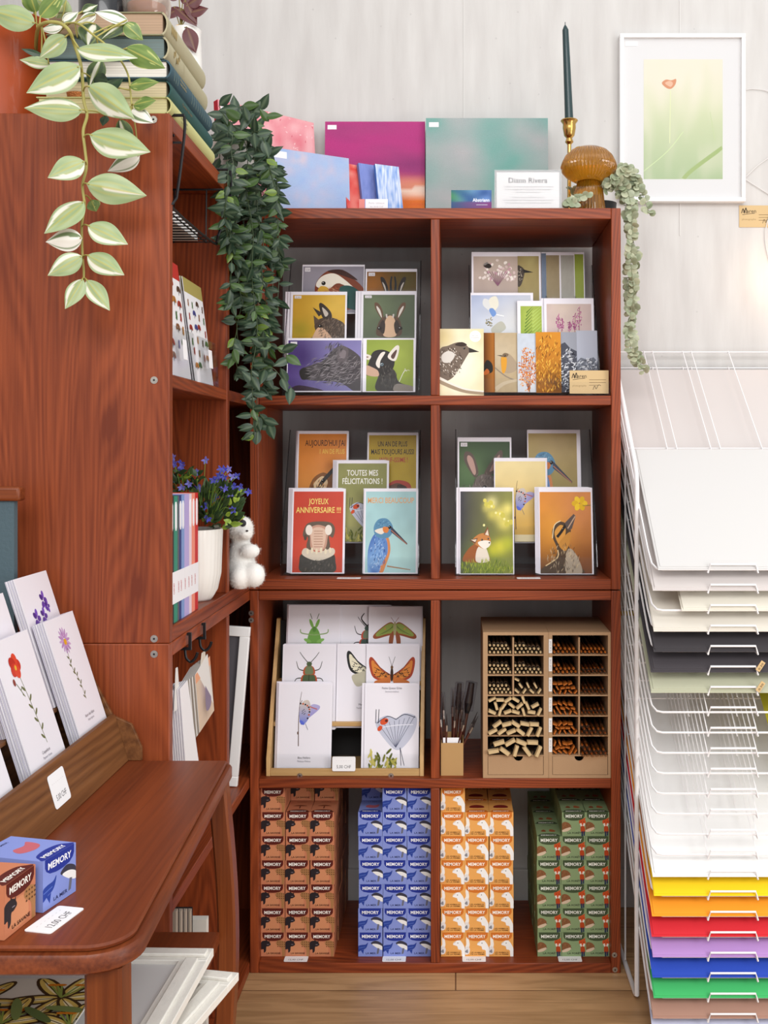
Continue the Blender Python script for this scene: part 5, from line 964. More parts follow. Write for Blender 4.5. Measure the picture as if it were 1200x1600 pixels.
def brush_mesh(kind, s=1.0):
    mb = MB()                    # tip at the origin, handle runs along +y
    if kind == 'round': mb.tube([(0, 0, 0), (0, .002, 0), (0, .007, 0)], .0012*s, 1, n=7, r2=.0021*s); mb.tube([(0, .007, 0), (0, .026, 0)], .0022*s, 2, n=8); mb.tube([(0, .026, 0), (0, .06, 0), (0, .17, 0)], .0026*s, 0, n=7, r2=.0016*s)
    if kind == 'flat':
        w_, h_ = .0062*s, .0021*s; P_ = lambda y, a, b: [(-a, y, -b), (a, y, -b), (a, y, b), (-a, y, b)]
        def loft(A_, B_, m): mb.add(A_+B_, [(0, 1, 2, 3), (7, 6, 5, 4)]+[(i, 4+i, 4+(i+1) % 4, (i+1) % 4) for i in range(4)], m)
        loft(P_(0, w_*.86, h_*.75), P_(.003, w_, h_), 1); loft(P_(.003, w_, h_), P_(.013, w_, h_), 1); loft(P_(.013, w_*1.03, h_*1.1), P_(.022, w_*.9, h_*1.3), 2); mb.tube([(0, .021, 0), (0, .036, 0)], .0034*s, 2, n=8); mb.tube([(0, .036, 0), (0, .17, 0)], .0034*s, 0, n=7, r2=.002*s)
    if kind == 'oround': mb.tube([(0, 0, 0), (0, .007, 0)], .0009*s, 1, n=6, r2=.0022*s); mb.tube([(0, .007, 0), (0, .02, 0)], .0022*s, 2, n=8); mb.tube([(0, .02, 0), (0, .17, 0)], .0022*s, 0, n=6, r2=.0014*s)
    if kind == 'tube': mb.tube([(0, 0, 0), (0, .04, 0)], .0026*s, 2, n=10); mb.tube([(0, .006, 0), (0, .016, 0)], .0005, 1, n=6, r2=.0017*s); mb.tube([(0, .016, 0), (0, .034, 0)], .0016*s, 0, n=6); mb.tube([(0, .034, 0), (0, .17, 0)], .0018*s, 0, n=6, r2=.0013*s)
    return mb
def fill(kind, x0, x1, z0, z1, r, n, where, label, cat='paint brush', s=1.0, out=.0, mats=None, fill_h=.8):
    proto = None; rr = random.Random(int(x0*1e4)+int(z0*1e4)); per = max(1, int((x1-x0-2*r)/(2*r*1.02))+1); cnt = 0; row = 0
    while cnt < n:
        z = z0+r+row*r*1.8
        if z > z1-r: break
        m_ = per if row % 2 == 0 else per-1
        for i in range(m_):
            if cnt >= n: break
            x = x0+r+(x1-x0-2*r)*(i+(.5 if row % 2 else 0))/max(1, per-1)
            if proto is None: proto = o = tag(brush_mesh(kind, s).obj('paint_brush', mats), label, cat, label)
            else: o = proto.copy(); COL.objects.link(o)
            o.location = (x, DB0+.005+rr.uniform(-.004, .004)-out, z); flat = kind == 'flat'
            o.rotation_euler = (rr.uniform(.0, .02)-(.0), rr.uniform(-1.3, 1.3) if flat else rr.uniform(0, 3), rr.uniform(-.03, .03)); cnt += 1
        row += 1
xL = [BL[2][0], xx(802, DB0), BL[2][1]]; tops = [zz(995.5, DB0)]+BL[1]; RN = ('top', 'second', 'third', 'fourth', 'fifth', 'lowest')
for i in range(6):
    if i < 3:
        for j in range(2):
            big = (i == 2 and j == 1)
            fill('flat' if big else 'round', xL[j]+.001, xL[j+1]-.002, BL[1][i]+.001, tops[i]-.002, .0062 if big else .0036, 8 if big else 16, 0, '%s bristle brush, %s row, %s compartment of the left brush box' % ('flat' if big else 'small round', RN[i], ('left', 'right')[j]), mats=[BRH, BRI, FER], s=.85 if big else 1.3, out=.004 if big else 0)
    else: fill('flat', xL[0]+.002, xL[2]-.002, BL[1][i]+.001, tops[i]-.002, .0066+.0012*(i-3), (18, 16, 14)[i-3], 0, '%s flat bristle brush in the %s row of the left brush box' % (('medium', 'large', 'broad')[i-3], RN[i]), mats=[BRH, BRI, FER], s=1.25+.25*(i-3), out=.007+.004*(i-3))
xR = [BR_[2][0], xx(905, DB0), BR_[2][1]]; ST = plain('label_white', '#efeceb', .6)
for i in range(6):
    fill('oround' if i < 2 else 'flat', xR[0]+.001, xR[1]-.002, BR_[1][i]+.001, tops[i]-.002, .0036 if i < 2 else .0044, 13, 0, 'orange-tipped brush, %s row, left side of the right brush box' % RN[i], mats=[OH, ORG, OH], s=1.35 if i < 2 else .66+.03*i)
    fill('oround' if i < 1 else 'tube', xR[1]+.002, xR[2]-.001, BR_[1][i]+.001, tops[i]-.002, .0036 if i < 4 else .0042, 13, 0, 'fine brush%s, %s row, right side of the right brush box' % (' in a clear tube' if i else '', RN[i]), mats=[OH, ORG, TUBE if i else OH], s=1.3 if i < 4 else 1.55, out=.006*max(0, i-2))
    # numbered sticker strip
    mb = MB(); x = xx(857.5, DB0); zt, zb_ = tops[i]-.004, tops[i]-.031; mb.box(x, x+.0064, DB0-.0008, DB0-.0001, zb_, zt, 0, '#efeceb'); A = Art(1, clip=False); A.text('%s CHF' % ('2,20', '2,50', '3,00', '3,90', '4,50', '5,90')[i], .5, .05, .13, '#77747a', 0, wid=.75); A.emit(mb, (x+.0058, DB0-.0008, zb_), (0, 0, .027), (-.027, 0, 0), (0, -1, 0))
    W(mb, 'price_sticker', PRINT, BR_[0])
# kraft cup of capped brushes
x0, x1, y0, y1 = xx(689, 2.19), xx(724, 2.19), 2.19, 2.234; zt = zz(1161, 2.19); z0 = ZFL+.0004; zk = zz(1143, 2.234)
t = thing('brush_cup', 'open kraft cardboard box holding capped brushes', 'container', ((x0+x1)/2, 2.21, z0)); mb = MB(); th = .0012
mb.box(x0, x1, y0, y0+th, z0, zt); mb.box(x0, x1, y1-th, y1, z0, zk)
for x in (x0, x1-th): mb.prism([(x, y0+th, z0), (x, y1-th, z0), (x, y1-th, zk), (x, y0+th, zt)], (th, 0, 0))
mb.box(x0+th, x1-th, y0+th, y1-th, z0, z0+.001); W(mb, 'carton', KRAFT, t)
W(MB().prism([(x0+.004, y0+.006, z0+.05), (x1-.006, y0+.006, z0+.05), (x1-.006, y0+.006, zt+.009), (x0+.004, y0+.006, zt+.009)], (0, .0006, 0)), 'card_insert', WHITE, t)
CAP = clear('clear_cap', (.9, .9, .93), 1.5, .05)
for i, (px, py, D, r, bx) in enumerate(((692, 1083, 2.21, .0042, 695), (708, 1076, 2.222, .0048, 706), (716, 1082, 2.215, .0046, 710), (724, 1082, 2.205, .0046, 714), (718, 1068, 2.228, .009, 710), (737, 1067, 2.226, .012, 718), (711, 1105, 2.2, .0034, 707), (724, 1108, 2.2, .0034, 715), (686, 1103, 2.205, .0034, 694), (746, 1112, 2.205, .0026, 716), (747, 1119, 2.2, .0024, 713), (698, 1115, 2.197, .0022, 697), (729, 1114, 2.197, .0022, 710))):
    tp = P(px, py, D); bt = P(bx, 1185, D-.004 if D > 2.2 else D); d = (tp-bt).normalized(); t = thing('capped_brush', '%s paint brush in the kraft cup, %s' % (('wide dark' if r > .008 else 'clear-capped' if r > .003 else 'thin reddish'), ('furthest left but one', 'leftmost of the tall capped trio', 'middle of the tall capped trio', 'right of the tall capped trio', 'behind the capped trio', 'rearmost and leaning right', 'short one at the centre', 'short one right of centre', 'leaning furthest left', 'leaning furthest right', 'just below the rightmost', 'low at the front left', 'low at the front right')[i]), 'paint brush', bt, 0, None)
    L_ = (tp-bt).length; q = d.to_track_quat('Z', 'Y'); rotm = q.to_matrix(); V_ = lambda z: rotm @ Vector((0, 0, z))
    MB().tube([V_(0), V_(L_*.62)], .0014, n=7, r2=.0024 if r < .008 else .004).obj('handle', plain('lacquer_handle', '#4a2018', .25, coat=.6) if i == 0 else bpy.data.materials['lacquer_handle'], t)
    MB().tube([V_(L_*.6), V_(L_*.74)], .0024 if r < .008 else .0045, n=8, r2=.0028 if r < .008 else r*.7).obj('ferrule', STEEL if r < .008 else FER, t)
    MB().tube([V_(L_*.74), V_(L_*.85), V_(L_)], .0026 if r < .008 else r*.7, n=10, r2=.0004 if r < .008 else r*.5).obj('bristles', plain('dark_hair', '#2b1f1c', .7) if i == 0 else bpy.data.materials['dark_hair'], t)
    if r > .003: MB().tube([V_(L_*.64), V_(L_+.002)], r, n=12).obj('cap', CAP, t)
# ---------------- leaves and plants ----------------
def leaf(mb, base, tip, w, nrm, colf, fold=.18, curl=.12, ns=5, nt=10, m=0, shape=.8, rnd_=0):
    base, tip = Vector(base), Vector(tip); ax = tip-base; L = ax.length; ax.normalize(); nrm = Vector(nrm); nrm = (nrm-ax*nrm.dot(ax)).normalized(); side = ax.cross(nrm); vs = []; cl = []
    for j in range(nt+1):
        t = j/nt; prof = math.sin(PI*t**shape)**(.85)*(1-.10*t-.22*t**4) if 0 < t < 1 else 0.02
        if rnd_: prof = math.sqrt(max(.0004, 1-(2*t-1)**2))
        for i in range(-ns, ns+1):
            s_ = i/ns; x = s_*prof*w/2
            p = base+ax*(L*t)+side*x+nrm*(-fold*abs(x)-curl*L*(t-.35)**2+.004*math.sin(9*t+3*s_)*w*4*abs(s_)); vs.append(p); cl.append(hx(colf(s_, t)))
    n = 2*ns+1; mb.add(vs, [(j*n+i, j*n+i+1, (j+1)*n+i+1, (j+1)*n+i) for j in range(nt) for i in range(2*ns)], m, cl=cl)
def variegated(kind, seed):
    r = random.Random(seed); o = r.uniform(0, 9); sg = 1 if kind[-1] != '-' else -1; r_w = r.random()
    def f(s_, t):
        s_ = s_*sg; v = nz(s_*3+o, t*2.5); mid = abs(s_) < .07
        if kind[0] == 'p':    # pale sage, thin white flank
            c = mix('#93a878', '#aebd90', .5+v); c = mix(c, '#b5b566', .55*(abs(abs(s_)-.30-.45*t*(1-t)) < .045 and t < .72))
            if r_w > .35 and .55-.25*t < s_+.14*v < .86-.12*t and t > .06: c = mix(c, '#efecdf', .9)
            if r_w < .18 and abs(s_-.12) < .13 and t > .25: c = mix(c, '#f0ede0', .9)
        elif kind[0] == 'd':  # dark green, white blaze
            c = mix('#2c4028', '#55693c', .5+v); c = mix(c, '#9aa858', .6*(abs((abs(s_)*3.4+.25*t) % 1-.5) < .09))
            if abs(s_-.12+.1*v) < .2: c = hx('#e6e4d4')
        elif kind[0] == 's':  # mid green, striped yellow
            c = mix('#5d7a3c', '#7f9650', .5+v); c = mix(c, '#d2d684', .8*(abs((s_*2.6+.12*v) % 1-.5) < .1))
        elif kind[0] == 'w': c = mix('#eae6da', '#f4f1e8', .5+v); c = mix(c, '#5f7a44', .9*(abs(s_-.5+.1*v) < .22 or abs(s_+.75) < .12))
        else: c = mix('#25382a', '#3e5638', .5+v)
        return mix(c, '#b9b45c', .85) if mid and kind[0] in 'psd' and not (kind[0] == 'd') else c
    return f
PD = 1.50
t = thing('potted_trailing_plant', 'trailing plant with big variegated leaves in an orange pot on the left shelf unit', 'plant', (-.690, 1.672, ZTOP+.0004)); PLV = t
pc = t.location; OR = plain('orange_pot', '#b04a1c', .38, coat=.2)
MB().lathe([(0, 0), (.090, 0), (.096, .004), (.107, .150), (.1085, .153), (.106, .155), (.102, .150), (.1, .12), (0, .12)], n=56, cap=False).obj('pot', OR, t); MB().lathe([(0, .12), (.0995, .121)], n=40, cap=False).obj('soil', plain('soil', '#2e2018', .9), PLV.children[0])
STEM = plain('leaf_stem', '#a8a056', .5); DSTEM = plain('dark_stem', '#3a4a2c', .5)
main = [(56, 92, 1.64), (58, 50, 1.56), (70, 36, 1.50), (92, 36, 1.49), (108, 48, 1.48), (117, 72, PD), (126, 100, PD), (129, 128, PD), (131, 158, PD), (136, 180, PD), (130, 205, PD), (133, 235, PD), (135, 262, PD), (129, 290, PD), (132, 320, PD), (128, 350, PD), (128, 375, PD), (129, 400, PD), (131, 425, PD), (130, 446, PD)]
sp = smooth_open([tuple(P(*q)) for q in main], 6); W(MB().tube(sp, .0026, n=8, r2=.0016), 'stem', STEM, t)
sec = [(66, 80, 1.62), (110, 36, 1.53), (150, 58, 1.50), (178, 82, 1.50), (192, 100, 1.50), (201, 120, 1.50), (204, 145, 1.50), (206, 166, 1.50)]
sp2 = smooth_open([tuple(P(*q)) for q in sec], 6); W(MB().tube(sp2, .0016, n=7, r2=.0012), 'stem', STEM, t)
third = [(50, 95, 1.64), (54, 30, 1.62), (57, -12, 1.6), (60, -40, 1.6)]; sp3 = smooth_open([tuple(P(*q)) for q in third], 6); W(MB().tube(sp3, .0024, n=7), 'stem', STEM, t)
PTS = [Vector(q) for q in sp+sp2]
LV = [(125, 103, 40, 143, 50, 'p-'), (128, 172, 37, 167, 38, 'p+'), (136, 133, 206, 184, 46, 'p+'), (140, 210, 234, 236, 52, 'p'), (103, 57, 60, 90, 34, 'p-'), (119, 74, 212, 84, 38, 'p'), (132, 252, 74, 276, 40, 'p-'), (135, 287, 228, 305, 48, 'p'),
      (131, 315, 68, 363, 46, 'p'), (137, 352, 199, 380, 38, 'p'), (128, 372, 70, 377, 36, 'w'), (136, 398, 193, 428, 36, 'p'), (128, 400, 74, 430, 34, 'p'), (129, 436, 101, 482, 30, 'p'), (135, 437, 171, 484, 30, 'p'),
      (187, 186, 204, 234, 26, 'd'), (218, 243, 167, 266, 30, 'w'), (158, 92, 139, 136, 28, 'd'), (196, 74, 256, 105, 36, 's'), (201, 134, 246, 126, 22, 's'), (208, 164, 242, 155, 26, 's'), (203, 172, 238, 190, 26, 'w'), (164, 138, 192, 122, 26, 'k'), (142, 122, 168, 128, 26, 'k'),
      (200, 32, 148, 16, 26, 'w'), (198, 33, 158, 60, 20, 'd'), (194, 36, 223, 62, 26, 's'), (149, 36, 137, 72, 44, 'd'), (104, 0, 84, 34, 34, 'p'), (54, 36, -25, 12, 42, 'p-'), (62, 26, 98, -14, 40, 's'), (98, 34, 122, 18, 22, 'w'), (128, 18, 152, 6, 26, 'd'), (78, 100, 30, 92, 20, 'p-'), (66, 86, 33, 75, 12, 'k'), (165, 180, 160, 195, 14, 'k'), (56, 20, 42, -25, 30, 's'), (98, 40, 62, 44, 22, 'w'), (142, 312, 150, 330, 22, 's'), (150, 22, 120, 34, 20, 'w'), (70, 5, 30, -20, 36, 'p'), (120, 60, 150, 40, 20, 'k')]
for i, (bx, by, tx, ty, w_, kd) in enumerate(LV):
    r = random.Random(i); front = i < 15; D = (PD-.012 if front else 1.535)-.012*r.random(); D = D if by > 20 or i < 26 else 1.56
    if 18 <= i <= 22: D = 1.49
    b, tp = P(bx, by, D), P(tx, ty, D-r.uniform(-.01, .02)); mb = MB()
    leaf(mb, b, tp, w_/F*D*1.06, (r.uniform(-.25, .25), -1, r.uniform(-.1, .45)), variegated(kd, i), fold=r.uniform(.08, .35), curl=r.uniform(.05, .22), ns=8, nt=16)
    near = min(PTS, key=lambda q: (q-b).length)
    if (near-b).length < .07: mb.tube(smooth_open([tuple(near), tuple(near.lerp(b, .5)+Vector((0, 0, .002))), tuple(b+(tp-b)*.04)], 3), .0011, 1, n=6)
    W(mb, 'leaf', [LEAF, STEM], t, ang=3)
# dense dark vine
t = thing('trailing_vine', 'dense dark green artificial vine trailing from a white pot at the shelf corner', 'plant', (xx(362, 2.0), 2.02, ZTOP+.0004)); c0 = t.location
MB().lathe([(0, 0), (.033, 0), (.036, .004), (.042, .088), (.04, .09), (.037, .085), (.036, .07), (0, .07)], n=40, cap=False).obj('pot', CERAM, t)
r = random.Random(11); fol = MB(); stm = MB()
def PV(px, py, D):
    p = P(px, py, D)
    if p.x < -.386 and p.z < ZTOP+.02: p = P(px, py, min(D, .386*F/(VX-px)))
    return p
def env(y):   # centre and half width of the hanging mass in pixels
    pts = [(180, 372, 38), (230, 385, 46), (290, 392, 44), (350, 396, 42), (420, 400, 40), (480, 403, 36), (540, 400, 32), (600, 398, 26), (640, 400, 20), (690, 402, 6)]
    for a, b in zip(pts, pts[1:]):
        if y <= b[0]: q = max(0, (y-a[0])/(b[0]-a[0])); return a[1]+(b[1]-a[1])*q, a[2]+(b[2]-a[2])*q
    return pts[-1][1:]
def vinecol():
    g = r.random(); a, b = ('#1d2f22', '#364c38') if g < .75 else ('#2a4424', '#4f6c32') if g < .94 else ('#4a682a', '#86a044')
    return lambda s_, t_: mix(mix(a, b, .35+.5*abs(s_)), '#7d9070', .45*(abs(s_) < .1))
ends = [(r.uniform(300, 640) if i else 690, r.uniform(-1, 1)) for i in range(26)]
for yend, off in ends:
    pts = []; y = 205; D0_ = r.uniform(1.93, 2.10); st = P(372+r.uniform(-8, 8), 222, 2.0); pts.append(tuple(st))
    while y < yend:
        cx__, hw = env(y); pts.append(tuple(PV(cx__+off*hw*min(1, .6+(y-200)/300)+r.uniform(-4, 4), y, D0_))); y += 34
    if len(pts) < 3: continue
    q = smooth_open(pts, 4); stm.tube(q, .0008, n=4)
    for k in range(2, len(q)):
        if r.random() < .62 or k > len(q)-4:
            for _ in range(1 if r.random() < .5 else 2):
                p = Vector(q[k]); a = r.uniform(-1, 1); d = Vector((math.sin(a*1.9), r.uniform(-.5, .15), -math.cos(a*1.9)*.6-.1)).normalized(); Lf = r.uniform(.019, .032)
                leaf(fol, p, p+d*Lf, Lf*r.uniform(.46, .58), (r.uniform(-.6, .6), -1, r.uniform(-.2, .7)), vinecol(), fold=.25, curl=.15, ns=2, nt=6)
for (pts) in ([(410, 545), (425, 540), (440, 548), (452, 560)], [(405, 580), (425, 575), (440, 590), (455, 605)], [(385, 205), (405, 235), (425, 245)], [(378, 200), (392, 182), (406, 172), (420, 190)], [(372, 205), (350, 180), (342, 165)], [(395, 180), (385, 165), (372, 168)], [(400, 600), (402, 650), (400, 695)], [(350, 210), (345, 230), (342, 260)], [(400, 640), (412, 655), (425, 665)]):
    D_ = 1.97; q = smooth_open([tuple(P(a, b, D_)) for a, b in pts], 4); stm.tube(q, .0008, n=4)
    for k in range(0, len(q), 2):
        p = Vector(q[k]); a = r.uniform(-PI, PI); d = Vector((math.sin(a), r.uniform(-.4, .1), math.cos(a)*.7)).normalized(); Lf = r.uniform(.026, .036); leaf(fol, p, p+d*Lf, Lf*.55, (r.uniform(-.4, .4), -1, r.uniform(0, .5)), vinecol(), fold=.2, ns=2, nt=6)
for _ in range(70):
    y = r.uniform(165, 280); cx__, hw = env(y); p = P(cx__-4+r.uniform(-1, 1)*hw*.95, y, r.uniform(1.93, 2.06)); a = r.uniform(-PI, PI); d = Vector((math.sin(a), r.uniform(-.5, .2), math.cos(a)*.7)).normalized(); Lf = r.uniform(.024, .038); leaf(fol, p, p+d*Lf, Lf*.55, (r.uniform(-.6, .6), -1, r.uniform(-.1, .7)), vinecol(), fold=.2, ns=2, nt=6)
W(stm, 'stems', DSTEM, t); W(fol, 'foliage', LEAF, t, ang=3)
# eucalyptus
t = thing('eucalyptus_plant', 'pale grey-green eucalyptus garland trailing down the right side of the shelves', 'plant', (xx(940, 2.33), 2.36, ZTOP+.0004))
MB().lathe([(0, 0), (.03, 0), (.036, .05), (.034, .05), (.03, .04), (0, .04)], n=28, cap=False).obj('pot', plain('black_pot', '#1d1c1c', .5), t)
fol = MB(); stm = MB(); r = random.Random(5)
def ecol():
    a, b = r.choice([('#8b967a', '#b3b99d'), ('#7d8a6c', '#a3ab8c'), ('#9aa184', '#c4c6a8')]); return lambda s_, t_: mix(a, b, .4+.5*abs(s_))
for D_, pts in ((2.30, [(935, 290), (965, 268), (985, 275), (1000, 295), (1014, 332)]), (2.28, [(940, 285), (968, 262), (992, 272), (1000, 300)]), (2.27, [(940, 295), (960, 275), (975, 300), (982, 340), (985, 390), (982, 440), (985, 490), (990, 540), (1006, 580)]), (2.25, [(938, 290), (968, 282), (984, 310), (988, 360), (986, 410), (990, 460), (982, 510), (986, 545), (996, 565)]), (2.29, [(940, 290), (972, 276), (990, 300), (985, 350), (993, 400), (984, 450), (990, 480)]), (2.21, [(925, 300), (900, 310), (892, 318), (888, 322)]), (2.24, [(950, 290), (970, 272), (980, 262), (976, 268)]), (2.26, [(945, 300), (962, 290), (972, 296), (968, 310)]), (2.33, [(925, 290), (905, 300), (893, 295)])):
    q = smooth_open([tuple(P(a, b, D_)) for a, b in pts], 7); stm.tube(q, .0007, n=4)
    for k in range(2, len(q), 1 if len(pts) < 8 else 1):
        for sg_ in (-1, 1):
            if r.random() < .08: continue
            p = Vector(q[k]); d = Vector((sg_*r.uniform(.4, 1), r.uniform(-.8, .3), r.uniform(-.6, .5))).normalized(); Lf = r.uniform(.010, .017); leaf(fol, p, p+d*Lf, Lf*.95, (r.uniform(-.8, .8), -1, r.uniform(-.6, .8)), ecol(), fold=.1, ns=2, nt=6, rnd_=1)
for (px, py) in ((889, 312), (899, 312), (894, 321), (884, 318), (903, 320)): p = P(894, 316, 2.2); d = (P(px, py, 2.195)-p); leaf(fol, p, p+d*1.5, .012, (0, -1, .3), ecol(), ns=3, nt=6, rnd_=1)
W(stm, 'stems', plain('grey_green_stem', '#7c8262', .6), t); W(fol, 'foliage', LEAF, t, ang=3)
# burgundy plant in white vase
t = thing('burgundy_leaf_plant', 'plant with burgundy leaves in a slim white vase behind the stacked books', 'plant', (xx(291, 2.05), 2.05, ZTOP+.0004)); hh = zz(48, 2.05)-ZTOP
MB().lathe([(0, 0), (.034, 0), (.036, .01), (.03, hh*.7), (.0265, hh-.01), (.0275, hh), (.024, hh), (.022, hh-.03), (0, hh-.03)], n=36, cap=False).obj('vase', CERAM, t)
g0 = P(279, 47, 2.03); W(MB().tube([g0+Vector((.007*math.cos(a), 0, .009*math.sin(a))) for a in [2*PI*k/16 for k in range(16)]], .0014, n=6, closed=True), 'gold_ring', GOLD, t)
stm = MB(); fol = MB(); bc = lambda s_, t_: mix(mix('#4a2024', '#6d3a3c', .4+.4*abs(s_)), '#8a6a4a', .6*(abs(s_) < .06))
for (a, b, c_, d_, w_) in ((292, 42, 306, 82, 26), (290, 0, 308, 38, 18), (282, 12, 252, 28, 20), (295, 20, 325, 12, 22), (292, 8, 318, -8, 24), (280, -2, 262, -15, 22), (285, 6, 300, -20, 20), (272, 10, 308, 40, 18)):
    D_ = 2.02; p, q = P(a, b, D_), P(c_, d_, D_); leaf(fol, p, q, w_/F*D_, (.2, -1, .3), bc, ns=4, nt=10); stm.tube([p, P(282, 45, D_+.01), P(288, 75, D_+.02)], .001, n=5)
W(stm, 'stems', plain('olive_stem', '#8a7c40', .6), t); W(fol, 'leaves', LEAF, t, ang=3)
# blue-flowered plant in ribbed pot
px_, D_ = 303, 1.868; base = ZFU+.0004; pc = Vector((xx(px_, D_)-.006, D_, base)); hp = zz(826, D_)-base
t = thing('flowering_plant', 'artificial plant with small violet-blue flowers in a white ribbed pot', 'plant', pc)
MB().lathe([(0, 0), (.034, 0), (.037, .004), (.045, .018), (.0505, .045), (.053, hp-.004), (.0535, hp), (.050, hp), (.048, hp-.02), (0, hp-.02)], n=144, cap=False, rf=lambda a, z: 1+(.012 if math.cos(a*36) > 0 else -.002)*(1 if z < hp-.003 else 0)).obj('pot', CERAM, t, ang=1.3)
fol = MB(); stm = MB(); r = random.Random(21)
def fcol(br): a, b = (('#24361f', '#435c34') if not br else ('#6f8f2c', '#a5bf4a')); return lambda s_, t_: mix(a, b, .4+.5*abs(s_))
top = P(318, 822, D_)
for i in range(230):
    a, b = r.uniform(-1, 1), r.uniform(-1, 1); p = P(338+a*36, 792+b*34, D_-.045+.09*r.random()); d = (p-top+Vector((r.uniform(-.02, .02), r.uniform(-.03, .01), r.uniform(-.01, .02)))).normalized(); Lf = r.uniform(.014, .024)
    if a*a+b*b > 1 or p.y > 1.955: continue
    leaf(fol, p, p+d*Lf, Lf*.5, (r.uniform(-.8, .8), -1, r.uniform(-.2, .8)), fcol(r.random() < .06), ns=2, nt=5)
for i in range(60):
    p = P(285+r.uniform(-22, 26), 752+r.uniform(-14, 20), 1.83+.06*r.random()); d = Vector((r.uniform(-1, 1), -.4, r.uniform(-.2, 1))).normalized(); Lf = r.uniform(.013, .02); leaf(fol, p, p+d*Lf, Lf*.5, (r.uniform(-.8, .8), -1, .4), fcol(r.random() < .25), ns=2, nt=5)
for (px, py) in ((358, 790), (366, 800), (360, 812), (372, 786), (356, 756), (365, 785), (352, 805), (362, 816), (373, 783)): p = P(px, py, 1.84); leaf(fol, p, p+Vector((r.uniform(-1, 1), -.2, r.uniform(-.5, 1))).normalized()*.014, .009, (0, -1, .3), fcol(1), ns=2, nt=5)
FL = [(270, 715), (283, 724), (283, 735), (272, 725), (284, 729), (321, 719), (306, 738), (350, 733), (345, 733), (357, 733), (333, 750), (343, 752), (340, 747), (350, 746), (343, 743), (362, 745), (371, 744), (388, 769), (375, 761), (361, 771), (365, 760), (360, 773), (351, 763), (347, 760), (310, 762), (314, 764), (295, 756), (284, 762), (364, 797), (336, 780), (320, 791), (268, 750), (338, 775), (325, 810)]
FLW = []
for i, (px, py) in enumerate(FL):
    D2 = 1.815+.05*r.random(); p = P(px, py, D2); cc = r.choice(['#3a3fc0', '#2f35a8', '#5a58c8', '#7a78d8', '#8a84dc']); st = P(320+(px-320)*.25, 815, 1.86) if px > 300 else P(290, 800, 1.86)
    stm.tube(smooth_open([tuple(st), tuple(st.lerp(p, .55)+Vector((0, -.006, .012))), tuple(p)], 5), .0006, n=4)
    flw = MB(); FLW.append(flw)
    for k in range(5):
        a = 2*PI*k/5+r.random(); d = Vector((math.cos(a), -.35, math.sin(a))).normalized(); leaf(flw, p, p+d*.0075, .0042, (0, -1, 0), lambda s_, t_: mix(cc, '#a9a4ee', .3*abs(s_)), ns=1, nt=3)
W(stm, 'stems', plain('lime_stem', '#6c8a38', .6), t); W(fol, 'foliage', LEAF, t, ang=3); [W(q, 'flower', FLOWER, t, ang=3) for q in FLW]
W(MB().lathe([(0, 0), (.0475, 0)], (pc.x, pc.y, base+hp-.019), n=30, cap=False), 'soil', plain('dark_moss', '#20241a', .9), t)

# ---------------- stacked books on the left unit ----------------
LINEN = lambda n, c: plain(n, c, .8, bump=.5, bscale=1200)
def pages_mat(n, c):
    m = plain(n, c, .8); nt = m.node_tree; b = nt.nodes['Principled BSDF']; tc = nt.nodes.new('ShaderNodeTexCoord'); mp = nt.nodes.new('ShaderNodeMapping'); mp.inputs['Scale'].default_value = (3, 3, 900); nn = nt.nodes.new('ShaderNodeTexNoise'); nn.inputs['Scale'].default_value = 1
    cr = nt.nodes.new('ShaderNodeValToRGB'); cr.color_ramp.elements[0].position = .35; cr.color_ramp.elements[0].color = (*mix(c, '#6a5a48', .35), 1); cr.color_ramp.elements[1].position = .6; cr.color_ramp.elements[1].color = (*hx(c), 1)
    nt.links.new(tc.outputs['Object'], mp.inputs[0]); nt.links.new(mp.outputs[0], nn.inputs['Vector']); nt.links.new(nn.outputs[0], cr.inputs[0]); nt.links.new(cr.outputs[0], b.inputs['Base Color']); return m
def book(z0, z1, xs, y0, y1, w_, cover, spine, page, label, txt=None, tc_='#3a3a30', dec=None, rz=0):
    t = thing('hardback_book', label, 'book', (xs-w_/2, (y0+y1)/2, z0), rz, None); L = y1-y0; H = z1-z0; c = .0018
    MB().box(-w_/2, w_/2-.006, -L/2, L/2, 0, c).obj('cover_board', cover, t, bevel=.0004); MB().box(-w_/2, w_/2-.006, -L/2, L/2, H-c, H).obj('cover_board', cover, t, bevel=.0004)
    MB().box(-w_/2+.003, w_/2-.007, -L/2+.003, L/2-.003, c, H-c).obj('pages', page, t)
    mb = MB(); pr_ = []
    for k in range(9): a = -PI/2+PI*k/8; pr_.append((w_/2-.008+.009*math.cos(a), H/2+H/2*math.sin(a)))
    pr_i = [(x-.002 if 0 < i < 8 else x, H/2+(z-H/2)*.88) for i, (x, z) in enumerate(pr_)][::-1]
    n = len(pr_); poly = pr_+pr_i; N2 = len(poly); vs = [(x, -L/2, z) for x, z in poly]+[(x, L/2, z) for x, z in poly]; fs = []
    for i in range(n-1): fs += [(i, i+1, N2+i+1, N2+i), (N2-1-i, N2+N2-1-i, N2+N2-2-i, N2-2-i), (i, N2-1-i, N2-2-i, i+1), (N2+i, N2+i+1, N2+N2-2-i, N2+N2-1-i)]
    mb.add(vs, fs); o = mb.obj('spine', spine, t)
    if txt or dec:
        A = Art(H/L, clip=False)
        if txt:
            for i, s_ in enumerate(txt): A.text(s_, .26 if len(txt) > 1 else .35, H/L*.5-.012-(i-(len(txt)-1)/2)*.022, .022, tc_, 0, wid=.14 if len(txt) > 1 else .22)
        if dec: dec(A, H/L)
        mb = MB(); A.emit(mb, (w_/2+.0011, -L/2, 0), (0, L, 0), (0, 0, L), (1, 0, 0)); mb.obj('spine_lettering', PRINT, o)
    return t
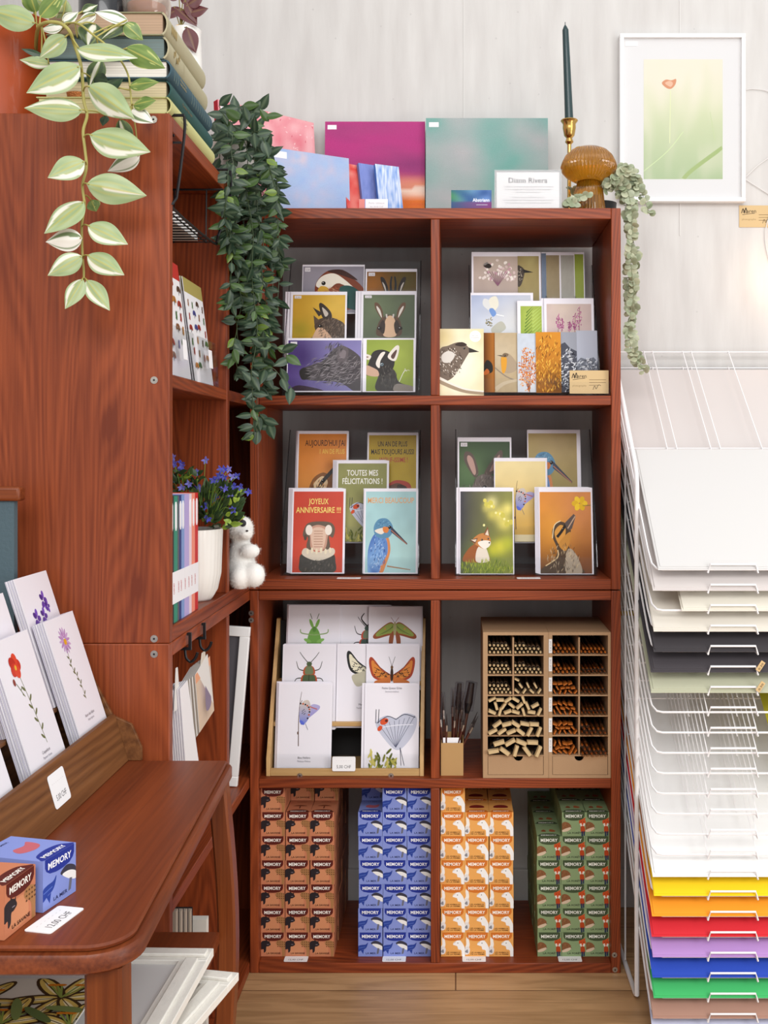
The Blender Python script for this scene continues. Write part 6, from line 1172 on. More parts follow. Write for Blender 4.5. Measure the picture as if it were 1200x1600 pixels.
zb5 = ZTOP+.0004; hs = [.024, .026, .026, .032, .033]; zz_ = [zb5]
for h in hs: zz_.append(zz_[-1]+h+.0003)
sp_ = ('La petite flore', 'des chemins', 'de montagne')
book(zz_[0], zz_[0]+hs[0], -.400, 1.566, 1.845, .19, LINEN('yellow_linen', '#c9c788'), bpy.data.materials['yellow_linen'], pages_mat('pages_yellow', '#dfd6a2'), 'pale yellow clothbound book, lowest of the stack', sp_, '#4a4a38')
book(zz_[1], zz_[1]+hs[1], -.403, 1.575, 1.845, .18, LINEN('forest_linen', '#2c5350'), bpy.data.materials['forest_linen'], pages_mat('pages_cream', '#e0cfa8'), 'dark green clothbound book, second from the bottom of the stack', ('Contes du soir',), '#8a6a3c')
book(zz_[2], zz_[2]+hs[2], -.401, 1.568, 1.83, .175, LINEN('teal_linen', '#3e5a66'), bpy.data.materials['teal_linen'], pages_mat('pages_white', '#ece6dc'), 'blue-grey book with gilt wavy lines on its spine, middle of the stack', ('Histoires', 'naturelles'), '#b09a5a', dec=lambda a, H: [a.line([(x, 0), (x+.02, H*.5), (x, H)], .003, '#9aa88a') for x in (.05, .09, .13, .45, .5, .55, .6, .65, .7, .75, .8, .85, .9)])
OLD = LINEN('olive_cloth', '#8d8a6a'); SPN = LINEN('parchment_spine', '#b3ab8c')
book(zz_[3], zz_[3]+hs[3], -.404, 1.566, 1.81, .17, LINEN('slate_cover', '#4f6264'), SPN, pages_mat('pages_slate', '#6f8282'), 'grey-green book with a parchment spine, second from the top', None, dec=lambda a, H: [a.ell(.12+.03*i, H*.5+.02*math.sin(i*2), .012, .02, '#9a8450') for i in range(5)]+[a.line([(.35, .01), (.36, H-.01)], .004, '#93835a')])
book(zz_[4], zz_[4]+hs[4], -.405, 1.563, 1.80, .17, OLD, SPN, pages_mat('pages_old', '#b89a80'), 'thick old book with brownish pages and parchment spine, topmost', None, dec=lambda a, H: [a.ell(.1+.035*i, H*.5, .015, .03, '#a58f5c') for i in range(4)])
zt5 = zz_[5]
# canister and glass on the books
t = thing('black_tin', 'black tin with small pale lettering standing on the stacked books', 'tin', (xx(163, 1.66), 1.665, zt5)); r_ = .0385
MB().lathe([(0, 0), (r_, 0), (r_, .07), (r_-.001, .074), (0, .074)], n=48, cap=False).obj('body', plain('black_lacquer', '#17171c', .25, coat=.5), t)
A = Art(.3, clip=False); A.text('TERRE DE FEU', .5, .1, .12, '#9a8f80', 0, wid=.8); mb = MB()
for vs, fs, cl in A.sh: mb.add([((r_+.0004)*math.sin((x-.5)*.9), -(r_+.0004)*math.cos((x-.5)*.9), .004+y*.03) for x, y in vs], fs, 0, cl=cl)
mb.obj('lettering', PRINT, t)
t = thing('glass_candle_cup', 'silvered glass footed cup standing on the stacked books', 'glass', (xx(229, 1.66), 1.66, zt5))
GLS = plain('smoky_glass', '#e8dcd2', .04, trans=.85, ior=1.45)
MB().lathe([(0, 0), (.022, 0), (.022, .002), (.006, .004), (.005, .008), (.012, .010), (.026, .018), (.034, .032), (.036, .05), (.033, .068), (.0315, .068), (.034, .05), (.032, .033), (.024, .02), (.0, .013)], n=48, cap=False).obj('bowl', GLS, t)
MB().lathe([(0, .02), (.02, .021), (.027, .032), (.028, .045), (0, .046)], n=32, cap=False).obj('wax', plain('orange_wax', '#c8763c', .4), t)
# copper votive behind the leaves
t = thing('copper_votive', 'small glittering copper votive cup standing behind the trailing leaves', 'candle cup', (xx(126, 1.60), 1.592, ZTOP+.0005)); W(MB().lathe([(0, .0), (.015, .0), (.017, .016), (.019, .034), (.017, .034), (.015, .003), (0, .003)], tuple(t.location), n=30, cap=False), 'cup', plain('hammered_copper', '#c07a4a', .3, 1, bump=1, bscale=500), t)

# ---------------- inside the left unit ----------------
t = thing('wire_basket', 'black wire under-shelf basket hanging from the top board', 'basket', (-.5, 1.73, zz(325, 1.575)))
xf, xb_ = -.398, -.70; ya, yb = 1.584, 1.868; zb_ = .35+CH; zt_ = ZTOP+.0035; mb = MB()
fr = [(xf+.012, ya-.0, zt_-.002), (xf+.012, ya, zb_+.10), (xf, ya+.003, zb_+.012), (xf-.008, ya+.006, zb_), (xf-.008, yb-.006, zb_), (xf, yb-.003, zb_+.012), (xf+.016, yb+.02, zt_-.05), (xf+.016, yb+.02, zt_-.002)]
mb.tube(smooth_open(fr, 3), .0024, n=6)
for y in (ya, yb+.02): mb.tube([(xf+.012, y, zt_), (xb_, y, zt_)], .0022, n=6)
mb.tube([(xf-.012, ya, zb_+.1), (xf-.002, ya, zb_+.1), ], .0018, n=5)
W(mb, 'frame', BLACK, t); mb = MB()
for i in range(13): y = ya+.01+(yb-ya-.02)*i/12; mb.tube([(xf-.008, y, zb_), (xb_, y, zb_), (xb_, y, zb_+.09)], .0011, n=5)
for i in range(6): x = xf-.02-(.27)*i/5; mb.tube([(x, ya, zb_+.09), (x, ya+.004, zb_), (x, yb-.004, zb_), (x, yb, zb_+.09)], .0013, n=5)
mb.tube([(xf+.008, ya, zb_+.09), (xb_, ya, zb_+.09), (xb_, yb, zb_+.09), (xf+.008, yb, zb_+.09)], .0018, n=5); W(mb, 'mesh', BLACK, t)
WT(MB().box(-.69, -.43, 1.60, 1.855, zb_+.0015, zb_+.02, 0, '#e4e2e0'), 'paper_stack', PRINT, 'pile of white paper lying in the black wire basket', 'paper')
def quadpanel(name, TL, TR, BRc, BLc, fn, label, cat, th=.0012, mat=PRINT, edge='#efebf0', group=None):
    tl, tr, br, bl = [Vector(q) for q in (TL, TR, BRc, BLc)]; U = br-bl; V = tl-bl; N_ = U.cross(V).normalized(); mb = MB(); mb.prism([bl, br, tr, tl], -N_*th, 0, edge); H = V.length/U.length; A = Art(H); fn(A, H); A.emit(mb, bl, U, V/V.length*U.length, N_); return WT(mb, name, mat, label, cat, group)
def insects(a, H, head='#c03a30'):
    a.bg('#e9e6e8'); r = random.Random(len(head)*3+ord(head[1]))
    a.bg(head, r=(0, H*.86, 1, H))
    for i in range(22):
        x, y = .12+.25*(i % 4)+r.uniform(-.05, .05), H*.78-.2*H*.62*(i//4)+r.uniform(-.03, .03); c = r.choice(['#8a5a3a', '#a03a2e', '#4a6a3a', '#4a4a8a', '#5a4030', '#b87a3a'])
        k = r.random(); 
        if k < .5: a.ell(x-.04, y+.02, .05, .03, c, 30); a.ell(x+.04, y+.02, .05, .03, c, -30); a.ell(x, y, .01, .05, '#2a2220')
        else: a.ell(x, y, .03, .05, c); a.line([(x-.05, y-.04), (x+.05, y+.05)], .008, c)
zsf = ZFM+.0006
# sticker sheets facing the aisle (they face +x)
def xface(y0, y1, ztop, lean_, x=-.412, zb=zsf): return ((x-lean_, y0, ztop), (x-lean_, y1, ztop), (x, y1, zb), (x, y0, zb))
for i, (y0, y1, py, h, lb_) in enumerate(((1.60, 1.745, 415, '#b8342c', 'insect sticker sheet with a red header in the upper left cell'), (1.775, 1.905, 450, '#a89a58', 'insect sticker sheet with a gold header in the upper left cell'))):
    for k in range(4, -1, -1):
        q = xface(y0+.002*k, y1+.0015*k, zz(py, y1)+.001*k, .022, x=-.414-.004*k); quadpanel('sticker_sheet', *q, (lambda a, H, h=h: insects(a, H, h)), lb_ if k == 0 else 'spare sheet behind the '+lb_[:-23], 'sticker sheet', group=None if k == 0 else 'spare sticker sheets '+h)
    t = thing('sticker_stand', 'clear acrylic stand in front of the %s sticker sheets' % ('red-headed', 'gold-headed')[i], 'stand', (-.41, (y0+y1)/2, zsf))
    W(MB().prism([(-.407, y0, zsf), (-.407, y1+.006, zsf), (-.413, y1+.006, zsf+.075), (-.413, y0, zsf+.075)], (.0015, 0, 0)), 'front_panel', FILM, t); W(MB().box(-.46, -.407, y0, y1+.006, zsf-.0003, zsf+.0009), 'base', ACR, t)
    W(MB().prism([(-.4052, y0+.06, zsf+.028), (-.4052, y0+.082, zsf+.028), (-.4075, y0+.082, zsf+.058), (-.4075, y0+.06, zsf+.058)], (.0008, 0, 0), 0, '#f3f0f2'), 'price_sticker', PRINT, t)
# notebooks
NB = [('black', '#2d2b2e', 1.585, 1.609), ('teal green', '#2f8a72', 1.6095, 1.630), ('dark grey', '#5a5c66', 1.6305, 1.640), ('navy', '#2c3a78', 1.6405, 1.653), ('light blue', '#7f9bd0', 1.6535, 1.671), ('lavender', '#b9a9dc', 1.6715, 1.701), ('pale pink', '#e9d3dc', 1.7015, 1.717), ('salmon', '#f0927c', 1.7175, 1.739), ('red', '#c8282a', 1.7395, 1.760)]
for nme, c, y0, y1 in NB:
    z0, z1 = ZFU+.0004, ZFU+.184; x1 = -.4075; t = thing('notebook', nme+' notebook standing spine outwards with a white paper band', 'notebook', ((x1-.065), (y0+y1)/2, z0)); cv = plain('cover_'+nme.replace(' ', '_'), c, .5)
    W(MB().box(x1-.13, x1, y0, y0+.0015, z0, z1), 'cover', cv, t); W(MB().box(x1-.13, x1, y1-.0015, y1, z0, z1), 'cover', cv, t); W(MB().box(x1-.0015, x1+.0004, y0+.0002, y1-.0002, z0, z1), 'spine', cv, t); W(MB().box(x1-.128, x1-.0017, y0+.0016, y1-.0016, z0+.002, z1-.002), 'pages', WHITE, t)
    mb = MB(); mb.box(x1+.0004, x1+.0009, y0-.0001, y1+.0001, z0+.028, z0+.074, 0, '#f2f0f4'); ym = (y0+y1)/2; A = Art(1, clip=False); A.text('CARNET', .5, .45, .2, '#c03038', .02, wid=.42); A.emit(mb, (x1+.0009, ym+.009, z0+.03), (0, 0, .04), (0, -.04, 0), (1, 0, 0)) if y1-y0 > .012 else None; W(mb, 'paper_band', PRINT, t)
    if nme not in ('dark grey', 'lavender'): w2 = min(.0055, (y1-y0)*.42); W(MB().prism([(x1+.0004, ym-w2, z0+.138), (x1+.0004, ym-w2*.4, z0+.133), (x1+.0004, ym+w2*.4, z0+.133), (x1+.0004, ym+w2, z0+.138), (x1+.0004, ym+w2, z0+.17), (x1+.0004, ym+w2*.4, z0+.175), (x1+.0004, ym-w2*.4, z0+.175), (x1+.0004, ym-w2, z0+.17)], (.0005, 0, 0), 0, '#f0eef2'), 'label', PRINT, t)
# toy animal
PL = 2.03; zq = ZFU+.0004; t = thing('plush_toy', 'small white plush animal with dark eye patch sitting at the shelf corner', 'plush toy', (xx(380, PL), PL, zq))
FUR, nt_, b_ = newmat('white_fur'); b_.inputs['Base Color'].default_value = (*hx('#fffdf8'), 1); b_.inputs['Roughness'].default_value = .95; b_.inputs['Sheen Weight'].default_value = .6
n_ = nt_.nodes.new('ShaderNodeTexNoise'); n_.inputs['Scale'].default_value = 260; n_.inputs['Detail'].default_value = 6; bp_ = nt_.nodes.new('ShaderNodeBump'); bp_.inputs['Strength'].default_value = .35; bp_.inputs['Distance'].default_value = .002; nt_.links.new(n_.outputs[0], bp_.inputs['Height']); nt_.links.new(bp_.outputs[0], b_.inputs['Normal'])
me = bpy.data.metaballs.new('plush'); me.resolution = .0035; me.render_resolution = .0035; me.threshold = .05; mo = bpy.data.objects.new('plush', me); COL.objects.link(mo)
def pe(px, py, D, rx, ry=None, rz=None):
    e = me.elements.new(type='ELLIPSOID'); e.co = P(px, py, D); k_ = 1.0; e.radius = 1; e.size_x = rx; e.size_y = ry or rx; e.size_z = rz or rx; e.stiffness = 2
BEAR = [(376, 826, PL-.005, .0225, .022, .023), (384, 834, PL-.022, .012, .012, .010), (377, 870, PL, .022, .02, .036), (391, 861, PL-.022, .017, .012, .0125), (376, 902, PL-.022, .017, .022, .022), (398, 899, PL-.024, .018, .018, .021), (378, 890, PL, .026, .022, .022), (369, 807, PL+.003, .009, .006, .009)]
bpy.data.objects.remove(mo); bpy.data.metaballs.remove(me)
mb = MB()     # one continuous body: marching over a smooth union of the ellipsoids
def plush_surface():
    import itertools
    E = [(P(a, b, D), rx, ry, rz) for a, b, D, rx, ry, rz in BEAR]
    def f(p):
        s_ = 0
        for c, rx, ry, rz in E:
            d = math.sqrt(((p.x-c.x)/rx)**2+((p.y-c.y)/ry)**2+((p.z-c.z)/rz)**2); s_ += math.exp(-5*(d-1))
        return math.log(max(s_, 1e-12))/5
    lo = Vector((min(e[0].x-e[1] for e in E)-.008, min(e[0].y-e[2] for e in E)-.008, zq-.004)); hi = Vector((max(e[0].x+e[1] for e in E)+.008, max(e[0].y+e[2] for e in E)+.008, max(e[0].z+e[3] for e in E)+.008)); h = .0026
    n = [int((hi[i]-lo[i])/h)+1 for i in range(3)]; g = {}
    for i in range(n[0]+1):
        for j in range(n[1]+1):
            for k in range(n[2]+1):
                p = lo+Vector((i, j, k))*h; v = f(p)
                g[i, j, k] = min(v, (p.z-zq-.0005)*40)
    vid = {}; vs = []; fs = []
    for c in itertools.product(range(n[0]), range(n[1]), range(n[2])):      # surface nets
        acc = Vector((0, 0, 0)); cnt = 0; cs = [(c[0]+a, c[1]+b, c[2]+d) for a in (0, 1) for b in (0, 1) for d in (0, 1)]
        for a in range(8):
            for b in (1, 2, 4):
                if a & b: continue
                p0, p1 = cs[a], cs[a | b]; v0, v1 = g[p0], g[p1]
                if (v0 > 0) != (v1 > 0): q = v0/(v0-v1); acc += Vector(p0).lerp(Vector(p1), q); cnt += 1
        if cnt: vid[c] = len(vs); vs.append(lo+acc/cnt*h)
    for c in itertools.product(range(1, n[0]), range(1, n[1]), range(1, n[2])):
        for ax in range(3):
            d = [0, 0, 0]; d[ax] = 1; c2 = (c[0]+d[0], c[1]+d[1], c[2]+d[2])
            if c2 not in g or (g[c] > 0) == (g[c2] > 0): continue
            u, v = [(1, 2), (2, 0), (0, 1)][ax]; q = []
            for a, b in ((0, 0), (1, 0), (1, 1), (0, 1)):
                e = list(c); e[u] -= a; e[v] -= b; q.append(tuple(e))
            if all(e in vid for e in q): f_ = [vid[e] for e in q]; fs.append(tuple(f_ if g[c] > 0 else f_[::-1]))
    return vs, fs
vs, fs = plush_surface(); vol = sum(vs[f[0]].dot(vs[f[1]].cross(vs[f[2]]))+vs[f[0]].dot(vs[f[2]].cross(vs[f[3]])) for f in fs); fs = fs if vol > 0 else [f[::-1] for f in fs]; mb.add(vs, fs); body = W(mb, 'body', FUR, t, ang=3)
fm = MB(); rr = random.Random(9); nrm = [Vector(v.normal) for v in body.data.vertices]; 
for v, nn in zip(body.data.vertices, nrm):
    if v.co.z < .003: continue
    for _ in range(1):
        p = v.co+Vector((rr.uniform(-1, 1), rr.uniform(-1, 1), rr.uniform(-1, 1)))*.0015; d = (nn+Vector((rr.uniform(-.7, .7), rr.uniform(-.7, .7), rr.uniform(-1, .3)))).normalized()*rr.uniform(.0025, .005); sd = d.cross(Vector((rr.random(), rr.random(), rr.random()))).normalized()*.00025; fm.add([p-sd-nn*.001, p+sd-nn*.001, p+d], [(0, 1, 2)])
fm.obj('fur', FUR, body, smooth=False)['kind'] = 'stuff'
W(MB().ball(P(379.5, 817.5, PL-.027), .0062, .003, .0062, n=16), 'eye_patch', plain('dark_plush', '#2b2b30', .6), t); W(MB().ball(P(374, 811, PL-.022), .007, .003, .004), 'brow_patch', plain('tan_plush', '#b08a5a', .9), t); W(MB().ball(P(386, 829.5, PL-.033), .0024, .002, .0018), 'nose', plain('nose_black', '#3a3030', .5), t)
# hooks and hanging samples below
for i, (px, D_) in enumerate(((288, 1.66), (311, 1.755))):
    x, z = UF+.003, ZS-.001; y = D_; t = thing('hook', 'black hook clipped round the board rail, %s' % ('the nearer one', 'the further one with card samples'  )[i], 'hook', (x, y, z-.03)); mb = MB()
    mb.prism([(x-.002, y, z-.0), (x+.004, y, z-.0), (x+.004, y, z-.026), (x-.014, y, z-.026), (x-.014, y, z-.022), (x-.0, y, z-.022), (x-.0, y, z-.004), (x-.002, y, z-.004)], (0, .005, 0)); W(mb, 'clip', BLACK, t)
    W(MB().tube(smooth_open([(x-.006, y+.003, z-.024), (x-.004, y+.003, z-.038), (x+.003, y+.003, z-.044), (x+.010, y+.003, z-.038), (x+.013, y+.003, z-.03)], 4), .0022, n=6), 'hook_arm', BLACK, t)
x_ = UF+.003
t = thing('hanging_card_samples', 'fan of card samples in clear sleeves hanging from the further hook', 'card samples', (x_, 1.73, ZS-.17))
zt1 = ZS-.052
W(MB().prism([(x_+.001, 1.742, zt1+.006), (x_+.001, 1.762, zt1+.006), (x_+.001, 1.768, zt1-.045), (x_+.001, 1.715, zt1-.045)], (.0015, 0, 0), 0, '#d9cdbf'), 'hanger', PRINT, t)
for k in range(12, -1, -1):
    def fn(a, H, k=k):
        a.bg('#d8d2cc')
        if k == 0: a.bg(bokeh('#d5bda6', [(.6, .6, .3, '#9a8494', .8), (.5, .3, .2, '#6a5446', .6)]), 8, 10); a.bg('#e2a07c', r=(0, H*.84, 1, H)); a.blob([(.5, .2), (.6, .7), (.8, .6), (.85, .2)], '#8a7a90')
    dx, dy, dz = -.0013*k, -.0036*k, -.001*k; xk = UF+.0045
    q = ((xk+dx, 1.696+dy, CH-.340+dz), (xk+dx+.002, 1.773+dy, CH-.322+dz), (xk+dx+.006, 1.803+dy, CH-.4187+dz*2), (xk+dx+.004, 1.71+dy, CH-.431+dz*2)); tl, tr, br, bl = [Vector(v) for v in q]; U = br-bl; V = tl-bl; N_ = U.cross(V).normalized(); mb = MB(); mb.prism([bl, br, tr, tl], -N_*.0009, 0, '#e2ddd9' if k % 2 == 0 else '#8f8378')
    if k == 0: A = Art(V.length/U.length); fn(A, V.length/U.length); A.emit(mb, bl, U, V/V.length*U.length, N_)
    W(mb, 'sample_card', PRINT, t)
t = thing('hanging_paper_bundle', 'bundle of white cards hanging behind the shelf post, partly hidden', 'card samples', (x_, 1.61, ZS-.25)); zt2 = ZS-.062
W(MB().prism([(x_-.004, 1.600, zt2+.02), (x_-.004, 1.607, zt2+.02), (x_-.004, 1.622, zt2-.04), (x_-.004, 1.59, zt2-.04)], (.0015, 0, 0), 0, '#e6e1dc'), 'hanger', PRINT, t)
for k in range(11, -1, -1):
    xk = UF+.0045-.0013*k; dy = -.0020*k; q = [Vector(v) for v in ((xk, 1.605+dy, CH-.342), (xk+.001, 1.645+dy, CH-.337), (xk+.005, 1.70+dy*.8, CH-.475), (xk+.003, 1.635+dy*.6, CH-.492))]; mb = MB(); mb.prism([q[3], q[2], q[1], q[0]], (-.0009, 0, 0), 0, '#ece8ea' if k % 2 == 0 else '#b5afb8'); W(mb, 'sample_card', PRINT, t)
# white frame standing in the corner gap
rl = math.radians(4.2); zfr = ZFL+.0006; t = thing('empty_white_frame', 'tall white picture frame leaning in the dark corner gap', 'picture frame', (-.4155, 2.115, zfr)); t.rotation_euler = (math.radians(-3), rl, 0)
w_, h_, bw = .22, .302, .019
for a in ((-w_, 0, 0, bw), (-w_, 0, h_-bw, h_), (-w_, -w_+bw, bw, h_-bw), (-bw, 0, bw, h_-bw)):
    o = MB().box(a[0], a[1], 0, .012, a[2], a[3]).obj('frame_bar', PWHITE, t, bevel=.0015)
MB().box(-w_+bw, -bw, .006, .008, bw, h_-bw).obj('backing', plain('grey_backing', '#57545a', .7), t)
# small canvases low in the left unit
for k in range(4):
    y = 1.60+.028*k; zt = CH+(VY-1416)/F*(y+.02); x1 = -.402
    mb = MB().box(x1-.10, x1, y+.012, y+.018, ZFB+.001, zt, 0, '#241f20'); mb.box(x1-.10, x1-.0, y, y+.012, ZFB+.001, zt, 0, '#a89a8c'); A = Art(3); A.ell(.5, 2.7, .2, .15, '#4a6a3a'); 
    WT(mb, 'small_canvas', PRINT, ('nearest', 'second nearest', 'third nearest', 'furthest')[k]+' of the dark small canvases standing low under the table', 'canvas')
WT(MB().box(-.5, -.385, 1.72, 1.735, ZFB+.001, zz(1437, 1.72), 0, '#ddd8cf'), 'pale_board', PRINT, 'pale board edge standing beside the small dark canvases', 'board')

# ---------------- mahogany table ----------------
TZ0 = CH-.427; xr0, xr1 = -.2795, -.3085; ya, yb = .955, 1.548
def outline(inset, rr=.045):
    pts = [(-.9, ya+inset)]; cx0, cy0 = xr0-rr, ya+rr
    for k in range(9): a = -PI/2+PI/2*k/8; pts.append((cx0+(rr-inset)*math.cos(a), cy0+(rr-inset)*math.sin(a)))
    cx1, cy1 = xr1-.012, yb-.012
    for k in range(5): a = PI/2*k/4; pts.append((cx1+(.012-inset)*math.cos(a), cy1+(.012-inset)*math.sin(a)))
    pts.append((-.9, yb-inset)); return pts
t = thing('side_table', 'low mahogany table with rounded moulded top in the left foreground', 'table', (-.6, 1.25, 0)); TAB = t
def slab(prof, nm, mat):      # stacked inset outlines
    rings = [[(x, y, z) for x, y in outline(i)] for i, z in prof]; n = len(rings[0]); vs = [p for g in rings for p in g]; fs = [tuple(range(n-1, -1, -1)), tuple(range((len(rings)-1)*n, len(rings)*n))]
    for j in range(len(rings)-1):
        for k in range(n): fs.append((j*n+k, j*n+(k+1) % n, (j+1)*n+(k+1) % n, (j+1)*n+k))
    W(MB().add(vs, fs), nm, mat, t)
slab([(.0085, TZ0-.005), (.007, TZ0-.0045), (.0065, TZ0-.002), (.0085, TZ0)], 'tabletop', TY)
slab([(.004, TZ0-.024), (.0, TZ0-.021), (.0, TZ0-.009), (.002, TZ0-.006), (.009, TZ0-.0052)], 'moulded_edge', TYE)
def legtube(pts, nm='leg'):
    mb = MB(); vs = []; fs = []; L = len(pts)
    for (x0, x1, y0, y1, z) in pts: c = .003; vs += [(x0+c, y0, z), (x1-c, y0, z), (x1, y0+c, z), (x1, y1-c, z), (x1-c, y1, z), (x0+c, y1, z), (x0, y1-c, z), (x0, y0+c, z)]
    for j in range(L-1):
        for k in range(8): fs.append((j*8+k, j*8+(k+1) % 8, (j+1)*8+(k+1) % 8, (j+1)*8+k))
    fs += [tuple(range(7, -1, -1)), tuple(range((L-1)*8, L*8))]; W(mb.add(vs, fs), nm, TZ, t)
zt_ = TZ0-.0245
def curved(x0, x1, y0, y1):
    P_ = []
    for k in range(17):
        q = k/16; z = zt_*(1-q); b = .016*math.sin(PI*min(1, q*1.25))-.004*q; P_.append((x0+b, x1+b, y0, y1, z))
    return P_
legtube(curved(-.337, -.312, 1.505, 1.535)); legtube([(-.325, -.292, .972, 1.005, zt_), (-.324, -.290, .972, 1.005, zt_*.6), (-.322, -.293, .974, 1.003, 0)]); legtube(curved(-.88, -.855, 1.505, 1.535)); legtube([(-.88, -.85, .972, 1.005, zt_), (-.878, -.852, .974, 1.003, 0)])
W(MB().prism([(-.855, 1.10, CH-.663), (-.305, 1.10, CH-.663), (-.318, 1.500, CH-.663), (-.855, 1.500, CH-.663)], (0, 0, .017)), 'lower_shelf', TY, t, bevel=.002)
# frames lying on the lower shelf
def lying_frame(cx, cy, z, w_, h_, rz, bw, label, artfn=None, tilt=0, old=True):
    t = thing('white_frame', label, 'picture frame', (cx, cy, z), rz); t.rotation_euler = (0, tilt, rz)
    for a in ((-w_/2, w_/2, -h_/2, -h_/2+bw), (-w_/2, w_/2, h_/2-bw, h_/2), (-w_/2, -w_/2+bw, -h_/2+bw, h_/2-bw), (w_/2-bw, w_/2, -h_/2+bw, h_/2-bw)):
        hz_ = a[1]-a[0] > a[3]-a[2]; mb = MB(); mb.box(a[0], a[1], a[2], a[3], 0, .010)
        if hz_: mb.box(a[0]+.004, a[1]-.004, a[2]+bw*.25, a[3]-bw*.3, .010, .014)
        else: mb.box(a[0]+bw*.25, a[1]-bw*.3, a[2]-.0, a[3]+.0, .010, .014)
        mb.obj('frame_bar', plain('worn_white_paint', '#e9e5dd', .5, bump=.4, bscale=90) if 'worn_white_paint' not in bpy.data.materials else bpy.data.materials['worn_white_paint'], t, bevel=.001)
    mb = MB().box(-w_/2+bw, w_/2-bw, -h_/2+bw, h_/2-bw, .002, .005, 0, '#dcd9d5'); A = Art((h_-2*bw)/(w_-2*bw)); 
    if artfn: artfn(A); A.emit(mb, (-w_/2+bw, -h_/2+bw, .005), (w_-2*bw, 0, 0), (0, w_-2*bw, 0), (0, 0, 1))
    mb.obj('picture', PRINT, t); return t
zl = CH-.645
lying_frame(-.443, 1.205, zl+.0005, .29, .37, -.20, .034, 'white painted picture frame, lower one on the table shelf, jutting out')
lying_frame(-.440, 1.175, zl+.031, .28, .37, -.03, .034, 'white picture frame with grey mount, upper one on the table shelf', lambda a: (a.bg('#d5d3d2'), a.line([(.88, .42), (.98, .44)], .012, '#4a5a3a')))
WT(MB().box(-.50, -.36, 1.1, 1.25, zl+.0155, zl+.0305, 0, '#c8c2b8'), 'spacer_card', PRINT, 'pale board lying between the two white frames', 'board') if False else None
mb = MB(); z_ = zl+.048; x0, x1, y0, y1 = -.565, -.398, 1.0, 1.262
mb.box(x0, x1, y0, y1, z_-.002, z_, 0, '#ddd8cf'); A = Art((y1-y0)/(x1-x0)); ARTS['lily'](A); A.emit(mb, (x0, y0, z_), (x1-x0, 0, 0), (0, x1-x0, 0), (0, 0, 1)); WT(mb, 'lily_print', PRINT, 'print of yellow and brown lilies lying under the table', 'picture')
# boxes on the table
def place_box(kind, corner, lc, rz, label):
    o = game_box(kind, label, None); R_ = Matrix.Rotation(rz, 3, 'Z'); off = R_ @ Vector((lc[0]*BW/2, lc[1]*BD/2, 0)); o.location = Vector((corner[0], corner[1], TZ0+.0004))-off; o.rotation_euler = (0, 0, rz); o.scale = (1.12, 1.0, 1.0); return o
place_box('mer', (-.3755, 1.056), (0, -1), math.radians(76), 'blue game box lying on the table beside the white price label')
place_box('savane', (-.3905, .9985), (0, -1), math.radians(82), 'salmon game box at the left edge of the table, half out of view')
p = Vector((-.3825, .9945, TZ0+.0009)); U = (Vector((-.3696, 1.051, 0))-Vector((-.382, .9946, 0))).normalized(); price(p+Vector((.024, -.009, 0)), U, Vector((-U.y, U.x, 0)), .056, .027, '12,00 CHF', 'white 12,00 CHF label lying flat on the table before the blue box')
# walnut card stand
t = thing('card_stand', 'walnut tiered card stand with flower cards on the table', 'card stand', (-.5, 1.25, TZ0+.0004)); z0 = TZ0+.0005
X1 = -.452
W(MB().prism([(X1, .9, z0), (X1, 1.538, z0), (X1-.0185, 1.538, z0+.064), (X1-.0185, .9, z0+.064)], (-.006, 0, 0)), 'front_board', WAL, t, bevel=.0006)
for y in (1.5385,): W(MB().prism([(X1-.20, y-.0, z0), (X1-.20, y-.0, z0+.15), (X1-.085, y-.0, z0+.145), (X1-.05, y-.0, z0+.115), (X1-.022, y, z0+.062), (X1+.004, y, z0+.05), (X1+.018, y, z0+.018), (X1+.018, y, z0+.0)], (0, .006, 0)), 'end_panel', WAL, t, bevel=.0006)
W(MB().prism([(X1+.022, .992, z0), (X1+.001, .992, z0), (X1+.001, .992, z0+.03), (X1+.012, .992, z0+.03), (X1+.022, .992, z0+.014)], (0, .006, 0)), 'foot_bracket', WAL, t)
W(MB().box(X1-.20, X1-.010, .9, 1.538, z0, z0+.008), 'base', WAL, t); W(MB().prism([(X1-.09, .9, z0+.008), (X1-.09, 1.538, z0+.008), (X1-.105, 1.538, z0+.10), (X1-.105, .9, z0+.10)], (-.005, 0, 0)), 'rear_board', WAL, t)
p = Vector((X1-.0035+.0006, 1.283, z0+.0225)); 
price(Vector((X1-.0040, 1.272, z0+.017)), (0, 1, 0), (-.289, 0, 1), .05, .039, '5,00 CHF', 'white 5,00 CHF label stuck on the front of the walnut card stand', th=.0004)
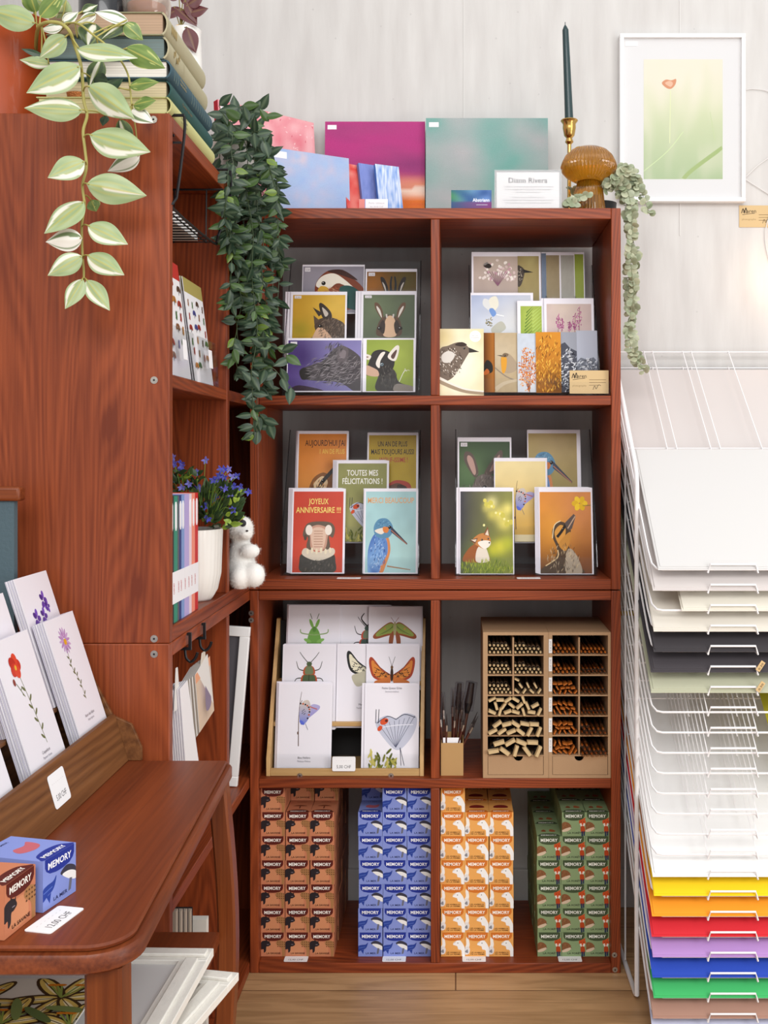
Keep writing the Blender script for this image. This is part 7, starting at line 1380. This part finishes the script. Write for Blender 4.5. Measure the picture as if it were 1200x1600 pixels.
def scard(an, y0, w_, x, zb, h, label, n=9, lean=.29, group=None):
    U = Vector((0, 1, 0)); V = Vector((-lean, 0, 1)).normalized(); N_ = U.cross(V).normalized(); H = h/w_
    for k in range(n, -1, -1):
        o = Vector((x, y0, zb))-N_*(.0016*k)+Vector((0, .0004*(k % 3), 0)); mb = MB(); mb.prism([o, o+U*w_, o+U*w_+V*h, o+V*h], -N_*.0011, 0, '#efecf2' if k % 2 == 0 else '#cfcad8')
        if k == 0: sh = H-1.52; A = Art(1.52, y0=-sh); ARTS[an](A); A.emit(mb, o+V*(sh*w_), U*w_, V*w_, N_)
        c = WT(mb, 'flower_card', GLOSS if k == 0 else PRINT, label if k == 0 else 'card edge in the stack behind the '+label.split(' in ')[0], 'card', None if k == 0 else 'stack behind the '+label.split(' in ')[0])
fx, fz = X1-.0118, z0+.0095
scard('f_aster', 1.424, .108, fx, fz, .2085, 'white card of a pink aster flower in the front row', lean=.32)
scard('f_poppy', 1.262, .108, fx, fz, .2085, 'white card of a red poppy in the front row', lean=.32)
scard('f_green', 1.10, .108, fx, fz, .2085, 'white card of a green plant stem in the front row at the picture edge', lean=.32)
W(MB().box(X1-.088, X1-.0585, .9, 1.538, z0+.094, z0+.0985), 'rear_shelf', WAL, t)
scard('f_violet', 1.423, .112, X1-.0605, z0+.0995, .172, 'white card of purple violets in the back row', lean=.32, n=7); scard('f_green', 1.268, .112, X1-.0605, z0+.0995, .16, 'plain white card in the back row at the picture edge', lean=.32, n=7)
# board with wooden rail behind the cards
yb_ = 1.49; t = thing('display_board', 'slate blue board with a wooden top rail behind the flower cards', 'board', (-.70, yb_, TZ0+.0005))
W(MB().box(xx(-90, yb_), xx(22, yb_), yb_, yb_+.012, TZ0+.0005, zz(783, yb_)), 'panel', plain('slate_blue_paint', '#4d6068', .7, bump=.3), t); W(MB().box(xx(-95, yb_), xx(33, yb_), yb_-.006, yb_+.018, zz(783, yb_), zz(760, yb_)), 'top_rail', TX, t, bevel=.004)
# hide nothing: every thing keeps real thickness
bpy.context.view_layer.update()
